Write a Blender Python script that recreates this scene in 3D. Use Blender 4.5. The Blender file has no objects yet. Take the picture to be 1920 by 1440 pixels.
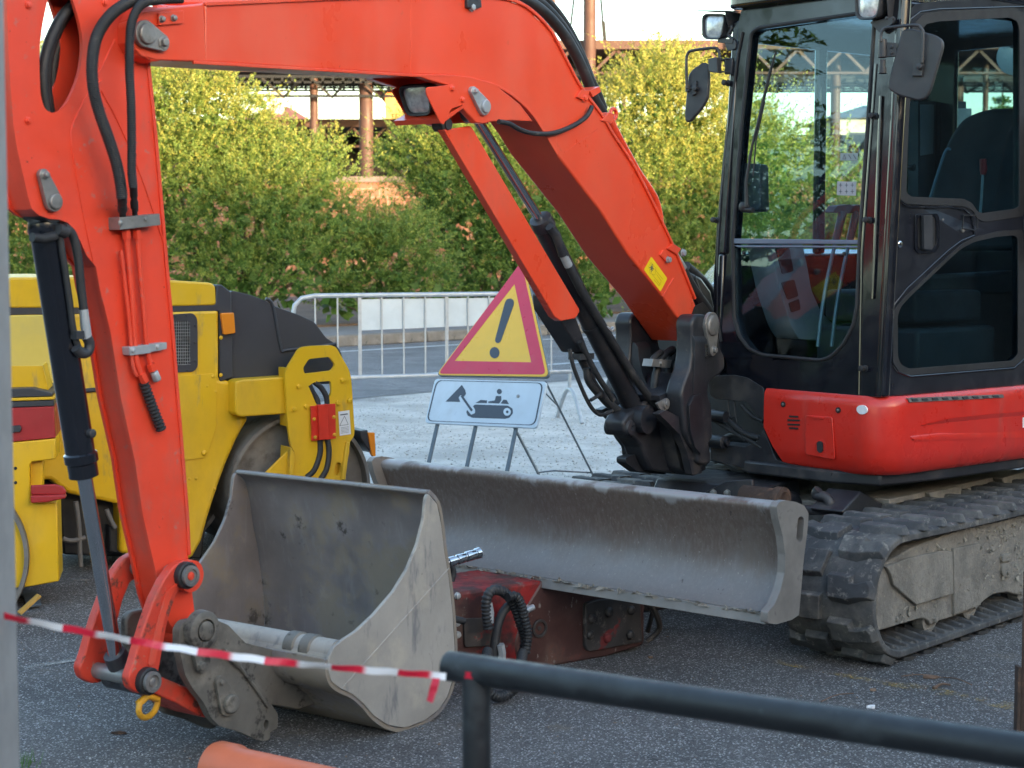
import bpy, bmesh, math, random
import numpy as np
from mathutils import Vector as V, Matrix
from mathutils.geometry import tessellate_polygon
R = math.radians
random.seed(7)
rng = np.random.default_rng(11)
SC = bpy.context.scene
COL = SC.collection
H = 1.63                       # eye height
FP = 3400.0                    # focal length in photo pixels (1920 wide)
PIT = math.atan(265 / FP)      # pitch down
CAM = V((0, 0, H))
_fw = V((0, math.cos(PIT), -math.sin(PIT))); _up = V((0, math.sin(PIT), math.cos(PIT)))

def ray(u, v):
    return V((1, 0, 0)) * ((u - 960) / FP) - _up * ((v - 720) / FP) + _fw
def hit(u, v, p, n):
    r = ray(u, v); return CAM + r * ((p - CAM).dot(n) / r.dot(n))
def at(u, v, d):               # point of the world seen at (u, v) at distance d along Y
    r = ray(u, v); return CAM + r * (d / r.y)
def gnd(u, v, z=0.0):
    return hit(u, v, V((0, 0, z)), V((0, 0, 1)))

class Fr:                      # a machine's frame: forward, left, up
    def __init__(s, x, y, deg):
        a = R(deg); s.o = V((x, y, 0)); s.F = V((-math.sin(a), -math.cos(a), 0)); s.L = V((math.cos(a), -math.sin(a), 0)); s.U = V((0, 0, 1))
    def p(s, f, l, z): return s.o + s.F * f + s.L * l + V((0, 0, z))
    def tl(s, l, pts): return [hit(u, v, s.o + s.L * l, s.L) for u, v in pts]      # measured in the plane left = l
    def tf(s, f, pts): return [hit(u, v, s.o + s.F * f, s.F) for u, v in pts]
    def tz(s, z, pts): return [gnd(u, v, z) for u, v in pts]

# ---------- mesh helpers
def catmull(pts, n=6, closed=False):
    P = [V(p) for p in pts]; out = []; m = len(P)
    rg = range(m if closed else m - 1)
    for i in rg:
        p0 = P[i - 1] if (i > 0 or closed) else P[0]; p1 = P[i]; p2 = P[(i + 1) % m]
        p3 = P[(i + 2) % m] if (closed or i + 2 < m) else P[-1]
        for k in range(n):
            t = k / n
            out.append(.5 * ((2 * p1) + (p2 - p0) * t + (2 * p0 - 5 * p1 + 4 * p2 - p3) * t * t + (3 * p1 - p0 - 3 * p2 + p3) * t ** 3))
    if not closed: out.append(P[-1])
    return out
def rnd(pts, r, n=5):          # round the corners of a closed polygon
    P = [V(p) for p in pts]; m = len(P); out = []
    for i in range(m):
        a, b, c = P[i - 1], P[i], P[(i + 1) % m]
        ri = r[i] if isinstance(r, (list, tuple)) else r
        if ri <= 0: out.append(b); continue
        da, dc = (a - b), (c - b)
        q = min(ri, da.length * .45, dc.length * .45)
        s, e = b + da.normalized() * q, b + dc.normalized() * q
        for k in range(n + 1):
            t = k / n; out.append(s * (1 - t) ** 2 + b * 2 * t * (1 - t) + e * t * t)
    return out
def circ(c, ax, r, n=20, ax2=None):
    ax = ax.normalized(); u = ax.orthogonal().normalized(); w = ax.cross(u)
    return [c + u * (r * math.cos(2 * math.pi * k / n)) + w * (r * math.sin(2 * math.pi * k / n)) for k in range(n)]

class MB:
    def __init__(s): s.v = []; s.f = []; s.m = []; s.k = 0
    def add(s, vs, fs, m=None):
        b = len(s.v); s.v += [V(x) for x in vs]
        for f in fs: s.f.append([i + b for i in f]); s.m.append(s.k if m is None else m)
        return s
    def prism(s, pts, vec, holes=(), m=None):
        loops = [list(pts)] + [list(h) for h in holes]; flat = [p for l in loops for p in l]; n = len(flat)
        if holes: caps = [list(t) for t in tessellate_polygon([[V(p) for p in l] for l in loops])]
        else: caps = [list(range(n))]
        vec = V(vec); vs = flat + [p + vec for p in flat]; fs = [c for c in caps] + [[i + n for i in reversed(c)] for c in caps]
        b = 0
        for l in loops:
            k = len(l)
            for i in range(k):
                j = (i + 1) % k; fs.append([b + j, b + i, b + i + n, b + j + n])
            b += k
        return s.add(vs, fs, m)
    def strip(s, pts, vec, th, m=None):     # an open profile swept along vec, with thickness th towards its own side
        P = [V(p) for p in pts]; vec = V(vec); up = vec.normalized(); q = []
        for i in range(len(P)):
            t = (P[min(i + 1, len(P) - 1)] - P[max(i - 1, 0)]).normalized(); q.append(P[i] + t.cross(up).normalized() * th)
        return s.prism(P + q[::-1], vec, m=m) if False else s._sweep(P, q, vec, m)
    def _sweep(s, P, q, vec, m):
        n = len(P); vs = P + q + [p + vec for p in P] + [p + vec for p in q]; fs = []
        for i in range(n - 1):
            fs += [[i, i + 1, 2 * n + i + 1, 2 * n + i], [n + i + 1, n + i, 3 * n + i, 3 * n + i + 1], [i, n + i, n + i + 1, i + 1], [2 * n + i, 2 * n + i + 1, 3 * n + i + 1, 3 * n + i]]
        fs += [[0, 2 * n, 3 * n, n], [n - 1, 2 * n - 1, 4 * n - 1, 3 * n - 1]]
        return s.add(vs, fs, m)
    def box(s, c, ax, h, m=None):           # centre, three axes, half sizes
        c = V(c); vs = [c + ax[0] * (i * h[0]) + ax[1] * (j * h[1]) + ax[2] * (k * h[2]) for i in (-1, 1) for j in (-1, 1) for k in (-1, 1)]
        return s.add(vs, [[0, 1, 3, 2], [4, 6, 7, 5], [0, 4, 5, 1], [2, 3, 7, 6], [0, 2, 6, 4], [1, 5, 7, 3]], m)
    def fbox(s, fr, f0, f1, l0, l1, z0, z1, m=None):
        return s.box(fr.p((f0 + f1) / 2, (l0 + l1) / 2, (z0 + z1) / 2), (fr.F, fr.L, fr.U), (abs(f1 - f0) / 2, abs(l1 - l0) / 2, abs(z1 - z0) / 2), m)
    def wbox(s, x0, x1, y0, y1, z0, z1, m=None):
        return s.box(((x0 + x1) / 2, (y0 + y1) / 2, (z0 + z1) / 2), (V((1, 0, 0)), V((0, 1, 0)), V((0, 0, 1))), (abs(x1 - x0) / 2, abs(y1 - y0) / 2, abs(z1 - z0) / 2), m)
    def bar(s, a, b, w, h, up=V((0, 0, 1)), m=None):   # square bar from a to b
        a, b = V(a), V(b); d = (b - a); x = d.normalized(); y = up.cross(x)
        if y.length < 1e-4: y = V((1, 0, 0)).cross(x)
        y.normalize(); z = x.cross(y)
        return s.box((a + b) / 2, (x, y, z), (d.length / 2, w / 2, h / 2), m)
    def tube(s, path, r, n=12, m=None, caps=True, closed=False):
        P = [V(p) for p in path]; k = len(P); rr = r if isinstance(r, (list, tuple)) else [r] * k
        t = []
        for i in range(k):
            a = P[i - 1] if (i > 0 or closed) else P[0]; b = P[(i + 1) % k] if (i + 1 < k or closed) else P[-1]
            t.append((b - a).normalized())
        u = t[0].orthogonal().normalized(); vs = []; fs = []
        for i in range(k):
            u = (u - t[i] * u.dot(t[i])).normalized(); w = t[i].cross(u)
            for j in range(n):
                a = 2 * math.pi * j / n; vs.append(P[i] + (u * math.cos(a) + w * math.sin(a)) * rr[i])
        for i in range(k if closed else k - 1):
            i2 = (i + 1) % k
            for j in range(n): fs.append([i * n + j, i * n + (j + 1) % n, i2 * n + (j + 1) % n, i2 * n + j])
        if caps and not closed: fs += [list(range(n))[::-1], [(k - 1) * n + j for j in range(n)]]
        return s.add(vs, fs, m)
    def corr(s, pts, r, pitch=.006, amp=.0012, n=14, m=None):   # corrugated hose
        P = catmull(pts, 14); L = [0]
        for i in range(1, len(P)): L.append(L[-1] + (P[i] - P[i - 1]).length)
        k = max(4, int(L[-1] / pitch * 4)); out = []; rr = []; j = 0
        for i in range(k + 1):
            t = L[-1] * i / k
            while j < len(L) - 2 and L[j + 1] < t: j += 1
            out.append(P[j].lerp(P[j + 1], (t - L[j]) / max(1e-9, L[j + 1] - L[j]))); rr.append(r + amp * (1 if i % 4 < 2 else -1))
        return s.tube(out, rr, n, m)
    def cyl(s, a, b, r, n=20, m=None): return s.tube([a, b], r, n, m)
    def lathe(s, p, ax, prof, n=24, m=None):       # prof: (distance along the axis, radius)
        ax = V(ax).normalized(); return s.tube2([V(p) + ax * t for t, _ in prof], ax, [q for _, q in prof], n, m)
    def tube2(s, P, ax, rr, n, m):
        u = ax.orthogonal().normalized(); w = ax.cross(u); vs = []; fs = []; k = len(P)
        for i in range(k):
            for j in range(n):
                a = 2 * math.pi * j / n; vs.append(P[i] + (u * math.cos(a) + w * math.sin(a)) * max(rr[i], 1e-4))
        for i in range(k - 1):
            for j in range(n): fs.append([i * n + j, i * n + (j + 1) % n, (i + 1) * n + (j + 1) % n, (i + 1) * n + j])
        fs += [list(range(n))[::-1], [(k - 1) * n + j for j in range(n)]]
        return s.add(vs, fs, m)
    def bolt(s, p, ax, r=.012, h=.008, n=6, m=None): return s.lathe(p, ax, [(0, r * 1.35), (.002, r * 1.35), (.0021, r), (h, r), (h + .001, r * .8)], n if n != 6 else 6, m)

ISL = {'hose', 'steel_pipe', 'bolt', 'rivet', 'weld_seam', 'bumper_stud', 'stud', 'cable', 'stay_rod', 'tie_bar', 'corrugated_hose'}
CLU = {'rib', 'fitting', 'eye', 'pipe_clamp', 'boss', 'hose_clamp', 'trim', 'bracket', 'pin', 'guard_plate', 'foot', 'lamp_bracket', 'travel_lever', 'hose_fitting', 'swage', 'gusset', 'vent_panel', 'blade_arm', 'mud_line', 'access_plate', 'cover_plate', 'door_catch'}
def pieces(mb, clus):
    """the separate pieces of a builder's mesh, those whose boxes meet taken together when clus"""
    n = len(mb.v); par = list(range(n))
    def find(i):
        while par[i] != i: par[i] = par[par[i]]; i = par[i]
        return i
    for f in mb.f:
        a = find(f[0])
        for j in f[1:]:
            b = find(j)
            if a != b: par[b] = a
    ids = {}
    for i in range(n): ids.setdefault(find(i), []).append(i)
    G = list(ids.values())
    if clus:
        e = .004; B = [[min(mb.v[i][k] for i in g) - e for k in range(3)] + [max(mb.v[i][k] for i in g) + e for k in range(3)] for g in G]; ch = True
        while ch:
            ch = False
            for i in range(len(G)):
                for j in range(i + 1, len(G)):
                    if G[i] and G[j] and all(B[i][k] <= B[j][k + 3] and B[j][k] <= B[i][k + 3] for k in range(3)):
                        G[i] = G[i] + G[j]; G[j] = []; B[i] = [min(B[i][k], B[j][k]) for k in range(3)] + [max(B[i][k + 3], B[j][k + 3]) for k in range(3)]; ch = True
        G = [g for g in G if g]
    out = []
    for g in G:
        g = sorted(g); mp = {v: k for k, v in enumerate(g)}; q = MB(); q.v = [mb.v[i] for i in g]
        for f, m in zip(mb.f, mb.m):
            if f[0] in mp: q.f.append([mp[i] for i in f]); q.m.append(m)
        out.append(q)
    return out
def obj(name, mb, mats, parent=None, bevel=0.0, ang=40, seg=2, label=None, flat=False, orig=None):
    if parent is not None and (name in ISL or name in CLU) and len(mb.v) < 60000:
        P = pieces(mb, name in CLU)
        if 1 < len(P) <= 60:
            return [obj1(name, q, mats, parent, bevel, ang, seg, label, flat, orig) for q in P][0]
    return obj1(name, mb, mats, parent, bevel, ang, seg, label, flat, orig)
def obj1(name, mb, mats, parent=None, bevel=0.0, ang=40, seg=2, label=None, flat=False, orig=None):
    me = bpy.data.meshes.new(name)
    o = bpy.data.objects.new(name, me); COL.objects.link(o)
    if parent is not None: off = root_loc(parent)
    elif orig is not None: off = V(orig)
    else:
        off = V((sum(v.x for v in mb.v) / len(mb.v), sum(v.y for v in mb.v) / len(mb.v), min(v.z for v in mb.v)))
    me.from_pydata([tuple(v - off) for v in mb.v], [], mb.f); me.update()
    for mt in (mats if isinstance(mats, (list, tuple)) else [mats]): me.materials.append(mt)
    me.polygons.foreach_set('material_index', [min(x, len(me.materials) - 1) for x in mb.m])
    bm = bmesh.new(); bm.from_mesh(me); bmesh.ops.recalc_face_normals(bm, faces=bm.faces); bm.to_mesh(me); bm.free()
    if not flat:
        me.polygons.foreach_set('use_smooth', [True] * len(me.polygons)); me.set_sharp_from_angle(angle=R(ang))
    if bevel > 0:
        b = o.modifiers.new('bevel', 'BEVEL'); b.width = bevel; b.segments = seg; b.limit_method = 'ANGLE'; b.angle_limit = R(40); b.harden_normals = False
    if parent is not None: o.parent = parent
    else: o.location = off
    if label: o['label'] = label
    return o
_rl = {}
def root_loc(o):
    while o.parent is not None: o = o.parent
    return o.location.copy()
def tag(o, label, cat, group=None):
    o['label'] = label; o['category'] = cat
    if group: o['group'] = group
    return o
def thing(name, loc, label, cat, group=None):
    o = bpy.data.objects.new(name, None); COL.objects.link(o); o.location = V(loc); o.empty_display_size = .2
    return tag(o, label, cat, group)
def struct(o): o['kind'] = 'structure'; return o

# ---------- materials
class NT:
    def __init__(s, name):
        s.mat = bpy.data.materials.new(name); s.mat.use_nodes = True; s.t = s.mat.node_tree; s.b = s.t.nodes['Principled BSDF']
        s.tc = s.t.nodes.new('ShaderNodeTexCoord')
    def n(s, typ, **k):
        x = s.t.nodes.new(typ)
        for a, v in k.items(): setattr(x, a, v)
        return x
    def l(s, a, b): s.t.links.new(a, b)
    def noise(s, scale, detail=4, rough=.6, stretch=None, coord='Object', dist=0):
        m = s.n('ShaderNodeMapping'); s.l(s.tc.outputs[coord], m.inputs[0])
        if stretch: m.inputs['Scale'].default_value = stretch
        x = s.n('ShaderNodeTexNoise'); x.inputs['Scale'].default_value = scale; x.inputs['Detail'].default_value = detail; x.inputs['Roughness'].default_value = rough
        x.inputs['Distortion'].default_value = dist
        s.l(m.outputs[0], x.inputs['Vector']); return x.outputs['Fac']
    def ramp(s, src, a, b, lo=0., hi=1.):
        x = s.n('ShaderNodeMapRange'); x.interpolation_type = 'SMOOTHSTEP'
        for i, v in ((1, a), (2, b), (3, lo), (4, hi)): x.inputs[i].default_value = v
        s.l(src, x.inputs[0]); return x.outputs[0]
    def mix(s, fac, a, b, mode='MIX'):
        x = s.n('ShaderNodeMix'); x.data_type = 'RGBA'; x.blend_type = mode
        for i, v in ((0, fac), (6, a), (7, b)):
            if isinstance(v, (int, float)): x.inputs[i].default_value = v
            elif isinstance(v, (tuple, list)): x.inputs[i].default_value = (*v[:3], 1)
            else: s.l(v, x.inputs[i])
        return x.outputs[2]
    def bump(s, src, strength, dist=.01):
        x = s.n('ShaderNodeBump'); x.inputs['Strength'].default_value = strength; x.inputs['Distance'].default_value = dist
        s.l(src, x.inputs['Height'])
        if s.b.inputs['Normal'].is_linked: s.l(s.b.inputs['Normal'].links[0].from_socket, x.inputs['Normal'])
        s.l(x.outputs[0], s.b.inputs['Normal'])
    def math(s, op, a, b=0.):
        x = s.n('ShaderNodeMath', operation=op)
        for i, v in ((0, a), (1, b)):
            if isinstance(v, (int, float)): x.inputs[i].default_value = v
            else: s.l(v, x.inputs[i])
        return x.outputs[0]

def M(name, col, rough=.5, metal=0., var=.12, vs=6., dirts=(), bump=0., bs=60., bd=.002, coat=0., spec=.5, rv=.1):
    """Painted or bare surface. dirts: (colour, noise scale, threshold, softness, strength[, stretch])"""
    t = NT(name); c = t.mix(t.ramp(t.noise(vs, 5), .3, .7), tuple(x * (1 - var) for x in col), tuple(min(1, x * (1 + var)) for x in col))
    rsrc = t.ramp(t.noise(vs * 2.3, 4), .25, .75, max(.02, rough - rv), min(1, rough + rv))
    for d in dirts:
        dc, sc, th, so, stg = d[:5]; st = d[5] if len(d) > 5 else None
        k = t.ramp(t.noise(sc, 8, .68, st), th, th + so, 0, stg); c = t.mix(k, c, dc)
        rsrc = t.math('ADD', rsrc, t.math('MULTIPLY', k, .85 - rough if rough < .8 else 0.))
    t.l(c, t.b.inputs['Base Color']); t.l(rsrc, t.b.inputs['Roughness'])
    t.b.inputs['Metallic'].default_value = metal; t.b.inputs['Specular IOR Level'].default_value = spec
    t.b.inputs['Coat Weight'].default_value = coat; t.b.inputs['Coat Roughness'].default_value = .12
    if bump: t.bump(t.noise(bs, 5, .65), bump, bd)
    return t.mat
def glassm(name, tint, base=.05, gloss=(1, 1, 1), rough=.0):
    m = bpy.data.materials.new(name); m.use_nodes = True; t = m.node_tree; t.nodes.clear()
    o = t.nodes.new('ShaderNodeOutputMaterial'); mx = t.nodes.new('ShaderNodeMixShader'); tr = t.nodes.new('ShaderNodeBsdfTransparent'); gl = t.nodes.new('ShaderNodeBsdfGlossy')
    tr.inputs[0].default_value = (*tint, 1); gl.inputs[0].default_value = (*gloss, 1); gl.inputs['Roughness'].default_value = rough
    lw = t.nodes.new('ShaderNodeLayerWeight'); lw.inputs[0].default_value = .5
    pw = t.nodes.new('ShaderNodeMath'); pw.operation = 'POWER'; pw.inputs[1].default_value = 3; t.links.new(lw.outputs['Facing'], pw.inputs[0])
    ma = t.nodes.new('ShaderNodeMath'); ma.operation = 'MULTIPLY_ADD'; ma.inputs[1].default_value = .55; ma.inputs[2].default_value = base; t.links.new(pw.outputs[0], ma.inputs[0])
    t.links.new(ma.outputs[0], mx.inputs[0]); t.links.new(tr.outputs[0], mx.inputs[1]); t.links.new(gl.outputs[0], mx.inputs[2]); t.links.new(mx.outputs[0], o.inputs[0])
    return m

DUST = (.24, .22, .19)
orange = M('orange_red_paint', (.78, .066, .023), .30, var=.06, vs=1.5, dirts=[((.92, .36, .26), 70, .70, .03, .45, (1, 1, .06)), ((.40, .07, .045), 2.6, .56, .2, .35, (1, 1, .5)), ((.72, .17, .09), 1.3, .45, .3, .35, (1, 1, .5)), ((.55, .11, .06), 18, .64, .05, .35), (DUST, 3.2, .60, .25, .22, (1, 1, .4)), ((.06, .03, .025), 30, .70, .04, .6)], coat=.35)
armred = M('arm_red_paint', (.74, .060, .026), .42, var=.07, vs=4, dirts=[((.42, .12, .085), 5, .50, .25, .6, (1, 1, .5)), ((.85, .35, .27), 80, .70, .03, .5, (1, 1, .07)), (DUST, 22, .60, .1, .4), ((.05, .03, .025), 34, .66, .04, .8)], coat=.1)
bodyred = M('body_red_paint', (.60, .024, .014), .33, var=.06, vs=4, dirts=[((.34, .07, .055), 7, .5, .3, .55, (1, 1, .2)), (DUST, 70, .67, .05, .7), ((.42, .16, .13), 24, .62, .1, .4, (1, 1, .15))], coat=.3)
castblk = M('cast_black', (.022, .023, .029), .42, var=.3, vs=5, dirts=[((.085, .07, .06), 5, .50, .2, .6), ((.16, .13, .105), 22, .62, .1, .45), ((.2, .19, .18), 70, .70, .04, .5)], bump=.25, bs=90)
cabblk = M('cab_black_paint', (.007, .008, .013), .17, var=.15, dirts=[((.09, .085, .08), 50, .70, .05, .5), ((.05, .05, .055), 4, .52, .3, .25)], coat=.5)
doorblk = M('door_black', (.011, .012, .018), .36, var=.2, dirts=[((.10, .1, .1), 60, .71, .05, .4), ((.06, .06, .065), 3, .5, .3, .35)])
matblk = M('matt_black', (.016, .016, .018), .6, var=.25)
plastic = M('black_plastic', (.03, .031, .036), .5, var=.2, dirts=[((.12, .12, .125), 30, .63, .08, .3)])
rubber = M('hose_rubber', (.022, .023, .026), .6, var=.3, dirts=[((.13, .12, .11), 12, .58, .15, .5)])
track_rub = M('track_rubber', (.052, .053, .057), .85, var=.2, dirts=[((.21, .195, .175), 4, .40, .3, .6), ((.30, .275, .24), 26, .54, .15, .6)], bump=.5, bs=45, bd=.004)
mudfr = M('muddy_frame', (.20, .18, .155), .9, var=.2, dirts=[((.26, .235, .20), 7, .44, .2, .9), ((.09, .09, .09), 9, .6, .14, .6, (1, 1, .35)), ((.36, .31, .25), 45, .58, .1, .5)], bump=.9, bs=34, bd=.012)
zinc = M('pin_steel', (.27, .26, .25), .45, .6, var=.2, dirts=[((.14, .12, .1), 16, .5, .2, .5)])
galv = M('galvanised', (.40, .425, .45), .42, .4, var=.1, vs=20, dirts=[((.36, .36, .36), 10, .55, .2, .5)])
chrome = M('chrome', (.55, .55, .57), .09, 1, var=.05)
def _blade(t):
    sp = t.n('ShaderNodeSeparateXYZ'); t.l(t.tc.outputs['Object'], sp.inputs[0])
    zz = t.math('ADD', sp.outputs[2], t.math('MULTIPLY', t.math('SUBTRACT', t.noise(5, 5, .6, (1, 1, .6)), .5), .28)); k = t.ramp(zz, .40, .60)
    c = t.mix(k, (.185, .172, .17), (.135, .10, .085)); c = t.mix(t.ramp(t.noise(75, 5, .7, (1, 1, .3)), .42, .66, 0, .3), c, (.25, .23, .22))
    c = t.mix(t.ramp(t.noise(120, 4, .7, (1, 1, .4)), .62, .70, 0, .7), c, (.36, .33, .30)); c = t.mix(t.ramp(t.noise(28, 5, .7, (1, 1, .25)), .66, .70, 0, .8), c, (.045, .035, .03))
    c = t.mix(t.ramp(t.noise(3.2, 6, .7), .56, .66, 0, .5), c, (.16, .13, .11)); c = t.mix(t.ramp(zz, .70, .73), c, (.30, .285, .285)); t.l(c, t.b.inputs['Base Color']); t.b.inputs['Metallic'].default_value = .2  # pale top rim: worn edge, also painted lighter where it faces up
    t.l(t.ramp(t.noise(9, 5), .3, .7, .42, .62), t.b.inputs['Roughness']); t.bump(t.noise(90, 5, .7), .3, .002)
bladest = NT('blade_steel'); _blade(bladest); bladest = bladest.mat
bladeedge = M('blade_rim_steel', (.225, .208, .195), .5, .35, var=.15, dirts=[((.1, .09, .085), 12, .56, .15, .7), ((.36, .31, .25), 6, .6, .1, .5)], bump=.3, bs=60)
bucketin = M('bucket_inner_steel', (.205, .185, .185), .48, .2, var=.2, vs=2.5, dirts=[((.25, .21, .165), 2.6, .47, .10, .9), ((.11, .095, .08), 6, .64, .05, .8), ((.30, .265, .225), 9, .60, .08, .6), ((.27, .26, .26), 34, .54, .1, .4, (1, 1, .1)), ((.30, .30, .31), 30, .60, .1, .4, (1, 1, .08)), ((.05, .045, .042), 6, .6, .08, .7), ((.24, .24, .24), 50, .6, .1, .3, (1, 1, .1))], bump=.3, bs=60)
bucketout = M('bucket_outer_steel', (.33, .305, .275), .68, .1, var=.14, vs=3, dirts=[((.17, .168, .175), 10, .52, .12, .85, (1, 1, .25)), ((.46, .41, .34), 5, .5, .2, .7), ((.24, .23, .225), 40, .6, .05, .5, (1, 1, .15)), ((.09, .085, .08), 26, .66, .05, .6)], bump=.35, bs=80)
linkred = M('grimy_link_red', (.60, .050, .026), .5, var=.12, dirts=[((.30, .09, .06), 7, .48, .2, .7), ((.07, .045, .035), 16, .56, .08, .85), ((.34, .25, .19), 40, .62, .06, .6)], bump=.15, bs=60)
earst = M('ear_steel', (.14, .128, .112), .6, .3, var=.2, dirts=[((.03, .027, .025), 7, .55, .08, .8), ((.27, .24, .2), 8, .5, .2, .7), ((.04, .038, .036), 14, .58, .1, .8)], bump=.5, bs=60)
yellow = M('yellow_paint', (.74, .43, .010), .4, var=.06, vs=2, dirts=[((.46, .27, .03), 3, .46, .3, .6, (1, 1, .4)), ((.30, .21, .08), 9, .57, .12, .6, (1, 1, .25)), ((.85, .68, .3), 80, .70, .03, .5, (1, 1, .08)), ((.2, .13, .04), 40, .70, .04, .8), ((.62, .45, .12), 2, .5, .3, .4)], coat=.1)
yellow2 = M('pale_yellow_paint', (.66, .5, .10), .45, var=.05, vs=2, dirts=[((.5, .4, .14), 3, .5, .3, .6)])
hoodgrey = M('hood_grey_plastic', (.035, .037, .045), .5, var=.12, vs=2, dirts=[((.10, .095, .09), 4, .55, .25, .5)])
drumst = M('drum_steel', (.2, .19, .18), .55, .5, var=.2, dirts=[((.1, .08, .06), 7, .5, .2, .6), ((.3, .28, .25), 40, .6, .1, .4, (1, 1, .1))], bump=.2, bs=80)
drumrust = M('drum_side_brown', (.21, .125, .075), .75, .1, var=.25, dirts=[((.2, .15, .11), 6, .5, .2, .6)])
redstripe = M('dark_red_paint', (.36, .02, .022), .45, var=.1, dirts=[((.3, .1, .08), 20, .62, .1, .4)])
hammerred = M('worn_red_paint', (.24, .012, .012), .5, var=.2, dirts=[((.035, .022, .02), 5, .44, .16, .9), ((.2, .17, .15), 22, .6, .08, .8), ((.12, .09, .075), 4, .5, .2, .6)], bump=.3, bs=60)
hammerst = M('worn_dark_steel', (.06, .052, .05), .55, .3, var=.3, dirts=[((.2, .17, .15), 18, .56, .1, .8), ((.3, .03, .03), 7, .58, .06, .7)], bump=.4, bs=50)
signred = M('sign_red', (.58, .03, .075), .35, var=.04, dirts=[((.08, .05, .05), 25, .71, .02, .8), ((.5, .14, .16), 4, .5, .3, .4)])
signyel = M('sign_yellow', (.80, .45, .045), .35, var=.03, dirts=[((.12, .08, .04), 26, .72, .02, .9), ((.6, .4, .1), 4, .5, .3, .4)])
signwht = M('sign_white', (.55, .61, .67), .35, var=.04, dirts=[((.16, .17, .18), 24, .69, .03, .8), ((.42, .45, .47), 5, .5, .3, .6)])
signblk = M('sign_black', (.045, .055, .075), .4, var=.1, dirts=[((.25, .27, .3), 30, .71, .03, .6)])
legst = M('grey_leg_steel', (.11, .13, .15), .5, .3, var=.15)
white = M('white_decal', (.75, .76, .78), .5, var=.04)
amber = M('amber_lens', (.8, .25, .02), .2, var=.03, coat=.5)
lens = M('lamp_lens', (.55, .57, .6), .15, .3, var=.25, vs=40, bump=.5, bs=120, coat=.6)
seatm = M('seat_fabric', (.022, .024, .03), .8, var=.2)
interior = M('cab_trim_grey', (.16, .18, .2), .6, var=.1)
intdark = M('cab_trim_dark', (.035, .04, .048), .6, var=.15)
knobred = M('red_knob', (.32, .02, .025), .4)
gold = M('yellow_hook_paint', (.65, .32, .02), .5, var=.2, dirts=[((.05, .045, .04), 14, .55, .1, .8)])
glass = glassm('cab_glass', (.82, .92, .95), .03, (.8, .93, 1))
glass2 = glassm('tinted_glass', (.55, .68, .72), .022, (.8, .93, 1))
railp = M('rail_paint', (.011, .012, .015), .48, var=.15, dirts=[((.045, .05, .055), 6, .52, .15, .6), ((.1, .11, .12), 20, .62, .08, .3)])
postp = M('concrete_grey_post', (.27, .265, .265), .7, var=.1, vs=12, bump=.15, bs=120)
orpvc = M('orange_pvc', (.62, .15, .065), .45, var=.06, dirts=[((.45, .2, .14), 5, .55, .2, .4)])
rustm = M('rusty_iron', (.07, .045, .035), .85, .2, var=.35, dirts=[((.2, .11, .07), 14, .52, .15, .7), ((.16, .16, .17), 7, .58, .1, .6)], bump=.6, bs=60)
tapem = NT('red_white_tape')
def _tape(t):
    uv = t.n('ShaderNodeAttribute', attribute_name='run'); fr = t.math('FRACT', t.math('MULTIPLY', uv.outputs['Fac'], 1 / .115))
    k = t.ramp(fr, .44, .56); c = t.mix(k, (.62, .015, .045), (.72, .72, .76)); t.l(c, t.b.inputs['Base Color']); t.b.inputs['Roughness'].default_value = .35
_tape(tapem); tapem = tapem.mat
# ---------- setting
RD = V((.676, .737, 0)); RN = V((-.737, .676, 0))     # road direction, and the way across it, away from the camera
def rp(s, t, z=0.): return RD * s + RN * t + V((0, 0, z))
def sheet(name, s0, s1, t0, t1, z, mat, n=1):
    mb = MB(); mb.add([rp(s0, t0, z), rp(s1, t0, z), rp(s1, t1, z), rp(s0, t1, z)], [[0, 1, 2, 3]]); return struct(obj(name, mb, mat, flat=True))

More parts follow.
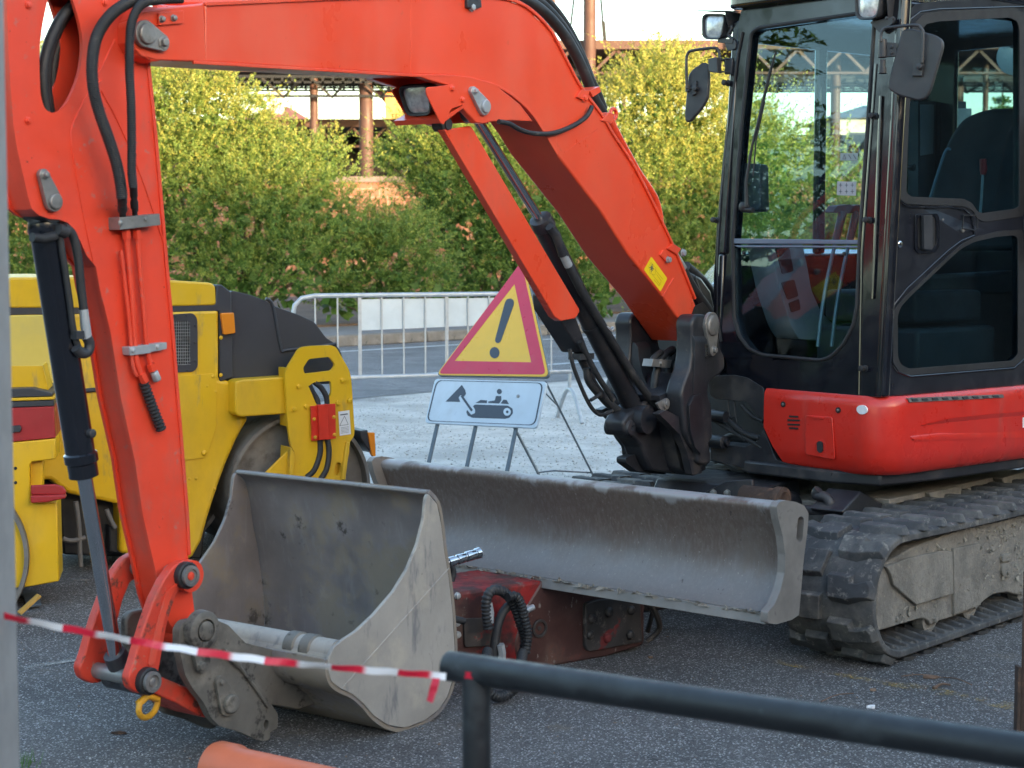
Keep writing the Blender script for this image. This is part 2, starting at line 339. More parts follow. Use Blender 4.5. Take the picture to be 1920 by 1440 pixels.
def asphalt_mat(name, base, lot=False, gravel=None):
    t = NT(name); tc = 'Object'
    big = t.noise(1.1, 8, .72); fine = t.noise(160, 3, .7)
    c = t.mix(t.ramp(big, .3, .7), tuple(x * .66 for x in base), tuple(x * 1.3 for x in base))
    c = t.mix(t.ramp(t.noise(.7, 3, .5, (1, 1, 1), 'Object', 2.5), .60, .66, 0, .45), c, tuple(x * .45 for x in base)); cr = t.math('ABSOLUTE', t.math('SUBTRACT', t.noise(.55, 7, .62, (1, 1, 1), 'Object', 1.2), .5)); c = t.mix(t.ramp(cr, .0, .0022, .75, 0), c, (.02, .019, .018))
    vo = t.n('ShaderNodeTexVoronoi'); vo.inputs['Scale'].default_value = 120; t.l(t.tc.outputs[tc], vo.inputs['Vector'])
    dot = t.math('LESS_THAN', vo.outputs['Distance'], .42)
    c = t.mix(t.ramp(fine, .36, .66), t.mix(.62, c, (.012, .013, .016)), c)
    st = t.math('MULTIPLY', dot, t.ramp(vo.outputs['Color'], .35, 1.)); c = t.mix(t.math('MULTIPLY', st, .95), c, (.50, .485, .48))
    st2 = t.math('MULTIPLY', dot, t.math('LESS_THAN', vo.outputs['Color'], .36)); c = t.mix(t.math('MULTIPLY', st2, .7), c, (.018, .019, .022))
    tan = t.ramp(t.noise(2.6, 8, .75), .57, .70, 0, .55); c = t.mix(tan, c, (.16, .12, .085))
    h = t.math('ADD', vo.outputs['Distance'], t.math('MULTIPLY', fine, .6))
    if lot:
        sp = t.n('ShaderNodeSeparateXYZ'); t.l(t.tc.outputs[tc], sp.inputs[0])
        across = t.math('ADD', t.math('MULTIPLY', sp.outputs[0], -.737), t.math('MULTIPLY', sp.outputs[1], .676))
        w = t.math('ADD', across, t.math('MULTIPLY', t.math('SUBTRACT', t.noise(.5, 5, .65), .5), 2.6))
        k = t.ramp(w, 6.4, 7.3); k = t.math('MULTIPLY', k, t.ramp(t.math('ADD', sp.outputs[1], t.math('MULTIPLY', t.noise(.6, 5, .65), 1.5)), 10.6, 11.2))
        k2 = t.ramp(t.math('SUBTRACT', 14.6, w), 0., 1.1); k = t.math('MULTIPLY', k, k2)
        pg = t.mix(t.ramp(t.noise(1.4, 6, .7, (1, 1, 1)), .35, .65), (.37, .35, .325), (.56, .53, .495))
        v2 = t.n('ShaderNodeTexVoronoi'); v2.inputs['Scale'].default_value = 62; t.l(t.tc.outputs[tc], v2.inputs['Vector'])
        gm = t.ramp(t.noise(.85, 6, .7, (1, 1, 1)), .47, .60)
        peb = t.mix(v2.outputs['Color'], (.17, .16, .15), (.70, .67, .63)); pg = t.mix(t.math('MULTIPLY', gm, .8), pg, peb)
        pg = t.mix(t.ramp(t.noise(120, 3, .7), .55, .7, 0, .5), pg, (.14, .14, .135))
        c = t.mix(k, c, pg)
    t.l(c, t.b.inputs['Base Color']); t.b.inputs['Roughness'].default_value = .85
    t.bump(h, .55, .006)
    return t.mat
gmat = asphalt_mat('yard_asphalt', (.130, .120, .116), True)
gm = MB(); gm.add([V((-400, -400, 0)), V((400, -400, 0)), V((400, 400, 0)), V((-400, 400, 0))], [[0, 1, 2, 3]])
ground = struct(obj('ground', gm, gmat, flat=True, orig=(0, 0, 0)))
roadm = asphalt_mat('road_asphalt', (.20, .20, .21))
T0, T1 = 14.0, 21.15
sheet('road', -200, 200, T0, T1, .004, roadm)
lnm = M('faded_white_line', (.5, .52, .54), .7, var=.1, dirts=[((.16, .17, .18), 5, .56, .1, .8), ((.2, .2, .2), 40, .58, .1, .6)])
ylm = NT('worn_yellow_line'); ylm.b.inputs['Base Color'].default_value = (.42, .27, .06, 1); ylm.b.inputs['Roughness'].default_value = .85
_a = ylm.math('MULTIPLY', ylm.ramp(ylm.noise(7, 5, .7), .47, .66, 0, .6), ylm.ramp(ylm.noise(70, 3, .7), .42, .55)); ylm.l(_a, ylm.b.inputs['Alpha']); ylm = ylm.mat
wlm = NT('pale_ground_scrape'); wlm.b.inputs['Base Color'].default_value = (.36, .34, .31, 1); wlm.b.inputs['Roughness'].default_value = .9
_a = wlm.math('MULTIPLY', wlm.ramp(wlm.noise(5, 6, .75), .44, .60), wlm.ramp(wlm.noise(90, 3, .7), .35, .5)); wlm.l(_a, wlm.b.inputs['Alpha']); wlm = wlm.mat
sheet('road_line', -200, 200, T1 - 1.05, T1 - .9, .008, lnm)
sheet('road_line', -200, 200, T0 + 1.9, T0 + 2.02, .008, lnm)
def patch(name, a, b, w, mat, z=.004):
    a, b = V(a), V(b); a.z = b.z = z; d = (b - a).normalized(); n = V((-d.y, d.x, 0)) * w / 2
    mb = MB(); mb.add([a - n, b - n, b + n, a + n], [[0, 1, 2, 3]]); return struct(obj(name, mb, mat, flat=True))
patch('yellow_line', gnd(1440, 1236), gnd(1915, 1330), .10, ylm)
patch('ground_scrape', gnd(20, 1256), gnd(250, 1222), .06, wlm)
patch('ground_scrape', gnd(120, 1090), gnd(200, 1086), .05, wlm)
kerbm = M('kerb_concrete', (.19, .17, .15), .9, var=.2, vs=4, dirts=[((.34, .32, .29), 3, .5, .2, .6), ((.07, .065, .06), 10, .56, .12, .8)], bump=.8, bs=20, bd=.02)
pavem = M('pavement_asphalt', (.17, .17, .18), .9, var=.12, vs=3, dirts=[((.26, .25, .24), 2, .5, .2, .5)], bump=.4, bs=120)
s = -60
while s < 90:
    mb = MB(); L_ = 1.0
    mb.box(rp(s + L_ / 2, T1 + .1, .09), (RD, RN, V((0, 0, 1))), (L_ / 2 - .008, .1, .09 + random.uniform(-.006, .006)))
    struct(obj('kerb', mb, kerbm, bevel=.02)); s += L_
    if s > 40: break
sheet('pavement', -60, 60, T1 + .2, T1 + 2.6, .165, pavem)
mb = MB(); mb.box(rp(0, T1 + 1.4, .08), (RD, RN, V((0, 0, 1))), (60, 1.2, .08)); struct(obj('pavement_bed', mb, pavem))
soil = M('verge_soil', (.11, .07, .045), .95, var=.3, vs=2, bump=.8, bs=14, bd=.03)
mb = MB(); mb.box(rp(0, T1 + 7.6, .1), (RD, RN, V((0, 0, 1))), (70, 5, .1)); struct(obj('verge', mb, soil))

# loose stones: gravel on the lot and grit on the yard
def scatter(name, n, pos, smin, smax, mats, seed):
    r = np.random.default_rng(seed); mb = MB(); base = [V(x) for x in ((1, 0, 0), (-1, 0, 0), (0, 1, 0), (0, -1, 0), (0, 0, 1), (0, 0, -1))]
    fs = [[0, 2, 4], [2, 1, 4], [1, 3, 4], [3, 0, 4], [2, 0, 5], [1, 2, 5], [3, 1, 5], [0, 3, 5]]; vs = []; ff = []; mm = []
    for i in range(n):
        p = pos(r); q = r.uniform(smin, smax); a = r.uniform(0, 6.28); sx, sy, sz = r.uniform(.6, 1.2) * q, r.uniform(.5, 1) * q, r.uniform(.3, .7) * q; b = len(vs)
        for w in base:
            x, y = w.x * sx, w.y * sy; vs.append(V((p.x + x * math.cos(a) - y * math.sin(a), p.y + x * math.sin(a) + y * math.cos(a), p.z + sz * .5 + w.z * sz)))
        k = int(r.integers(0, len(mats)))
        for f in fs: ff.append([j + b for j in f]); mm.append(k)
    mb.v = vs; mb.f = ff; mb.m = mm
    o = obj(name, mb, mats, flat=True, orig=(0, 0, 0)); o['kind'] = 'stuff'; return o
stA = M('pale_stone', (.5, .49, .46), .9); stB = M('grey_stone', (.33, .325, .31), .9); stC = M('brown_stone', (.2, .13, .09), .9)
def _lot(r):
    while True:
        u = r.uniform(560, 1340); v = 742 + 180 * r.random() ** 1.2; p = gnd(u, v)
        t = p.dot(RN)
        if 6.9 < t < 13.9: return p
scatter('gravel', 5200, _lot, .004, .013, [stA, stA, stB], 3)
def _yard(r): return gnd(r.uniform(-40, 1960), r.uniform(1040, 1460))
scatter('grit', 900, _yard, .002, .006, [stB, stA, stC], 4)

# ---------- foliage
leafm = NT('leaves')
def _leaf(t):
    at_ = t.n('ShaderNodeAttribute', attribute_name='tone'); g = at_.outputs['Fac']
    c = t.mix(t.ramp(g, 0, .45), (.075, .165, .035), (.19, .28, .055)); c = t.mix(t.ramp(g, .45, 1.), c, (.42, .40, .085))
    t.l(c, t.b.inputs['Base Color']); t.b.inputs['Roughness'].default_value = .5; t.b.inputs['Specular IOR Level'].default_value = .35
    tl = t.n('ShaderNodeBsdfTranslucent'); t.l(c, tl.inputs[0]); mx = t.n('ShaderNodeMixShader'); mx.inputs[0].default_value = .3
    o = t.t.nodes['Material Output']; t.l(t.b.outputs[0], mx.inputs[1]); t.l(tl.outputs[0], mx.inputs[2]); t.l(mx.outputs[0], o.inputs[0])
_leaf(leafm); leafm = leafm.mat
barkm = M('bark', (.09, .065, .045), .9, var=.3, vs=20, bump=.6, bs=50)
def leaf_mesh(name, C_, D_, U_, ln, wd, tone, parent):
    """numpy leaves: centre, direction, side vectors, length and width"""
    n = len(C_); off = np.array(root_loc(parent)); s = np.cross(D_, U_); s /= np.linalg.norm(s, axis=1)[:, None] + 1e-9
    nn = np.cross(s, D_)
    a = C_ - D_ * ln[:, None] * .5; b = C_ + s * wd[:, None] * .5 + nn * (wd * .12)[:, None]; c = C_ + D_ * ln[:, None] * .5; d = C_ - s * wd[:, None] * .5 + nn * (wd * .12)[:, None]
    vs = np.stack([a, b, c, d], 1).reshape(-1, 3) - off
    me = bpy.data.meshes.new(name); me.vertices.add(4 * n); me.vertices.foreach_set('co', vs.astype(np.float32).ravel())
    me.loops.add(4 * n); me.loops.foreach_set('vertex_index', np.arange(4 * n, dtype=np.int32)); me.polygons.add(n)
    me.polygons.foreach_set('loop_start', np.arange(0, 4 * n, 4, dtype=np.int32)); me.update(calc_edges=True)
    at_ = me.attributes.new('tone', 'FLOAT', 'FACE'); at_.data.foreach_set('value', tone.astype(np.float32))
    me.materials.append(leafm); o = bpy.data.objects.new(name, me); COL.objects.link(o); o.parent = parent; return o
def unit(a): return a / (np.linalg.norm(a, axis=1)[:, None] + 1e-9)
def shrub(lobes, label, seed, dens=46, per=40, lsize=.05, yel=.0, spray=.55, name='shrub', group='tall leafy shrubs behind the pavement', tonez=(2.2, 4.6)):
    """lobes: (pixel x, pixel y, distance, radius in metres, flat) - each lobe is a mound of sprays"""
    r = np.random.default_rng(seed); cs = [(at(u, v, d), rad) for u, v, d, rad in lobes]
    base = sum((c for c, _ in cs), V((0, 0, 0))) / len(cs); base.z = .2
    root = thing(name, base, label, 'shrub', group)
    Cs, Ds, Us, Ls, Ws, Ts = [], [], [], [], [], []
    for c, rad in cs:
        k = int(dens * 4 * rad * rad * 1.6); q = unit(r.normal(size=(k, 3))); q[:, 2] = np.where(q[:, 2] < -.35, -q[:, 2], q[:, 2]); q[:, 1] = np.where((q[:, 1] > .25) & (r.random(k) < .6), -q[:, 1], q[:, 1])
        rr = rad * (r.uniform(.60, .98, k)); cc = np.array(c)
        p0 = cc + q * rr[:, None] * np.array([1, .9, 1])
        d = unit(q * .8 + np.array([0, -.1, .65]) + r.normal(size=(k, 3)) * .33); ln = np.where(r.random(k) < .16, 2.3, 1.05) * r.uniform(.45, 1.45, k) * spray * min(1, rad)
        tb = r.random(k)
        t = r.random((k, per)) ** .8
        side = unit(np.cross(d, r.normal(size=(k, 3))))
        P = p0[:, None, :] + d[:, None, :] * (t * ln[:, None])[:, :, None] + np.array([0, 0, -.22]) * ((t ** 2) * ln[:, None])[:, :, None]
        P = P + r.normal(size=P.shape) * (.045 * (1.15 - t))[:, :, None]
        dd = unit((d[:, None, :] * .8 + r.normal(size=P.shape) * .75).reshape(-1, 3)); uu = unit(r.normal(size=dd.shape) * .8 + np.array([0, -.4, 1]))
        P = P.reshape(-1, 3); m = len(P)
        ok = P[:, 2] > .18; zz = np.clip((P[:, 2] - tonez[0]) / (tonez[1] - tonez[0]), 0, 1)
        tone = np.clip(.16 + .34 * zz + yel + .26 * t.ravel() + .5 * (np.repeat(tb, per) - .5) + r.normal(size=m) * .12, 0, 1)  # yellower with height: new growth, plus sunlit tops put into the tone
        Cs.append(P[ok]); Ds.append(dd[ok]); Us.append(uu[ok]); sz = r.uniform(.6, 1.25, m)[ok] * lsize; Ls.append(sz); Ws.append(sz * .42); Ts.append(tone[ok])
        # denser inner leaves
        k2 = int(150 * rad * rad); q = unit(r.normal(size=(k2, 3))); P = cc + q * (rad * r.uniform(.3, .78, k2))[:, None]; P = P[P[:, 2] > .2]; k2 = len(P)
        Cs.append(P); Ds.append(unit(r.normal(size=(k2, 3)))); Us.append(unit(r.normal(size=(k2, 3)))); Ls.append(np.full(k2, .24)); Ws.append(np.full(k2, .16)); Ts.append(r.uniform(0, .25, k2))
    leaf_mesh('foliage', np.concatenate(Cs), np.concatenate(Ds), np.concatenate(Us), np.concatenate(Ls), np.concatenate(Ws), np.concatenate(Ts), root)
    mb = MB()
    for c, rad in cs:
        b = V((base.x + random.uniform(-.3, .3), base.y + random.uniform(-.3, .3), .15)); m_ = b.lerp(c, .5) + V((random.uniform(-.3, .3), random.uniform(-.2, .2), 0))
        mb.tube(catmull([b, m_, c], 5), [.06 - .045 * i / 10 for i in range(11)], 6)
    obj('stem', mb, barkm, root)
    return root
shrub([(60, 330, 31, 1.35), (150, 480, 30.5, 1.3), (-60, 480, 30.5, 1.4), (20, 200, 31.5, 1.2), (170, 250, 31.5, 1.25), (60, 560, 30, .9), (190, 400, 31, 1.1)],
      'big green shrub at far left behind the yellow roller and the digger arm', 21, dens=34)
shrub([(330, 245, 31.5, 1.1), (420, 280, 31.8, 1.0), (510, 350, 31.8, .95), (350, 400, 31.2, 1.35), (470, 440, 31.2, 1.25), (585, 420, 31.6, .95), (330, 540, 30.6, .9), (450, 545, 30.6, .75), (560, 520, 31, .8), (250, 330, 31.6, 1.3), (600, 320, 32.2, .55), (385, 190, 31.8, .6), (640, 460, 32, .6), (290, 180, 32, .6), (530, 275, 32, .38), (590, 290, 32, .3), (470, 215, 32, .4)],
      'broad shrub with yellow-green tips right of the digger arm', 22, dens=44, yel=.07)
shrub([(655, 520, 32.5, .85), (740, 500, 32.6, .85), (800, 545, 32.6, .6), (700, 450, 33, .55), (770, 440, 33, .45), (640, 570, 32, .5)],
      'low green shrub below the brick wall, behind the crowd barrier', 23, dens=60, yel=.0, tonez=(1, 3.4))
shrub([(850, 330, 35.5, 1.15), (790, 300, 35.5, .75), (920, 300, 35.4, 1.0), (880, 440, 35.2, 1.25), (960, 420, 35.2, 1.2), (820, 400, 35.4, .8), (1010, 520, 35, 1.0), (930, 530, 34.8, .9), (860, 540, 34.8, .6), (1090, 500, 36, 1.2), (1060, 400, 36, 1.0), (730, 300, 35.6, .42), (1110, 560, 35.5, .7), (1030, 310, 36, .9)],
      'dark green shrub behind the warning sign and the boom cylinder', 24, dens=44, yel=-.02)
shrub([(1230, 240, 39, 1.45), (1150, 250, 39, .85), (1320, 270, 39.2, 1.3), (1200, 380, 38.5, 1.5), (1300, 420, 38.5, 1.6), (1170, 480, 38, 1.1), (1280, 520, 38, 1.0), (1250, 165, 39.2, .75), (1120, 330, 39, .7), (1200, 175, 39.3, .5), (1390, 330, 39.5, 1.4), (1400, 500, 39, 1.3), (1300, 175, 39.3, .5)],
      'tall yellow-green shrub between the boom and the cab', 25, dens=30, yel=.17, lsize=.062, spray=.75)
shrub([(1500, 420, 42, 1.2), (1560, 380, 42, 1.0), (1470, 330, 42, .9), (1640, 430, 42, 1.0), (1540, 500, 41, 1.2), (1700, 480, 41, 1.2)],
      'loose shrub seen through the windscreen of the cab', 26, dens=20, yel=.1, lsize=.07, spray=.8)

def spruce(u, v, d, h, label, seed, xy=None):
    r = np.random.default_rng(seed); p = at(u, v, d) if xy is None else V((xy[0], xy[1], 0)); p.z = .0; root = thing('spruce_tree', p, label, 'tree', 'spruce trees behind the digger')
    mb = MB(); mb.tube([p, p + V((0, 0, h))], [.13, .02], 8); obj('trunk', mb, barkm, root)
    Cs, Ds, Us, Ls = [], [], [], []; z = h * .15
    while z < h * .99:
        L_ = (h - z) * .34 + .12
        for k in range(7):
            a = r.uniform(0, 6.28); d0 = np.array([math.cos(a), math.sin(a), -.12]); n = int(60 * L_ + 12); t = r.random(n); q = np.array([p.x, p.y, z]) + d0 * (t * L_)[:, None] + np.array([0, 0, .12]) * ((t * L_) ** 2)[:, None] + r.normal(size=(n, 3)) * .04
            Cs.append(q); Ds.append(unit(d0 * .8 + r.normal(size=(n, 3)) * .6)); Us.append(unit(r.normal(size=(n, 3)) + [0, 0, 1])); Ls.append(r.uniform(.1, .2, n))
        z += .22
    C_, D_, U_, L2 = map(np.concatenate, (Cs, Ds, Us, Ls)); leaf_mesh('crown', C_, D_, U_, L2, L2 * .3, np.clip(r.normal(.12, .08, len(C_)), 0, .4), root)
SPR = []
spruce(1875, 400, 46, 5.4, 'small dark spruce tree seen through the side window of the cab', 31)
spruce(1425, 400, 44, 5.1, 'green spruce tree added beyond the windscreen in place of a reflected tree', 32)  # added to stand in for a tree reflected in the windscreen

# ---------- brick wall, steel hall and houses beyond
bt = NT('salmon_block_wall')
def _br(t):
    m = t.n('ShaderNodeMapping'); m.inputs['Rotation'].default_value = (math.pi / 2, 0, 0); t.l(t.tc.outputs['Object'], m.inputs[0])
    b = t.n('ShaderNodeTexBrick'); t.l(m.outputs[0], b.inputs['Vector']); b.inputs['Scale'].default_value = 1.0
    b.inputs['Brick Width'].default_value = .5; b.inputs['Row Height'].default_value = .25; b.inputs['Mortar Size'].default_value = .014; b.inputs['Mortar Smooth'].default_value = .3
    b.inputs['Color1'].default_value = (.24, .095, .055, 1); b.inputs['Color2'].default_value = (.30, .13, .078, 1); b.inputs['Mortar'].default_value = (.40, .27, .20, 1)
    c = t.mix(t.ramp(t.noise(1.2, 5), .35, .7, 0, .3), b.outputs['Color'], (.4, .24, .18)); t.l(c, t.b.inputs['Base Color']); t.b.inputs['Roughness'].default_value = .9
_br(bt); bt = bt.mat
copingm = M('wall_coping', (.2, .15, .13), .8, var=.15)
w = thing('block_wall', (0, 55, 0), 'long salmon coloured block wall with a dark coping behind the shrubs', 'wall')
mb = MB(); mb.wbox(-32, 36, 55, 55.3, 0, 3.45); obj('wall', mb, bt, w)
mb = MB(); mb.wbox(-32, 36, 54.93, 55.37, 3.45, 3.62); obj('coping', mb, copingm, w)
rs = M('brown_painted_steel', (.085, .042, .03), .6, var=.15, vs=1, dirts=[((.12, .06, .045), 1.5, .5, .2, .5)])
dks = M('dark_green_steel', (.003, .0045, .0045), .6, var=.15)
rfm = M('dark_roof_sheet', (.03, .028, .028), .85, var=.2)
hall = thing('steel_hall', (0, 62, 0), 'open brown steel hall with lattice girders behind the block wall', 'hall')
def zt(v, d): return at(960, v, d).z
YH = 60.
# lower gallery: beam, lattice, dark deck
def lattice(x0, x1, y, z0, z1, step, w_):
    mb = MB(); x = x0; up = True
    while x < x1:
        a, b = (z0, z1) if up else (z1, z0); mb.bar((x, y, a), (x + step, y, b), w_, w_, V((0, 1, 0))); x += step; up = not up
    return mb
zb = zt(238, YH); mb = MB(); mb.wbox(-30, 3.2, YH, YH + .4, zb, zb + .26); obj('girder', mb, rs, hall)
mb = lattice(-30, 3.2, YH + .15, zt(272, YH), zb, .55, .07); mb.wbox(-30, 3.2, YH + .08, YH + .24, zt(276, YH), zt(272, YH)); obj('lattice', mb, rs, hall)
mb = MB(); mb.wbox(-30, 34, YH + 6, YH + 6.3, zt(335, YH + 6), zb + .1); mb.wbox(-30, 3.2, YH + .5, YH + 6, zb + .1, zb + .2); obj('deck', mb, rfm, hall)
# upper roof edge, right of the boom
zu = zt(92, 50.); mb = MB(); mb.wbox(1.0, 30, 50, 50.35, zu, zu + .24); obj('girder', mb, rs, hall)
mb = lattice(1.0, 30, 50.2, zt(134, 50), zu, .62, .08); mb.wbox(1., 30, 50.1, 50.28, zt(138, 50), zt(134, 50)); obj('lattice', mb, rs, hall)
mb = MB(); mb.wbox(1.0, 30, 50.6, 54, zu + .02, zu + .16); mb.wbox(1.0, 30, 52.5, 52.6, zt(142, 52.5), zu); obj('roof', mb, rfm, hall)
# space frame strips in dark green
def spaceframe(x0, x1, y0, z0, z1, nm='space_frame', q=.62):
    mb = MB()
    for j in range(4):
        y = y0 + j * 1.2; zz = z1 + j * .015; mb.wbox(x0, x1, y, y + .08, zz, zz + .09); mb.wbox(x0, x1, y, y + .06, zz - .16, zz - .10)
        x = x0 + (j % 2) * q / 2
        while x < x1: mb.wbox(x, x + .07, y, y + .04, zz - .16, zz); x += q / 2
    mb.wbox(x0, x1, y0 + .3, y0 + .36, z0, z0 + .08)
    x = x0
    while x < x1:
        mb.bar((x, y0, z1), (x + q, y0 + .33, z0), .075, .07, V((0, 1, 0))); mb.bar((x + q, y0 + .33, z0), (x + 2 * q, y0, z1), .075, .07, V((0, 1, 0))); x += 2 * q + .25
    return obj(nm, mb, dks, hall)
spaceframe(-30, 3.4, 56, zt(181, 56), zt(146, 56))
mb = MB(); mb.wbox(-30, 3.4, 56, 60, zt(134, 56), zt(126, 56)); obj('roof', mb, rs, hall)
spaceframe(3.2, 32, 57, zt(172, 57), zt(148, 57))
def column(u, v0, v1, d, w_, m=rs):
    p = at(u, v0, d); q = at(u, v1, d); mb = MB(); mb.cyl((p.x, d, max(0, q.z)), (p.x, d, p.z), w_ / 2, 14); obj('column', mb, m, hall)
column(588, 135, 560, 57, .27); column(686, 135, 560, 56.6, .44); column(1106, -120, 200, 49.7, .34); column(1035, -120, 200, 51.5, .2); column(1386, -120, 200, 49.7, .26)
column(300, 135, 560, 57, .3); column(1170, 92, 560, 50.5, .12); column(1570, -60, 560, 52, .28); column(1850, 80, 560, 52, .16); column(1800, -60, 560, 54, .36); column(-60, -60, 560, 57, .3)
mb = MB()
for u0, v0, u1, v1 in ((1077, -10, 1067, 75), (1126, -10, 1133, 75)): mb.tube([at(u0, v0, 50), at(u1, v1, 50)], .03, 6)
mb.bar(at(1131, 40, 50), at(1134, 75, 50), .1, .1); obj('stay_rod', mb, dks, hall)
# white lit band and vehicles strip seen low between shrubs: a pale van body behind the wall is hidden; houses
def house(u0, u1, vt, vr, d, wallc, roofc, label, nm='house'):
    x0, x1 = at(u0, vt, d).x, at(u1, vt, d).x; zt_ = zt(vt, d); zr = zt(vr, d); root = thing(nm, ((x0 + x1) / 2, d + 3, 0), label, 'house', None)
    mb = MB(); mb.wbox(x0, x1, d, d + 7, 0, zt_); obj('wall', mb, wallc, root)
    mb = MB(); o_ = .5; xm = (x0 + x1) / 2; e = .42 * (x1 - x0)
    a = [V((x0 - o_, d - o_, zt_)), V((x1 + o_, d - o_, zt_)), V((x1 + o_, d + 7 + o_, zt_)), V((x0 - o_, d + 7 + o_, zt_)), V((x0 + e, d + 3.5, zr)), V((x1 - e, d + 3.5, zr))]
    mb.add(a, [[0, 1, 5, 4], [1, 2, 5], [2, 3, 4, 5], [3, 0, 4], [3, 2, 1, 0]]); rf = obj('roof', mb, roofc, root)
    for k in range(1, 4):
        x = x0 + (x1 - x0) * k / 4; mb = MB(); mb.wbox(x - .45, x + .45, d - .04, d + .05, zt_ - 2.0, zt_ - .7); obj('window', mb, matblk, root)
    mb = MB(); mb.wbox(xm - .3, xm + .3, d + 2.2, d + 2.8, zt_, zr + .7); obj('chimney', mb, wallc, root)
rt = M('red_roof_tiles', (.30, .105, .07), .8, var=.2, vs=3, dirts=[((.2, .09, .07), 6, .5, .15, .6)]); gr = M('grey_roof_tiles', (.12, .125, .14), .8, var=.2, vs=3)
ow = M('orange_render', (.58, .27, .10), .85, var=.06); cw = M('cream_render', (.55, .5, .42), .85, var=.06)
house(420, 600, 246, 190, 95, cw, rt, 'house with a red tiled hipped roof beyond the steel hall')
house(722, 930, 172, 150, 88, ow, rt, 'orange rendered house behind the steel hall near the boom lamp')
house(1560, 1760, 222, 188, 92, cw, gr, 'cream house with a grey roof seen through the windscreen')
sidew = thing('added_side_building', (17, 3, 0), 'low dark brick block added out of view to darken the door glass reflections', 'building')  # added out of view so the door glass reflects something dark
mb = MB(); mb.wbox(14, 20, -9, 13, 0, 5.6); obj('wall', mb, M('dark_brick', (.07, .055, .05), .9, var=.3, vs=2), sidew)
mb = MB(); mb.wbox(13.8, 20.2, -9.2, 13.2, 5.6, 5.8); obj('roof', mb, copingm, sidew)
for k in range(5):
    mb = MB(); mb.wbox(13.96, 14.05, -7 + k * 4, -5.4 + k * 4, 1.1, 2.6); obj('window', mb, matblk, sidew)
for i, (x, y, h) in enumerate(((-11, 8.6, 7.), (-13.5, 4.4, 8.5))):
    SPR.append((x, y, h))
sw_ = thing('added_site_wall', (-16, 6, 0), 'dark grey wall added out of view to keep bright ground out of the glass', 'wall'); mb = MB(); mb.wbox(-16.2, -16, -12, 26, 0, 2.9); obj('wall', mb, M('dark_concrete', (.07, .07, .075), .9, var=.25, vs=1), sw_)  # added unseen, blocks sunlit ground from reflecting in the lower windscreen
for i, (x, y, h) in enumerate(SPR): spruce(0, 0, 0, h, ['tall spruce tree standing left of the yard', 'second spruce tree left of the yard, nearer the office'][i], 41 + i, (x, y))
# office building behind the photographer: its shade lies over the yard
bd = thing('office_building', (27, -28, 0), 'plain grey office building behind the viewpoint casting the yard in shade', 'building')
SUN_AZ = V((.60, -.80, 0)); SIDE = V((.80, .60, 0)); c0 = SUN_AZ * 34 + V((0, 6, 0))
mb = MB(); HB = 8.1; mb.box(c0 + V((0, 0, HB / 2)), (SIDE, SUN_AZ, V((0, 0, 1))), (46, 5, HB / 2)); [mb.box(c0 + SIDE * x_ + V((0, 0, HB + h_ / 2 + .25)), (SIDE, SUN_AZ, V((0, 0, 1))), (w_, 2.5, h_ / 2)) for x_, w_, h_ in ((-21, 2.2, .8), (-13, 1.0, 1.1), (-7, 3.0, .45), (3, 1.5, .9), (9, 2.4, .5), (16, 1.2, 1.2), (24, 3, .7))]; obj('wall', mb, M('office_grey_render', (.13, .14, .17), .85), bd)  # roof blocks added to make the shadow line on the shrubs uneven
mb = MB(); mb.box(c0 + V((0, 0, HB + .12)), (SIDE, SUN_AZ, V((0, 0, 1))), (46.4, 5.4, .12)); obj('roof', mb, copingm, bd)
winm = M('office_window_glass', (.03, .04, .05), .08)
for j in range(3):
    for i in range(-10, 11):
        mb = MB(); mb.box(c0 + SIDE * (i * 4.2) - SUN_AZ * 5.0 + V((0, 0, 1.7 + j * 2.7)), (SIDE, SUN_AZ, V((0, 0, 1))), (.9, .03, .75)); obj('window', mb, winm, bd)
# ---------- the mini excavator
C0 = (1.54, 8.47)
HF = Fr(*C0, 49.4); TF = Fr(*C0, 41.0); BF = Fr(.694, 7.96, 37.0)
ex = thing('mini_excavator', (C0[0], C0[1], 0), 'red mini excavator with a black glazed cab, grey blade and bucket resting on the asphalt', 'excavator')

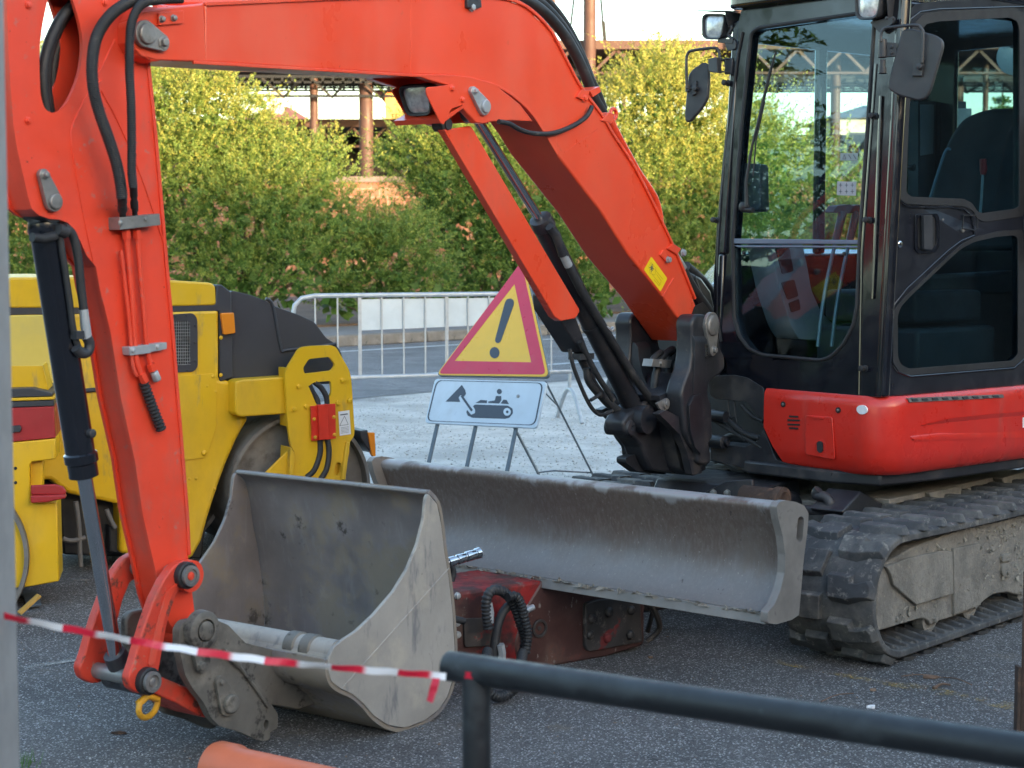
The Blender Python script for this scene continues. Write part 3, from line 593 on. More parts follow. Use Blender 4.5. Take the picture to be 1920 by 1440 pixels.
# --- crawler tracks
def stadium(r, f0, f1, zc, n=14):
    pts = []
    for k in range(n + 1):
        a = -math.pi / 2 + math.pi * k / n; pts.append((f1 + r * math.cos(a), zc + r * math.sin(a)))
    m = 10
    for k in range(1, m): t = k / m; pts.append((f1 + (f0 - f1) * t, zc + r - .012 * math.sin(math.pi * t)))
    for k in range(n + 1):
        a = math.pi / 2 + math.pi * k / n; pts.append((f0 + r * math.cos(a), zc + r * math.sin(a)))
    for k in range(1, m): pts.append((f0 + (f1 - f0) * k / m, zc - r))
    return pts
def crawler(l0, l1):
    r0 = .225; zc = .262; f1, f0 = 1.165, -.95
    P = stadium(r0, f0, f1, zc); n = len(P); L = [0]
    for i in range(n): L.append(L[-1] + math.dist(P[i], P[(i + 1) % n]))
    def mp(s, h, l):
        s %= L[-1]; i = next(k for k in range(n) if L[k + 1] >= s); a, b = P[i], P[(i + 1) % n]; t = (s - L[i]) / (L[i + 1] - L[i]); dx, dz = (b[0] - a[0]), (b[1] - a[1]); q = math.hypot(dx, dz)
        return TF.p(a[0] + dx * t + dz / q * h, l, a[1] + dz * t - dx / q * h)
    mb = MB(); sec = [(l0, -.012), (l0 - .0, .012), (l0 + .02, .022), (l1 - .02, .022), (l1, .012), (l1, -.012), ((l0 + l1) / 2 + .05, -.02), ((l0 + l1) / 2 - .05, -.02)]
    N = 150; vs = [mp(L[-1] * i / N, h, l) for i in range(N) for l, h in sec]; k = len(sec); fs = [[i * k + j, i * k + (j + 1) % k, ((i + 1) % N) * k + (j + 1) % k, ((i + 1) % N) * k + j] for i in range(N) for j in range(k)]
    mb.add(vs, fs)
    nl = 36; pitch = L[-1] / nl; w = l1 - l0; mid = (l0 + l1) / 2
    for i in range(nl * 2):        # two staggered rows of chunky hooked lugs
        side = i % 2; s = (i // 2) * pitch + side * pitch / 2; sg = 1 if side else -1
        o_ = [(.062, .0), (.062, .10), (.028, .105), (.03, .135), (.05, .18), (.02, .198), (-.02, .198), (-.03, .14), (-.046, .09), (-.040, .01)]
        def q(h, sc): return [mp(s + (a if sc == 1 else a * .72 + .004), h, mid + sg * (.012 + b * (1 if sc == 1 else .93) * (w / .40))) for a, b in o_]
        A, B = q(.02, 1), q(.049, .8); m = len(o_); vs = A + B; mb.add(vs, [list(range(m, 2 * m))] + [[j, (j + 1) % m, m + (j + 1) % m, m + j] for j in range(m)])
    for i in range(nl * 2):          # inner guide teeth
        s = i * pitch / 2
        for sg in (-1, 1):
            a = mp(s - .018, -.012, mid + sg * .06); b = mp(s + .018, -.012, mid + sg * .06)
            mb.add([mp(s - .02, -.012, mid + sg * .04), mp(s + .02, -.012, mid + sg * .04), mp(s + .014, -.012, mid + sg * .186), mp(s - .014, -.012, mid + sg * .186), mp(s - .014, -.05, mid + sg * .045), mp(s + .014, -.05, mid + sg * .045), mp(s + .006, -.024, mid + sg * .18), mp(s - .006, -.024, mid + sg * .18)], [[0, 1, 5, 4], [1, 2, 6, 5], [2, 3, 7, 6], [3, 0, 4, 7], [4, 5, 6, 7]])
    return obj('crawler_track', mb, track_rub, ex, bevel=.006, ang=50, seg=2), mid
for sg in (1, -1):
    l0, l1 = sorted((sg * .58, sg * .985)); tr, mid = crawler(l0, l1); out = max(l0, l1) if sg > 0 else min(l0, l1)
    ol = out - sg * .055; il = mid - sg * .05
    # side frame: long box with sloping top, cut out over the bottom rollers
    def fz(pts, l_=.93, lo=.088):
        q = [((p - TF.o).dot(TF.F), p.z) for p in TF.tl(l_, pts)]; return [(f, max(lo, z + .022 + .025 * (1.2 - f))) for f, z in q]
    pr = fz([(1643, 1194), (1644, 1130), (1649, 1090), (1662, 1066), (1709, 1040), (1770, 1020), (1830, 1002), (1905, 985)]) + [(-.3, .43), (-.72, .42), (-.86, .36), (-.88, .12), (-.6, .10), (-.45, .12), (-.3, .17), (-.1, .17)] + fz([(1913, 1139), (1889, 1131), (1862, 1134), (1845, 1145), (1830, 1160), (1782, 1174), (1758, 1180), (1753, 1187), (1745, 1186), (1738, 1176), (1727, 1173)])
    mb = MB(); mb.prism([TF.p(f, ol, z) for f, z in pr], TF.L * (il - ol)); fr_ = obj('track_frame', mb, mudfr, ex, bevel=.006)
    pl = fz([(1655, 1072), (1700, 1057), (1760, 1047), (1779, 1049), (1781, 1128), (1711, 1146), (1669, 1107), (1664, 1087)])
    mb = MB(); mb.prism([TF.p(f, ol - sg * .001, z) for f, z in pl], TF.L * sg * .018)
    mb.prism([TF.p(f, ol - sg * .001, z) for f, z in fz([(1783, 1044), (1832, 1036), (1834, 1152), (1784, 1168)])], TF.L * sg * .014); obj('cover_plate', mb, mudfr, fr_, bevel=.003)
    mb = MB(); mb.prism(rnd([TF.p(f, ol, z) for f, z in fz([(1874, 1060), (1892, 1057), (1892, 1070), (1874, 1073)])], .01), TF.L * sg * .014); mb.prism(rnd([TF.p(f, ol, z) for f, z in fz([(1874, 1077), (1893, 1074), (1894, 1096), (1884, 1103), (1874, 1098)])], .02), TF.L * sg * .012); mb.bolt(TF.p(*[(f, ol + sg * .01, z) for f, z in fz([(1884, 1093)])][0]), TF.L * sg, .010, .010); obj('access_plate', mb, mudfr, fr_, bevel=.003)
    for f, zc_ in fz([(1737, 1180), (1812, 1168), (1911, 1140)], .9, .118) + [(-.5, .118)]:
        mb = MB(); mb.lathe(TF.p(f, mid - sg * .10, zc_), TF.L * sg, [(0, .03), (.02, .062), (.04, .062), (.045, .045), (.18, .045), (.185, .064), (.232, .064), (.235, .050), (.228, .046), (.228, .03), (.238, .028), (.24, .01)], 28); obj('roller', mb, mudfr, fr_)
    mb = MB()
    for f, z in fz([(1751, 1176), (1826, 1153), (1912, 1132)]): mb.bolt(TF.p(f, ol, z), TF.L * sg, .013, .012)
    for f, z in ((1.12, .16), (-.3, .33), (.5, .3)): mb.bolt(TF.p(f, ol + sg * .004, z), TF.L * sg, .008, .004)
    obj('bolt', mb, mudfr, fr_)
    for f, nm in ((1.165, 'idler_wheel'), (-.95, 'drive_sprocket')):
        mb = MB(); mb.lathe(TF.p(f, mid - .05, .262), TF.L, [(0, .05), (.005, .19), (.03, .205), (.07, .205), (.095, .19), (.1, .05)], 36); obj(nm, mb, mudfr, ex)
    # dried mud lying on the frame
    r = np.random.default_rng(5); mb = MB()
    for i in range(520):
        f = r.uniform(-.7, 1.12); z = .395 + r.normal() * .012 + .01 - .03 * max(0, f - .95) * 6; l = mid + sg * (.145 - .3 * r.random() ** 2); q = r.uniform(.004, .015); c = TF.p(f, l, z)
        vs = [c + V((r.normal() * q, r.normal() * q, r.normal() * q * .7)) for _ in range(5)]; mb.add(vs, [[0, 1, 2], [0, 2, 3], [0, 3, 4], [0, 4, 1], [1, 2, 3], [1, 3, 4]])
    for i in range(420):           # clods stuck on the frame's face
        f = r.uniform(-.7, 1.15); z = .13 + .27 * r.random() ** .7; q = r.uniform(.002, .007); c = TF.p(f, ol + sg * .003, z)
        vs = [c + TF.F * r.normal() * q * 1.6 + TF.L * sg * abs(r.normal()) * q + V((0, 0, r.normal() * q)) for _ in range(5)]; mb.add(vs, [[0, 1, 2], [0, 2, 3], [0, 3, 4], [0, 4, 1], [1, 2, 3], [1, 3, 4]])
    obj('dried_mud', mb, M('dried_mud', (.30, .27, .22), .95, var=.2), fr_, flat=True)
# --- undercarriage centre
mb = MB(); mb.fbox(TF, -.75, .70, -.42, .42, .30, .52); mb.fbox(TF, -.35, .35, -.62, .62, .22, .40); mb.lathe(TF.p(0, 0, .50), (0, 0, 1), [(0, .40), (.02, .43), (.14, .43), (.16, .40)], 48)
uc = obj('undercarriage', mb, mudfr, ex, bevel=.01)
mb = MB(); mb.prism([TF.p(f, .58, z) for f, z in [(.62, .53), (.80, .60), (.95, .53), (.9, .50), (.6, .5)]], TF.L * -.16); mb.prism([TF.p(f, -.4, z) for f, z in [(.55, .44), (1.0, .44), (.9, .58), (.6, .6)]], TF.L * .55); obj('bracket', mb, castblk, uc, bevel=.008)
mb = MB()
for f in (-.35, -.15, .12, .40): mb.fbox(TF, f, f + .03, .44, .60, .36, .52)
mb.fbox(TF, -.7, .6, .42, .60, .52, .545); obj('rib', mb, mudfr, uc, bevel=.004)
mb = MB(); mb.prism([TF.p(f, .60, z) for f, z in [(.30, .545), (.02, .545), (-.12, .42), (.20, .42)]], TF.L * .03); mb.prism([TF.p(f, .60, z) for f, z in [(-.35, .545), (-.70, .56), (-.78, .45), (-.45, .45)]], TF.L * .05); obj('guard_plate', mb, mudfr, uc, bevel=.006)
# --- blade
ep = [(1456, 950), (1460, 975), (1468, 1005), (1472, 1040), (1471, 1075), (1463, 1108), (1452, 1134), (1440, 1148), (1440, 1168), (1455, 1171), (1485, 1162), (1498, 1153), (1502, 1110), (1506, 1060), (1515, 985), (1516, 962), (1508, 948), (1492, 941), (1474, 938), (1462, 941)]
bl_l = 1.02
E3 = TF.tl(bl_l, ep)
slot = TF.tl(bl_l, [(1496, 972), (1502, 967), (1508, 972), (1505, 1012), (1499, 1017), (1493, 1010)])
mb = MB(); mb.prism(rnd(E3, .006, 3), TF.L * -.03, [rnd(slot, .01, 4)])
blade = obj('dozer_blade', mb, bladeedge, ex, bevel=.004)
prof = TF.tl(bl_l - .03, [(1506, 952), (1492, 944), (1476, 941), (1464, 944), (1458, 953), (1463, 975), (1470, 1005), (1474, 1040), (1473, 1075), (1465, 1108), (1453, 1134), (1441, 1149)])
mb = MB(); mb.strip(catmull(prof, 4), TF.L * -1.99, .016); obj('mouldboard', mb, bladest, blade, ang=60)
a = TF.tl(bl_l - .03, [(1441, 1150)])[0]; b = TF.tl(bl_l - .03, [(1438, 1170)])[0]
mb = MB(); dd = (b - a); mb.prism([a + TF.F * .012, b + TF.F * .012, b - TF.F * .012, a - TF.F * .02], TF.L * -2.0); obj('cutting_edge', mb, bladeedge, blade, bevel=.002)
mb = MB(); tt = TF.tl(bl_l - .02, [(1480, 957)])[0]; mb.tube([tt - TF.L * 1.97, tt - TF.L * .02], .020, 18)
mb.prism(rnd([p - TF.L * 1.98 for p in E3], .006, 3), TF.L * -.03); obj('end_plate', mb, bladeedge, blade)
r = np.random.default_rng(8); mb = MB()
for i in range(150):
    t = r.random(); c = a + (b - a) * .02 - TF.L * (1.95 * t) + TF.F * .016; q = .003 + .004 * r.random(); mb.add([c + V(tuple(r.normal(size=3) * q)) + TF.L * r.normal() * .012 for _ in range(5)], [[0, 1, 2], [0, 2, 3], [0, 3, 4], [0, 4, 1], [1, 2, 3], [1, 3, 4]])
obj('mud_line', mb, mudfr, blade, flat=True)
bf = (tt - TF.o).dot(TF.F)
mb = MB()
for l in (-.42, .42): mb.prism([TF.p(f, l - .06, z) for f, z in [(.62, .40), (bf - .05, .50), (bf - .05, .36), (.62, .24)]], TF.L * .12)
mb.fbox(TF, bf - .16, bf - .05, -.5, .5, .34, .52); obj('blade_arm', mb, castblk, ex, bevel=.01)
cy = TF.tl(.34, [(1440, 938)])[0]
mb = MB(); mb.cyl(TF.p(.7, .18, .50), TF.p(1.45, .18, .50), .055, 20); mb.prism(rnd(TF.tf(.95, [(1320, 925), (1365, 902), (1415, 898), (1418, 945), (1320, 945)]), .01), TF.F * .02); pb = obj('blade_cylinder', mb, castblk, ex, bevel=.004)
e0 = TF.tf(1.0, [(1428, 935)])[0]
mb = MB(); mb.lathe(e0 - TF.L * .09, TF.L, [(0, .05), (.16, .05), (.165, .058), (.20, .058), (.205, .04), (.2, .03)], 24); obj('pin', mb, rustm, pb)
mb = MB()
for u in (1338, 1364): mb.bolt(TF.tf(.97, [(u, 925)])[0], TF.F, .014, .012)
obj('bolt', mb, zinc, pb)
hs = TF.tf(.9, [(1440, 942), (1500, 955), (1545, 955), (1556, 945), (1548, 932), (1530, 928), (1535, 918)])
mb = MB(); mb.tube(catmull(hs, 5), .021, 12); obj('hose', mb, castblk, pb)

# --- slewing body: red panels
zc0, zc1 = .70, 1.0
cf = .80; cl = .80
plan = [(cf, .80), (cf, -.2)]
def bodyplan(f_front, l_near, rr, l_in, n=8):
    pts = [(f_front, l_in)]
    for k in range(n + 1):
        a = math.pi / 2 * k / n; pts.append((f_front - rr + rr * math.cos(a), l_near - rr + rr * math.sin(a)))
    pts += [(-.6, l_near)]
    for k in range(1, n): a = math.pi / 2 * k / n; pts.append((-.6 - .5 * math.sin(a), l_near - .6 + .6 * math.cos(a)))
    return pts
corner = HF.tl(.80, [(1655, 745)])[0]; F1 = (corner - HF.o).dot(HF.F) + .035
nb = HF.tf(F1, [(1432, 790)])[0]; LIN = (nb - HF.o).dot(HF.L)
def ztop(f, l): return 1.012
rows = []
NL = .845
for z, ins in ((.668, .05), (.69, .02), (.75, .004), (.83, 0), (.90, .0), (.955, -.0), (.985, .004), (1.0, .016)):
    pl = bodyplan(F1 - ins, NL - ins, .14, LIN); rows.append([HF.p(f, l, z) for f, l in pl])
mb = MB(); k = len(rows[0])
# the front panel's lower inner corner is cut off obliquely
def rowpt(i, j):
    p = rows[i][j]
    if j == 0 and i < 3: return p + HF.L * (.12 if i == 0 else .09 if i == 1 else .05)
    return p
vs = [rowpt(i, j) for i in range(len(rows)) for j in range(k)]; fs = [[i * k + j, i * k + j + 1, (i + 1) * k + j + 1, (i + 1) * k + j] for i in range(len(rows) - 1) for j in range(k - 1)]
ins = [HF.p(-1.0, .0, z) for z in (.668, 1.0)]
mb.add(vs, fs); mb.add([rowpt(len(rows) - 1, j) for j in range(k)] + [HF.p(-1.1, LIN, 1.0)], [list(range(k + 1))]); mb.add([rowpt(0, j) for j in range(k)] + [HF.p(-1.1, LIN, .668)], [list(range(k, -1, -1))])
body = obj('body_panel', mb, bodyred, ex, ang=50)
# pressed swage lines on the side panel
def ridge(pts_top, pts_bot, h):
    mb = MB(); A = HF.tl(NL, pts_top); B = HF.tl(NL, pts_bot); n = len(A); C_ = [(A[i] + B[i]) / 2 + HF.L * h * math.sin(math.pi * min(1, (i + .3) / 2)) for i in range(n)]
    vs = A + C_ + B; mb.add(vs, [[i, i + 1, n + i + 1, n + i] for i in range(n - 1)] + [[n + i, n + i + 1, 2 * n + i + 1, 2 * n + i] for i in range(n - 1)]); return mb
mb = ridge([(1706, 822), (1760, 811), (1840, 803), (1930, 795)], [(1718, 830), (1770, 824), (1840, 818), (1930, 812)], .008)
mb2 = ridge([(1706, 818), (1760, 812), (1840, 812), (1930, 808)], [(1715, 828), (1775, 826), (1840, 824), (1930, 820)], .012); 
obj('swage', mb2, bodyred, body, ang=60)
mb = MB(); A = HF.tl(NL, [(1725, 797), (1780, 784), (1850, 777), (1930, 770)]); B = HF.tl(NL, [(1725, 799), (1780, 792), (1850, 785), (1930, 778)])
mb.add(A + B + [p + HF.L * .008 for p in A], [[0, 1, 5, 4], [1, 2, 6, 5], [2, 3, 7, 6], [8, 9, 5, 4], [9, 10, 6, 5], [10, 11, 7, 6]]); obj('swage', mb, bodyred, body, ang=20)
fp = lambda pts: HF.tf(F1 + .001, pts)
mb = MB()
for i, (x0, x1, y) in enumerate(((1480, 1497, 781), (1477, 1500, 788), (1477, 1500, 796), (1480, 1497, 803))): mb.prism(rnd(fp([(x0, y - 2.2), (x1, y - 1.2), (x1, y + 2.2), (x0, y + 1.2)]), .003, 3), HF.F * .0025)
obj('vent', mb, matblk, body)
mb = MB(); mb.prism(rnd(fp([(1511, 778), (1562, 782), (1567, 862), (1512, 852)]), .012, 4), HF.F * .006); dr = obj('fuel_door', mb, bodyred, body, bevel=.002)
mb = MB(); mb.prism(rnd(fp([(1523, 781), (1546, 783), (1545, 786), (1526, 784)]), .002, 2), HF.F * .011); mb.lathe(HF.tf(F1, [(1540, 838)])[0], HF.F, [(0, .034), (.008, .034), (.0085, .026), (.004, .024)], 20); obj('recess', mb, bodyred, dr)
mb = MB(); mb.prism(rnd(fp([(1535, 830), (1540, 826), (1545, 830), (1546, 845), (1541, 849), (1536, 845)]), .006, 4), HF.F * .014); obj('lock', mb, plastic, dr)
for u, v in ((1469, 758), (1572, 769)):
    mb = MB(); p = HF.tf(F1, [(u, v)])[0]; mb.lathe(p, HF.F, [(0, .0125), (.004, .0125), (.0041, .010), (.001, .009)], 20); mb.k = 1; mb.lathe(p, HF.F, [(.0, .006), (.006, .006), (.007, .004)], 12); obj('cap_plug', mb, [matblk, zinc], body)
p = HF.tf(F1 - .004, [(1618, 768)])[0]; mb = MB(); mb.prism([p + HF.L * (.028 * math.cos(a) * (1 if abs(math.cos(a)) < .7 else .98)) + V((0, 0, .019 * math.sin(a))) for a in [2 * math.pi * i / 24 for i in range(24)]], HF.F * .008); obj('reflector', mb, white, body)
# white lettering of the maker's name begins at the frame's edge
mb = MB(); mb.prism(HF.tl(NL, [(1917, 783), (1926, 781), (1926, 801), (1917, 802)]), HF.L * .002); obj('lettering', mb, white, body)
# step tread pad on top edge
mb = MB(); mb.prism(rnd(HF.tl(NL - .012, [(1697, 746), (1875, 739), (1877, 745), (1700, 754)]), .004, 3), HF.L * .016)
mb.k = 1
for i in range(9):
    u = 1703 + i * 19; mb.prism(HF.tl(NL - .010, [(u, 747.5 - (u - 1700) * .04), (u + 10, 747 - (u - 1700) * .04), (u + 13, 751 - (u - 1700) * .04), (u + 3, 751.6 - (u - 1700) * .04)]), HF.L * .018)
obj('step_pad', mb, [zinc, intdark], body)
# underframe below the body
mb = MB()
mb.prism([HF.p(f, l, .62) for f, l in [(F1 - .02, NL - .30), (F1 - .10, NL - .1), (.3, NL - .06), (-.9, NL - .08), (-1.1, .3), (-1.1, -.9), (.15, -.9), (.50, -.45), (F1 - .16, -.22), (F1 + .0, .1)]], (0, 0, .055)); fl = obj('slew_platform', mb, castblk, ex, bevel=.01)
mb = MB(); mb.prism([HF.p(f, l, .70) for f, l in [(F1 - .30, LIN), (F1 - .3, -.9), (-1.1, -.9), (-1.1, LIN)]], (0, 0, .30)); mb.prism([HF.p(f, l, 1.0) for f, l in [(.3, -.35), (.3, -.95), (-1.2, -.95), (-1.2, -.35)]], (0, 0, .42)); obj('engine_housing', mb, matblk, ex, bevel=.03, seg=4)
# cast arms that carry the swing bracket
up_ = HF.tf(F1 - .02, [(1328, 705), (1375, 703), (1400, 708), (1432, 728), (1432, 790), (1418, 778), (1402, 754), (1340, 748), (1330, 740)])
lo_ = HF.tf(F1 - .02, [(1332, 832), (1395, 838), (1418, 828), (1432, 805), (1455, 862), (1478, 870), (1560, 884), (1560, 892), (1420, 884), (1332, 862)])
mb = MB(); mb.prism(rnd(up_, .012, 3), HF.F * -.12); mb.prism(rnd(lo_, .012, 3), HF.F * -.14); 
ca = obj('swing_casting', mb, castblk, ex, bevel=.012, seg=3)
mb = MB()
for pts, rr in (([(1335, 772), (1365, 788), (1395, 812), (1425, 822)], .014), ([(1330, 782), (1360, 800), (1400, 826)], .012), ([(1365, 745), (1367, 780), (1380, 783), (1380, 800)], .005), ([(1376, 748), (1379, 800), (1366, 806)], .005), ([(1345, 830), (1380, 815), (1430, 840)], .012), ([(1390, 760), (1410, 780), (1432, 790)], .01)):
    mb.tube(catmull(HF.tf(F1 - .03, pts), 5), rr, 10)
obj('hose', mb, rubber, ca)
mb = MB(); p = HF.tf(F1 + .0, [(1346, 828)])[0]; mb.lathe(p - HF.L * .06, HF.L, [(0, .03), (.10, .03), (.105, .02)], 20); mb.lathe(p + HF.L * .04, HF.L, [(0, .014), (.02, .014)], 16); p = HF.tf(F1 - .01, [(1346, 780)])[0]; mb.cyl(p - HF.L * .05, p + HF.L * .05, .024, 16); obj('pin', mb, castblk, ca)

# --- swing bracket
near = [(1304, 590), (1318, 589), (1332, 592), (1344, 602), (1348, 620), (1351, 653), (1359, 667), (1360, 693), (1347, 704), (1331, 716), (1327, 738), (1335, 760), (1337, 822), (1329, 831), (1334, 849), (1333, 871), (1318, 872), (1309, 866), (1309, 851), (1296, 833), (1285, 811), (1280, 760), (1278, 737), (1284, 715), (1294, 690), (1298, 660), (1299, 630), (1297, 605)]
mb = MB(); N3 = rnd(BF.tl(.20, near), .02, 3); mb.prism(N3, BF.L * -.085)
brk = obj('swing_bracket', mb, castblk, ex, bevel=.012, seg=3)
fear = [(p - BF.L * .315) for p in N3]
mb = MB(); mb.prism(fear, BF.L * -.085); obj('far_ear', mb, castblk, brk, bevel=.012, seg=3)
# U shaped front web joining the ears
o_ = BF.tl(.115, [(1296, 690), (1287, 712), (1272, 730), (1256, 742), (1262, 762), (1256, 790), (1262, 815), (1268, 845), (1276, 880), (1300, 893), (1325, 880), (1312, 840), (1300, 800), (1300, 740)])
mb = MB(); mb.prism(rnd(BF.tl(.05, [(1262, 745), (1236, 752), (1215, 750), (1196, 765), (1178, 775), (1168, 792), (1172, 812), (1190, 822), (1204, 838), (1212, 862), (1222, 882), (1285, 890), (1290, 800)]), .016, 3), BF.L * -.10); obj('cylinder_lug', mb, castblk, brk, bevel=.012, seg=3)
mb = MB(); mb.prism(rnd(o_, .018, 3), BF.L * -.23)
obj('lower_web', mb, castblk, brk, bevel=.016, seg=3)
w1 = BF.tl(.14, [(1222, 775), (1236, 768), (1262, 782), (1280, 800), (1296, 850), (1304, 886), (1285, 890), (1276, 850), (1262, 815), (1240, 792)])
mb = MB(); mb.prism(rnd(w1, .01, 3), BF.L * .035); mb.prism([p - BF.L * .29 for p in rnd(w1, .01, 3)], BF.L * .035)
w3 = BF.tl(.12, [(1282, 700), (1270, 722), (1252, 736), (1236, 742), (1238, 752), (1262, 750), (1285, 740), (1294, 715)]); mb.prism(w3, BF.L * -.24)
wp = BF.tl(.20, [(1297, 650)])[0]; wf = (wp - BF.o).dot(BF.F) - .01
mb.prism(BF.tl(.2005, [(1297, 742), (1311, 738), (1316, 800), (1317, 835), (1310, 852), (1299, 838), (1290, 806), (1288, 760)]), BF.L * .012); obj('rib', mb, castblk, brk, bevel=.008)
mb = MB(); q = BF.tf(wf, [(1294, 620), (1292, 655), (1284, 688), (1270, 714), (1254, 732), (1240, 740), (1226, 735), (1212, 720), (1204, 700), (1198, 672), (1196, 650), (1186, 640), (1182, 690), (1187, 716), (1204, 742), (1206, 770), (1226, 800), (1262, 806), (1298, 790), (1304, 640)]); mb.prism(rnd(q, .012, 3), BF.F * -.10); obj('saddle', mb, castblk, brk, bevel=.014, seg=3)
# foot pads at the bottom left of the casting
mb = MB(); q = BF.tl(.0, [(1186, 820), (1196, 838), (1198, 850), (1174, 858), (1174, 868), (1198, 886), (1250, 890), (1250, 830)]); mb.prism(rnd(q, .02), BF.L * -.05); obj('foot', mb, castblk, brk, bevel=.02, seg=3)
def pincap(fr, l, c1, r1, c2, r2, par, h=.016, mat=None, big=.6):
    """a keeper plate: two discs joined, with the pin's head and a bolt"""
    a = fr.tl(l, [c1])[0]; b = fr.tl(l, [c2])[0]; d = (b - a).normalized(); n = fr.L; s_ = n.cross(d); pts = []
    for k in range(13): t = math.pi / 2 + math.pi * k / 12; pts.append(a + (d * math.cos(t) + s_ * math.sin(t)) * r1)
    for k in range(13): t = -math.pi / 2 + math.pi * k / 12; pts.append(b + (d * math.cos(t) + s_ * math.sin(t)) * r2)
    mb = MB(); mb.prism(pts, n * h); mb.lathe(a + n * h * .9, n, [(0, r1 * .78), (.008, r1 * .78), (.012, r1 * .70), (.0125, r1 * .4), (.013, r1 * .1)], 28); mb.lathe(b + n * h, n, [(0, r2 * .85), (.003, r2 * .85), (.0031, r2 * .52), (.014, r2 * .52), (.016, r2 * .42)], 6)
    return obj('pin_cap', mb, mat or zinc, par, bevel=.0025)
pincap(BF, .20, (1330, 610), .058, (1332, 656), .026, brk)
mb = MB()
for i in range(40):
    a = random.uniform(0, 6.28); c = BF.tl(.205, [(1322 + random.uniform(-2, 3), 645 + random.uniform(0, 26))])[0]; mb.box(c, (BF.F, BF.L, V((0, 0, 1))), (.004, .008, .004))
obj('grease', mb, M('black_grease', (.008, .008, .008), .25), brk, bevel=.003)
# hoses and clamp inside the bracket
mb = MB()
for pts, rr in (([(1262, 655), (1243, 668), (1230, 700), (1226, 735), (1228, 770)], .017), ([(1285, 650), (1262, 668), (1252, 700), (1246, 740), (1245, 775)], .017), ([(1300, 665), (1278, 690), (1268, 730), (1262, 770)], .017), ([(1240, 660), (1225, 672), (1218, 690)], .013), ([(1270, 690), (1262, 735), (1258, 770)], .012)):
    mb.tube(catmull(BF.tl(.02, pts), 6), rr, 12)
obj('hose', mb, rubber, brk)
mb = MB(); mb.prism(BF.tl(.06, [(1225, 673), (1260, 675), (1257, 690), (1222, 687)]), BF.L * -.05); mb.prism(BF.tl(.0, [(1262, 668), (1292, 670), (1292, 678), (1262, 678)]), BF.L * -.03); mb.bolt(BF.tl(.06, [(1238, 681)])[0], BF.L, .008, .008); obj('hose_clamp', mb, zinc, brk, bevel=.004)
mb = MB(); p = BF.tl(.13, [(1248, 757)])[0]; mb.lathe(p, BF.L, [(0, .022), (.008, .022), (.009, .013), (.013, .012), (.0135, .005)], 20); mb.prism(rnd(BF.tl(.12, [(1228, 756), (1248, 746), (1258, 758), (1245, 770), (1235, 768)]), .006), BF.L * .01)
mb.tube(catmull(BF.tl(.12, [(1262, 755), (1264, 780), (1254, 783), (1255, 800), (1276, 803)]), 4), .006, 8); obj('grease_fitting', mb, zinc, brk)

# --- boom
bpx = [(262, 20), (300, 14), (380, 6), (480, -2), (700, -6), (860, -7), (940, -4), (985, 12), (1030, 55), (1060, 110), (1087, 160), (1127, 213), (1147, 247), (1193, 320), (1257, 450), (1310, 585), (1336, 622), (1326, 640), (1300, 640), (1243, 557), (1180, 480), (1127, 397), (1073, 327), (1042, 287), (1020, 250), (990, 207), (950, 172), (905, 153), (850, 143), (760, 140), (560, 128), (360, 116), (280, 112), (258, 104), (244, 80), (244, 45)]
mb = MB(); B3 = BF.tl(.11, bpx); mb.prism(B3, BF.L * -.22); boom = obj('boom', mb, orange, ex, bevel=.008, seg=3, ang=30)
# flange strips standing proud along the top and bottom edges
def strip_px(fr, l, top, w_, h, par, mat, name='flange'):
    A = catmull(fr.tl(l, top), 5); mb = MB(); n = len(A); vs = []
    for i in range(n):
        t = (A[min(i + 1, n - 1)] - A[max(i - 1, 0)]).normalized(); s_ = t.cross(fr.L).normalized(); vs += [A[i] - s_ * w_ / 2, A[i] + s_ * w_ / 2, A[i] + s_ * w_ / 2 + fr.L * h, A[i] - s_ * w_ / 2 + fr.L * h]
    fs = [[4 * i + j, 4 * i + (j + 1) % 4, 4 * i + 4 + (j + 1) % 4, 4 * i + 4 + j] for i in range(n - 1) for j in range(4)] + [[0, 1, 2, 3], [4 * n - 1, 4 * n - 2, 4 * n - 3, 4 * n - 4]]
    mb.add(vs, fs); return obj(name, mb, mat, par, bevel=.0015, ang=50)
strip_px(BF, .105, [(380, 8), (560, 0), (700, -5), (860, -6), (940, -3), (985, 14), (1028, 56), (1058, 112), (1085, 162), (1125, 216), (1145, 250), (1191, 323), (1255, 453), (1300, 560)], .012, .014, boom, orange)
strip_px(BF, .108, [(360, 117), (560, 129), (760, 141), (850, 144), (905, 154), (950, 173), (990, 208), (1020, 252), (1042, 289)], .010, .010, boom, orange)
mb = MB(); mb.prism(BF.tl(.108, [(245, 55), (258, 22), (300, 16), (378, 8), (384, 116), (290, 113), (262, 106), (247, 88)]), BF.L * .008); obj('doubler_plate', mb, orange, boom, bevel=.004)
mb = MB(); w_ = BF.tl(.11, [(384, 12), (384, 116)]); mb.tube([w_[0] + (w_[1] - w_[0]) * (i / 24) + BF.L * .001 for i in range(25)], [.004 + .0014 * (i % 2) for i in range(25)], 8); w_ = BF.tl(.11, [(1242, 556), (1262, 522)]); mb.tube([w_[0], w_[1]], .004, 8); w_ = BF.tl(.1095, [(1058, 285), (1120, 243)]); mb.tube([w_[0], w_[1]], .0022, 6); w_ = BF.tl(.1095, [(770, 2), (770, 138)]); mb.tube([w_[0], w_[1]], .002, 6); obj('weld_seam', mb, orange, boom)
# greasy soot at the foot of the boom
mb = MB(); mb.prism(rnd(BF.tl(.1105, [(1296, 590), (1302, 574), (1318, 566), (1336, 590), (1330, 640), (1282, 640), (1286, 622), (1292, 612), (1290, 600)]), .012), BF.L * .002); obj('grease_patch', mb, M('grease_smear', (.02, .017, .016), .6, var=.3), boom)
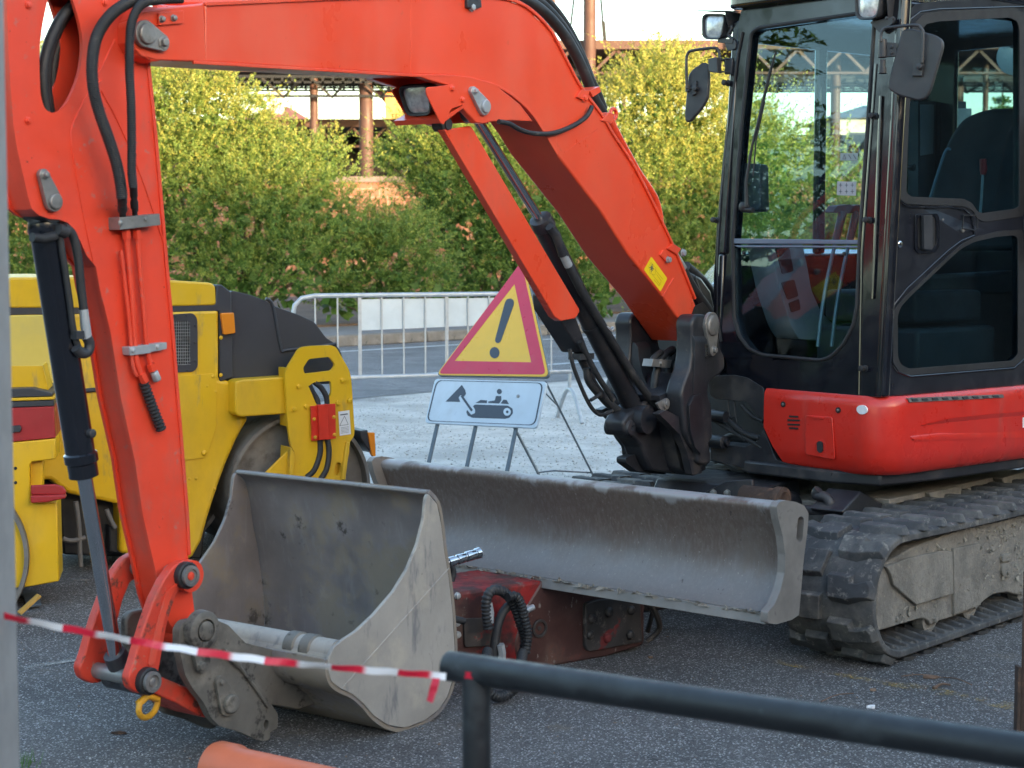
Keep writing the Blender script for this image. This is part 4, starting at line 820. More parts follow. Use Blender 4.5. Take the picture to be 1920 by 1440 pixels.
# lug plates for the boom cylinder
lug = [(780, 141), (830, 140), (880, 146), (930, 160), (975, 195), (1000, 228), (960, 226), (925, 228), (905, 232), (893, 230), (870, 205), (858, 178), (840, 160), (810, 152)]
mb = MB(); Lg = BF.tl(.118, lug); mb.prism(Lg, BF.L * -.03); mb.prism([p - BF.L * .21 for p in Lg], BF.L * -.03); obj('cylinder_lug', mb, orange, boom, bevel=.004)
pincap(BF, .118, (903, 200), .032, (883, 171), .017, boom, mat=galv)
# work light in its bracket under the boom
lb = BF.tl(.13, [(800, 164), (852, 158), (870, 196), (846, 204), (832, 234), (826, 230), (800, 176)])
mb = MB(); mb.prism(rnd(lb, .01, 3), BF.L * -.006)
for u, v in ((847, 166), (866, 187)): mb.bolt(BF.tl(.13, [(u, v)])[0], BF.L, .010, .008)
lbk = obj('lamp_bracket', mb, orange, boom, bevel=.002)
g2 = BF.tl(-.11, [(800, 166), (852, 158), (870, 196), (832, 234), (826, 230), (800, 178)]); 
mb = MB(); mb.prism(g2, BF.L * -.006); mb.prism(rnd(BF.tl(-.10, [(734, 168), (746, 164), (800, 166), (826, 214), (800, 228), (768, 226)]), .01), BF.L * -.006)
mb.prism(BF.tl(.12, [(826, 222), (870, 196), (872, 200), (830, 231)]), BF.L * -.22); obj('lamp_bracket', mb, orange, boom)
def worklight(fr, c, w_, h_, dep, par, name='work_light', tilt=0, roll=0):
    """rounded rectangular lamp facing fr.F: housing with a hood, a ribbed lens"""
    x = fr.L * math.cos(roll) + V((0, 0, 1)) * math.sin(roll); z = V((0, 0, 1)) * math.cos(roll) - fr.L * math.sin(roll); n = (fr.F * math.cos(tilt) - V((0, 0, 1)) * math.sin(tilt)); z = (z - n * z.dot(n)).normalized()
    def ring(k, off): return rnd([c + x * (w_ * k * .98) + z * (h_ * k) + n * off, c - x * (w_ * k) + z * (h_ * k) + n * off, c - x * (w_ * k * .8) - z * (h_ * k) + n * off, c + x * (w_ * k * .78) - z * (h_ * k) + n * off], min(w_, h_) * .55, 4)
    mb = MB(); rs_ = [ring(.45, -dep), ring(.8, -dep * .75), ring(1.0, -dep * .3), ring(1.04, 0), ring(1.0, .008), ring(.90, .006), ring(.86, -.006)]; k = len(rs_[0])
    mb.add([p for r_ in rs_ for p in r_], [[i * k + j, i * k + (j + 1) % k, (i + 1) * k + (j + 1) % k, (i + 1) * k + j] for i in range(len(rs_) - 1) for j in range(k)] + [list(range(k))])
    b = obj(name, mb, plastic, par, ang=40); mb = MB(); r_ = ring(.86, -.005); cc = c + n * .004; mb.add(r_ + [p * .5 + cc * .5 + n * .003 for p in ring(.86, -.002)] + [cc], [[j, (j + 1) % k, k + (j + 1) % k, k + j] for j in range(k)] + [[k + j, k + (j + 1) % k, 2 * k] for j in range(k)]); obj('lens', mb, lens, b, ang=60); return b, x, z, n
c = BF.tl(.0, [(782, 188)])[0]; b_, _, _, _ = worklight(BF, c + BF.L * 0.0, .074, .055, .09, boom, tilt=.3)
# yellow warning sticker
st = BF.tl(.1105, [(1221, 481), (1251, 522), (1238, 547), (1207, 506)]); mb = MB(); mb.prism(rnd(st, .006, 2), BF.L * .0012); stk = obj('warning_sticker', mb, M('sticker_yellow', (.85, .62, .015), .4, var=.03), boom)
mb = MB(); cx = BF.tl(.112, [(1222, 503)])[0]
for k in range(8):
    a = k * .785 + .2; d = BF.F * math.cos(a) + V((0, 0, 1)) * math.sin(a); mb.bar(cx + d * .003, cx + d * (.013 if k % 2 else .018), .0042, .0006, BF.L)
mb.lathe(cx, BF.L, [(0, .006), (.0006, .006)], 10); mb.k = 1
for pts in ([(1221, 492), (1230, 503), (1228, 516), (1219, 512), (1216, 500), (1221, 492)], [(1228, 505), (1243, 524)], [(1222, 513), (1238, 534)], [(1231, 514), (1240, 527), (1236, 536), (1226, 524)]):
    q = BF.tl(.1125, pts)
    for i in range(len(q) - 1): mb.bar(q[i], q[i + 1], .0016, .0006, BF.L)
obj('pictogram', mb, [signblk, M('sticker_ink', (.5, .34, .02), .5)], stk)
# bolt plates near the arm
for (u, v) in ((303, 36), (325, 34)):
    mb = MB(); q = BF.tl(.119, [(u - 8, v - 12), (u + 16, v - 14), (u + 16, v + 10), (u - 8, v + 12)]); mb.prism(rnd(q, .004, 2), BF.L * .008); mb.k = 1; mb.bolt(BF.tl(.127, [(u, v)])[0], BF.L, .009, .01); obj('bolt_plate', mb, [orange, zinc], boom, bevel=.001)
# red pipes and hose along the top of the boom
mb = MB(); A = BF.tl(.03, [(1146, 222), (1150, 236), (1170, 275), (1195, 320), (1215, 350), (1228, 372), (1236, 400), (1240, 425), (1254, 455), (1266, 470)]); mb.tube(catmull(A, 6), .0155, 14)
obj('steel_pipe', mb, orange, boom)
mb = MB(); A = BF.tl(-.03, [(1146, 222), (1165, 268), (1190, 318), (1215, 375), (1230, 420), (1250, 455)]); mb.tube(catmull(A, 6), .012, 12); obj('steel_pipe', mb, rubber, boom)
mb = MB(); A = BF.tl(.04, [(1290, 520), (1255, 452)]); 
for c4, hh in ((((1128, 226), (1147, 232), (1154, 214), (1142, 210)), .05), (((1082, 182), (1100, 190), (1106, 170), (1090, 168)), .02), (((1106, 170), (1124, 162), (1127, 172), (1112, 182)), .06), (((1252, 466), (1270, 478), (1278, 466), (1262, 456)), .05), (((1238, 478), (1252, 492), (1258, 480), (1244, 468)), .02)):
    mb.prism(BF.tl(.12, c4), BF.L * -(.16 if hh > .03 else .03))
mb.bolt(BF.tl(.12, [(1096, 184)])[0], BF.L, .012, .01); p = BF.tl(.0, [(1150, 214)])[0]; mb.tube(circ(p, BF.L, .022, 16), .009, 8, closed=True); obj('pipe_clamp', mb, orange, boom, bevel=.003)
mb = MB(); mb.bolt(BF.tl(.13, [(1280, 474)])[0], BF.L, .014, .012); mb.bolt(BF.tl(.12, [(1252, 487)])[0], BF.L, .012, .014); A = BF.tl(.05, [(1266, 478), (1274, 492), (1282, 503)]); mb.tube(A, [.016, .018, .014], 12); A = BF.tl(.03, [(1130, 210), (1138, 222)]); mb.tube(A, .017, 12); mb.bolt(BF.tl(.118, [(884, 14)])[0], BF.L, .012, .012); obj('fitting', mb, galv, boom)
mb = MB(); A = BF.tl(.04, [(1276, 495), (1300, 540), (1328, 580), (1336, 600)]); mb.tube(catmull(A, 5), .02, 12); A = BF.tl(-.03, [(1285, 500), (1318, 530), (1336, 560), (1345, 600)]); mb.tube(catmull(A, 5), .026, 12); A = BF.tl(0, [(1295, 520), (1310, 560), (1322, 590)]); mb.tube(catmull(A, 5), .024, 12); obj('hose', mb, rubber, boom)
mb = MB(); mb.prism(BF.tl(.02, [(1288, 505), (1316, 520), (1334, 545), (1342, 580), (1336, 600), (1316, 590), (1300, 560), (1290, 530)]), BF.L * -.05); obj('hose_sleeve', mb, castblk, boom, bevel=.015)
# big hoses over the elbow
for off, rr, pts in ((.04, .022, [(925, -22), (965, -8), (1000, 8), (1030, 32), (1062, 72), (1088, 120), (1104, 158), (1116, 188), (1130, 212)]), (-.01, .022, [(925, -28), (985, -12), (1022, 14), (1055, 52), (1082, 98), (1100, 138), (1118, 175), (1130, 205)]), (-.06, .018, [(930, -34), (1000, -16), (1035, 12), (1066, 55), (1092, 108), (1112, 160)])):
    mb = MB(); mb.tube(catmull(BF.tl(off, pts), 7), rr, 14); obj('hose', mb, rubber, boom)
mb = MB(); mb.tube(catmull(BF.tl(.13, [(1110, 200), (1098, 220), (1070, 238), (1035, 250), (1000, 250), (975, 243), (955, 232), (935, 228)]), 6), .0095, 10); obj('lamp_cable', mb, rubber, boom)
mb = MB(); mb.fbox(BF, 0, 0, 0, 0, 0, 0) if False else None; q = BF.tl(.125, [(877, -6), (902, -6), (904, 14), (888, 18), (877, 14)]); mb.prism(q, BF.L * -.03); obj('hose_clamp', mb, castblk, boom, bevel=.003)
mb = MB(); mb.tube(catmull(BF.tl(.05, [(290, 14), (330, 18), (420, 12), (480, 6), (520, 10), (560, 4), (700, -6), (860, -12), (930, -22)]), 6), .012, 10); mb.tube(catmull(BF.tl(.0, [(290, 4), (420, 4), (560, -4), (700, -12), (930, -26)]), 6), .012, 10); obj('steel_pipe', mb, orange, boom)

# --- boom cylinder
def along(fr, l, a, b): A = fr.tl(l, [a, b]); return A[0], A[1]
a, b = along(BF, .0, (1012, 408), (1192, 775)); mb = MB(); d = (b - a).normalized(); Lc = (b - a).length
mb.lathe(a, d, [(0, .028), (.004, .045), (.05, .048), (.055, .043), (Lc - .02, .043), (Lc, .035)], 28); mb.lathe(a + d * Lc * .52, d, [(0, .047), (.02, .047)], 28); bc = obj('boom_cylinder', mb, castblk, ex)
mb = MB(); r0_, _ = along(BF, .0, (893, 222), (1004, 412)); mb.cyl(r0_, a + d * .05, .019, 20); obj('rod', mb, chrome, bc)
mb = MB(); e = BF.tl(.0, [(893, 208)])[0]; mb.cyl(e - BF.L * .05, e + BF.L * .05, .04, 20); e2 = BF.tl(.02, [(1190, 785)])[0]; mb.cyl(e2 - BF.L * .07, e2 + BF.L * .07, .06, 24); e3 = BF.tl(.06, [(1185, 803)])[0]; mb.lathe(e3 - BF.L * .12, BF.L, [(0, .035), (.11, .035), (.12, .03), (.121, .012), (.115, .01)], 20); p = BF.tl(.08, [(842, 233)])[0]; mb.lathe(p - BF.L * .06, BF.L, [(0, .026), (.05, .03), (.055, .02), (.06, .02)], 18); obj('eye', mb, castblk, bc)
gd = BF.tl(.075, [(832, 243), (884, 236), (899, 262), (1088, 582), (1080, 597), (1052, 602), (1040, 594)])
mb = MB(); mb.prism(rnd(gd, [0, .006, .004, .01, .008, .008, .004], 2), BF.L * -.008); ed = BF.tl(.075, [(832, 243), (1040, 594), (1052, 602)]); mb.add([ed[0], ed[1], ed[2], ed[2] - BF.L * .03, ed[1] - BF.L * .03, ed[0] - BF.L * .03] + [x - BF.F * .008 for x in (ed[0], ed[1], ed[2], ed[2] - BF.L * .03, ed[1] - BF.L * .03, ed[0] - BF.L * .03)], [[0, 1, 4, 5], [1, 2, 3, 4], [6, 7, 10, 11], [7, 8, 9, 10], [0, 5, 11, 6], [2, 3, 9, 8]])
obj('rod_guard', mb, orange, bc, bevel=.006)
sp_ = BF.tl(-.09, [(997, 552), (1012, 535), (1045, 600), (1068, 660), (1052, 660), (1000, 580)]); mb = MB(); mb.prism(sp_, BF.L * .10); obj('lower_guard', mb, castblk, bc, bevel=.006)
mb = MB(); mb.tube(catmull(BF.tl(.06, [(1050, 462), (1062, 490), (1090, 545), (1130, 610), (1172, 680), (1210, 735), (1240, 770), (1268, 792)]), 6), [.017] * 36 + [.022, .024, .026, .026, .024, .022, .02], 12); obj('hose', mb, rubber, bc)
mb = MB(); mb.tube(BF.tl(.06, [(1030, 425), (1042, 440), (1050, 462), (1056, 478)]), [.017, .02, .018, .02], 12); mb.k = 1; mb.tube(BF.tl(.06, [(1056, 478), (1066, 498)]), [.017, .018], 12); mb.tube(BF.tl(.07, [(1135, 612), (1146, 620), (1150, 614)]), [.007, .009, .007], 8); obj('fitting', mb, [castblk, galv], bc)
mb = MB()
for pts, rr, l in (([(1068, 655), (1076, 690), (1096, 740), (1112, 768), (1128, 778), (1148, 770)], .0085, .0), ([(1080, 650), (1100, 690), (1112, 720), (1135, 750), (1160, 772)], .02, -.03), ([(1088, 640), (1118, 700), (1150, 750)], .012, .03), ([(1100, 690), (1104, 715), (1125, 742)], .016, .0)): mb.tube(catmull(BF.tl(l, pts), 6), rr, 10)
mb.box(BF.tl(.0, [(1090, 668)])[0], (BF.F, BF.L, V((0, 0, 1))), (.05, .03, .012)); mb.tube(BF.tl(.02, [(1108, 750), (1118, 744), (1126, 738)]), .008, 8); obj('hose', mb, rubber, bc)

# --- dipper arm
al = .055
hole = [(80, 45), (86, 15), (92, -10), (130, -20), (146, 30), (155, 70), (154, 110), (146, 150), (128, 190), (112, 208), (98, 213), (84, 205), (76, 180), (74, 130), (74, 90)]
apx = [(10, -60), (12, 0), (17, 120), (25, 233), (32, 277), (42, 322), (52, 367), (60, 392), (74, 404), (92, 410), (112, 412), (128, 418), (140, 432), (152, 455), (163, 480), (180, 500), (187, 540), (207, 620), (227, 747), (253, 863), (267, 960), (278, 1010), (290, 1062), (302, 1120), (318, 1170), (340, 1196), (362, 1192), (366, 1160), (353, 1050), (348, 960), (343, 897), (328, 713), (320, 613), (308, 480), (290, 267), (275, 112), (268, 60), (255, 20), (240, -20), (230, -60)]
ah = rnd(BF.tl(al, hole), .03, 3)
mb = MB(); A3 = BF.tl(al, apx); mb.prism(A3, BF.L * -.012, [ah]); mb.prism([p - BF.L * .098 for p in A3], BF.L * -.012, [[p - BF.L * .098 for p in ah]])
A4 = BF.tl(al - .0125, [(14, -60)] + apx[1:-1] + [(228, -60)]); ac4 = sum(A4, V((0, 0, 0))) / len(A4)
mb.prism([p + (ac4 - p).normalized() * .0015 for p in A4], BF.L * -.085, [BF.tl(al - .0125, [(36, -45), (30, 0), (34, 120), (42, 230), (62, 320), (150, 330), (205, 250), (228, 120), (222, 0), (206, -45)])]); arm = obj('dipper_arm', mb, armred, ex, ang=30)
strip_px(BF, al - .004, [(275, 118), (290, 267), (308, 480), (320, 613), (328, 713), (343, 897), (348, 960), (352, 1040)], .012, .010, arm, armred)
mb = MB()
for pts in ([(191, 150), (168, 172), (150, 205), (133, 250), (142, 320), (158, 410), (175, 490)], [(190, 170), (215, 215), (240, 270), (270, 345), (305, 450)], [(215, 75), (188, 130), (165, 165)]):
    A = catmull(BF.tl(al + .0005, pts), 5); mb.tube(A, .0035, 6)
obj('weld_seam', mb, armred, arm)
mb = MB()
for u, v in ((53, 10), (52, 226), (196, 5)): mb.lathe(BF.tl(al, [(u, v)])[0], BF.L, [(0, .011), (.004, .011), (.0045, .008), (.009, .007), (.0095, .004)], 12)
obj('rivet', mb, armred, arm)
# boss around the boom pin, pin caps
mb = MB(); p = BF.tl(al, [(264, 66)])[0]; mb.lathe(p, BF.L, [(0, .085), (.055, .08), (.06, .07)], 32); obj('boss', mb, armred, arm)
pincap(BF, .120, (268, 64), .040, (299, 80), .026, arm)
pincap(BF, al + .004, (96, 378), .029, (77, 328), .017, arm)
# hoses
mb = MB(); mb.corr(BF.tl(al + .10, [(300, -20), (258, -4), (212, 24), (183, 65), (173, 115), (175, 165), (186, 210), (203, 258), (218, 305), (226, 345), (229, 372)]), .0165, .0058, .0011); obj('corrugated_hose', mb, rubber, arm, ang=180)
mb = MB(); mb.corr(BF.tl(al + .13, [(340, -2), (300, 0), (266, 8), (248, 38), (243, 80), (243, 140), (246, 200), (247, 270), (247, 320), (250, 352)]), .0128, .005, .001); obj('corrugated_hose', mb, rubber, arm, ang=180)
mb = MB()
for c_, r0_ in (([(229, 370), (230, 392)], .014), ([(250, 350), (253, 388)], .0115)):
    A = [BF.tl(al + .09, [c_[0]])[0], BF.tl(al + .03, [(c_[1][0], 404)])[0]]; d_ = (A[1] - A[0]).normalized(); q_ = (A[1] - A[0]).length; mb.lathe(A[0] - d_ * .01, d_, [(0, r0_), (q_ * .4, r0_ * 1.05), (q_ * .5, r0_ * .75), (q_ * .6, r0_ * 1.05), (q_ * .8, r0_ * 1.05), (q_ * .85, r0_ * .7), (q_ + .02, r0_ * .7)], 14)
    A = BF.tl(al + .035, [(c_[1][0], 386), (c_[1][0] + 1, 405)]); mb.lathe(A[0], A[1] - A[0], [(0, .011), (.016, .011), (.017, .008), (.03, .008)], 6)
obj('fitting', mb, rubber, arm)
mb = MB(); q = BF.tl(al + .0, [(203, 408), (278, 401), (280, 422), (204, 431)]); mb.prism(q, BF.L * .05); mb.bolt(BF.tl(al + .05, [(226, 418)])[0], BF.L, .008, .003); mb.bolt(BF.tl(al + .05, [(273, 411)])[0], BF.L, .006, .003); obj('clamp_block', mb, zinc, arm, bevel=.003)
mb = MB()
mb.tube(catmull(BF.tl(al + .02, [(236, 430), (240, 480), (247, 560), (251, 620), (254, 655), (257, 682), (266, 708)]), 6), .0085, 12)
mb.tube(catmull(BF.tl(al + .02, [(256, 430), (260, 480), (267, 560), (272, 620), (275, 650), (278, 668), (284, 688)]), 6), .0075, 12)
mb.tube(catmull(BF.tl(al + .02, [(227, 470), (233, 520), (242, 600), (246, 650), (249, 685), (256, 705)]), 6), .006, 10)
for a_, b_ in (((236, 432), (238, 448)), ((256, 432), (258, 447)), ((264, 700), (272, 716)), ((282, 682), (286, 695))):
    A = BF.tl(al + .02, [a_, b_]); mb.lathe(A[0], A[1] - A[0], [(0, .014), ((A[1] - A[0]).length, .014)], 6)
obj('steel_pipe', mb, armred, arm)
mb = MB(); A = BF.tl(al + .02, [(270, 718), (283, 755), (303, 806)]); mb.corr([A[0], A[1], A[2]], .0145, .012, .0018); obj('hose_end', mb, rubber, arm, ang=30)
mb = MB(); A = BF.tl(al + .02, [(288, 696), (297, 718)]); mb.lathe(A[0], A[1] - A[0], [(0, .012), (.006, .015), (.03, .015), (.034, .010)], 6); q = BF.tl(al, [(228, 650), (268, 645), (269, 661), (230, 666)]); mb.prism(rnd(q, .004), BF.L * .034); q = BF.tl(al, [(268, 645), (302, 641), (302, 654), (270, 660)]); mb.prism(rnd(q, .004), BF.L * .026); mb.bolt(BF.tl(al + .034, [(249, 657)])[0], BF.L, .008, .005); mb.bolt(BF.tl(al + .026, [(295, 650)])[0], BF.L, .007, .005); obj('pipe_clamp', mb, galv, arm, bevel=.003)
# hoses running through the slot of the arm
mb = MB()
for l, du in ((-.02, 0), (-.06, 12), (.01, -6)): mb.tube(catmull(BF.tl(l, [(160 + du, -10), (120 + du, 35), (95 + du, 90), (86 + du, 150), (96 + du, 225)]), 6), .016, 12)
obj('hose', mb, rubber, arm)
mb = MB(); q = BF.tl(-.07, [(84, -30), (116, -30), (128, 60), (150, 130), (160, 70), (150, -30)]); mb.prism(q, BF.L * .01); obj('inner_plate', mb, matblk, arm)
# bosses at the bottom of the arm
mb = MB()
for u, v, r_, w_ in ((345, 1078, .05, .18), (366, 1188, .055, .20)): p = BF.tl(.0, [(u, v)])[0] if False else BF.tl(al, [(u, v)])[0] - BF.L * al; mb.cyl(p - BF.L * w_ / 2, p + BF.L * w_ / 2, r_, 24)
obj('boss', mb, armred, arm)
# --- bucket cylinder
a, b = along(BF, .0, (83, 425), (157, 890)); d = (b - a).normalized(); Lc = (b - a).length
mb = MB(); mb.lathe(a - d * .02, d, [(0, .02), (.005, .045), (.03, .05), (.05, .044), (Lc - .05, .044), (Lc - .045, .050), (Lc - .02, .050), (Lc - .015, .044), (Lc + .025, .044), (Lc + .03, .03)], 32); kc = obj('bucket_cylinder', mb, cabblk, ex)
mb = MB(); b2 = BF.tl(.0, [(218, 1238)])[0]; mb.cyl(b - d * .1, b2, .0225, 24); obj('rod', mb, chrome, kc)
mb = MB(); mb.tube(catmull(BF.tl(.05, [(100, 440), (112, 445), (118, 480), (130, 560), (138, 620), (150, 655), (166, 655)]), 6), .010, 10); mb.tube(catmull(BF.tl(.06, [(120, 425), (136, 440), (146, 480), (152, 540), (157, 580)]), 6), .013, 12); mb.tube(BF.tl(.06, [(108, 430), (124, 436)]), .018, 12); mb.tube(BF.tl(.05, [(60, 445), (80, 448), (104, 442)]), .014, 12)
obj('hose', mb, rubber, kc)
mb = MB(); mb.tube(BF.tl(.06, [(157, 580), (160, 610), (164, 636)]), [.013, .015, .014], 12); mb.k = 1; mb.tube(catmull(BF.tl(.06, [(163, 632), (168, 646), (164, 660), (152, 662), (142, 652)]), 4), .0155, 12); mb.box(BF.tl(.05, [(142, 628)])[0], (BF.F, BF.L, V((0, 0, 1))), (.014, .02, .012)); p = BF.tl(.04, [(166, 812)])[0]; mb.lathe(p, BF.L, [(0, .013), (.02, .013), (.022, .009)], 12); obj('fitting', mb, [galv, plastic], kc)
mb = MB(); p = BF.tl(.0, [(80, 385)])[0]; mb.cyl(p - BF.L * .05, p + BF.L * .05, .05, 24); mb.cyl(p - BF.L * .04, BF.tl(0, [(84, 430)])[0] + BF.L * .0, .035, 20); obj('eye', mb, castblk, kc)
# --- bucket links
def linkplate(l, pts, th, par, mat=linkred, name='bucket_link', base=None):
    q = BF.tl(base if base is not None else l, pts)
    if base is not None: q = [x + BF.L * (l - base) for x in q]
    mb = MB(); mb.prism(rnd(q, .012, 3), BF.L * -th); return obj(name, mb, mat, par, bevel=.006, seg=3)
lk = [(325, 1062), (345, 1050), (362, 1062), (368, 1082), (358, 1096), (336, 1105), (322, 1140), (312, 1180), (306, 1215), (300, 1250), (292, 1282), (282, 1300), (264, 1302), (246, 1292), (240, 1272), (250, 1245), (258, 1215), (272, 1170), (288, 1125), (308, 1085)]
n1 = linkplate(.125, lk, .035, ex); n2 = linkplate(-.095, lk, .035, ex, base=.125)
mb = MB(); g_ = BF.tl(.1255, [(333, 1090), (318, 1120), (306, 1160), (296, 1205), (288, 1245), (275, 1248), (284, 1205), (296, 1155), (310, 1110)]); mb.prism(rnd(g_, .01), BF.L * .006); obj('rib', mb, armred, n1, bevel=.003)
for (u, v), c_ in (((345, 1078), 1), ((273, 1276), 0)):
    p = BF.tl(.125, [(u, v)])[0]
    mb = MB(); mb.lathe(p, BF.L, [(0, .042), (.02, .042), (.024, .038)], 28); mb.k = 1; mb.lathe(p + BF.L * .022, BF.L, [(0, .032), (.014, .032), (.015, .022), (.008, .021)], 28); mb.k = 2; mb.lathe(p + BF.L * .026, BF.L, [(0, .014), (.006, .013), (.008, .008)], 16); obj('pin', mb, [matblk, zinc, armred if c_ else zinc], n1)
    mb = MB(); mb.cyl(p - BF.L * .25, p, .025, 16); obj('pin', mb, zinc, n2)
lo = [(262, 1262), (290, 1264), (330, 1280), (365, 1295), (400, 1310), (430, 1330), (420, 1350), (380, 1345), (330, 1318), (290, 1300), (262, 1295)]
l3 = linkplate(.085, lo, .17, ex)
p = BF.tl(.08, [(273, 1276)])[0] - BF.L * .08; mb = MB(); mb.cyl(p - BF.L * .075, p + BF.L * .075, .045, 24); q1 = BF.tl(.0, [(214, 1225)])[0]; mb.tube([q1, p], [.035, .045], 16)
for k in (-.04, .03): mb.lathe(p + BF.L * k + BF.F * .04, BF.F, [(0, .022), (.006, .022), (.007, .012), (.003, .010)], 16)
obj('rod_eye', mb, castblk, kc)
p = BF.tl(.06, [(278, 1322)])[0]; mb = MB(); A = [p + BF.F * (.056 * math.cos(t)) + V((0, 0, .036 * math.sin(t))) + BF.L * .02 * math.cos(t) for t in [R(150 + 10 * k) for k in range(25)]]; mb.tube(A, .0095, 10); mb.tube([p + BF.F * .04 + V((0, 0, .012)), p + V((0, 0, .03)), p - BF.F * .04 + V((0, 0, .012))], .012, 10); obj('lifting_hook', mb, gold, l3)
# --- bucket
nl, flr = .36, -.57
BW = nl - flr
side = [(803, 925), (820, 945), (828, 985), (833, 1030), (842, 1085), (849, 1150), (853, 1215), (850, 1270), (840, 1305), (822, 1332), (795, 1352), (760, 1365), (728, 1360), (702, 1343), (684, 1322), (662, 1302), (638, 1291), (622, 1278), (616, 1258), (616, 1236), (626, 1214), (643, 1200), (668, 1184), (702, 1152), (738, 1110), (764, 1068), (783, 1022), (795, 975), (799, 935)]
S3 = BF.tl(nl, side); mb = MB(); mb.prism(rnd(S3, .008, 2), BF.L * -.014); bk = obj('bucket', mb, bucketout, ex, bevel=.002)
mb = MB(); mb.prism([p - BF.L * (BW - .014) for p in rnd(S3, .008, 2)], BF.L * -.014); obj('side_plate', mb, bucketin, bk, bevel=.002)
sh = BF.tl(nl - .005, side[:20]); mb = MB(); mb.strip(catmull(sh, 3), BF.L * -(BW - .012), .014); obj('shell', mb, bucketin, bk, ang=60); lp = BF.tl(nl - .012, [(801, 924)])[0]; mb = MB(); mb.tube([lp, lp - BF.L * (BW - .02)], .0075, 10); obj('lip', mb, bladeedge, bk)
mb = MB(); t0 = BF.tl(nl - .014, [(634, 1226)])[0]; mb.tube([t0, t0 - BF.L * (BW - .03)], .044, 24); obj('top_tube', mb, bucketout, bk)
mb = MB(); q = BF.tl(nl - .014, [(655, 1296), (622, 1276), (616, 1240), (626, 1216)]); mb.strip(q, BF.L * -(BW - .028), .012); obj('back_plate', mb, bucketout, bk, ang=60)
for l_ in (.165, .235): 
    mb = MB(); c_ = t0 + BF.L * (l_ - (nl - .014)); mb.lathe(c_ - BF.L * .02, BF.L, [(0, .05), (.04, .05), (.045, .044)], 24); obj('collar', mb, earst, bk)
ear = [(336, 1180), (346, 1165), (370, 1160), (400, 1160), (428, 1172), (450, 1195), (470, 1215), (476, 1240), (475, 1265), (490, 1288), (505, 1315), (522, 1340), (520, 1366), (506, 1372), (508, 1383), (498, 1390), (482, 1387), (450, 1372), (412, 1362), (395, 1345), (382, 1317), (362, 1292), (347, 1265), (336, 1215)]
E1 = rnd(BF.tl(.15, ear), .012, 3)
eh = rnd(BF.tl(.15, [(494, 1358), (498, 1348), (504, 1352), (503, 1366), (497, 1370)]), .004, 2)
mb = MB(); mb.prism(E1, BF.L * -.03, [eh]); ea = obj('ear', mb, earst, bk, bevel=.006, seg=2)
mb = MB(); mb.prism([p - BF.L * .24 for p in E1], BF.L * -.03); obj('ear', mb, earst, bk, bevel=.006)
mb = MB(); p = BF.tl(.15, [(372, 1180)])[0]; mb.lathe(p, BF.L, [(0, .062), (.03, .060), (.035, .05), (.036, .036), (.02, .034)], 28); mb.lathe(p, BF.L, [(0, .03), (.036, .03), (.04, .02)], 20); q = BF.tl(.151, [(352, 1200), (372, 1205), (388, 1235), (385, 1255), (370, 1262), (360, 1240)]); mb.prism(rnd(q, .01), BF.L * .018); mb.bolt(BF.tl(.168, [(376, 1248)])[0], BF.L, .014, .014)
obj('pin', mb, earst, bk, bevel=.003)
mb = MB()                       # slotted keeper on the ear
a_ = BF.tl(.15, [(409, 1278)])[0]; b_ = BF.tl(.15, [(425, 1318)])[0]; d_ = (b_ - a_).normalized(); s_ = BF.L.cross(d_)
pts = [a_ + (d_ * math.cos(math.pi / 2 + math.pi * k / 10) + s_ * math.sin(math.pi / 2 + math.pi * k / 10)) * .02 for k in range(11)] + [b_ + (d_ * math.cos(-math.pi / 2 + math.pi * k / 14) + s_ * math.sin(-math.pi / 2 + math.pi * k / 14)) * .040 for k in range(15)]
mb.prism(pts, BF.L * .014); mb.lathe(b_, BF.L, [(.01, .030), (.026, .030), (.03, .026), (.031, .01)], 24); mb.bolt(a_ + BF.L * .012, BF.L, .009, .01); A = BF.tl(.155, [(425, 1228), (445, 1245), (475, 1285), (503, 1325)]); mb.tube(catmull(A, 4), .006, 8); A = BF.tl(.158, [(418, 1222), (432, 1230), (448, 1248)]); mb.tube(A, .012, 10); obj('keeper_plate', mb, earst, bk, bevel=.003)
mb = MB(); A = [t0 + BF.L * x for x in (-(BW - .1), -.1)]; q = BF.tl(.12, [(440, 1200), (640, 1250), (655, 1296), (560, 1330), (505, 1320), (470, 1260)]); mb.prism(q, BF.L * -.012); mb.prism([p - BF.L * .24 for p in q], BF.L * -.012); obj('gusset', mb, earst, bk, bevel=.003)
mb = MB(); A = BF.tl(nl + .0, [(640, 1292), (700, 1225), (770, 1145), (842, 1065)]); mb.tube([A[0].lerp(A[-1], i / 30) for i in range(31)], [.0022 + .0008 * (i % 2) for i in range(31)], 6); obj('weld_seam', mb, bucketout, bk)
# ---------- cab
CL = .80
cb = HF.tl(CL, [(1652, 745)])[0]; ct = HF.tl(CL, [(1693, 0)])[0]
FC = (cb - HF.o).dot(HF.F); up_c = (ct - cb).normalized(); cn = HF.L.cross(up_c).normalized()
if cn.dot(HF.F) < 0: cn = -cn
def fr(pts, off=0.): return [hit(u, v, cb + cn * off, cn) for u, v in pts]
ZT = ct.z; FT = (ct - HF.o).dot(HF.F); CR = CL - .93; FBk = FC - 1.45
outer = [(1436, -14), (1404, 2), (1388, 22), (1381, 60), (1370, 150), (1355, 300), (1344, 420), (1338, 520), (1338, 600), (1346, 650), (1362, 676), (1362, 728), (1652, 745), (1693, -24)]
wh = [(1408, 62), (1422, 52), (1632, 22), (1640, 32), (1628, 220), (1612, 450), (1607, 575), (1600, 610), (1582, 645), (1560, 668), (1540, 676), (1430, 666), (1404, 654), (1386, 630), (1376, 595), (1374, 450), (1390, 240)]
W3 = rnd(fr(wh), .02, 3)
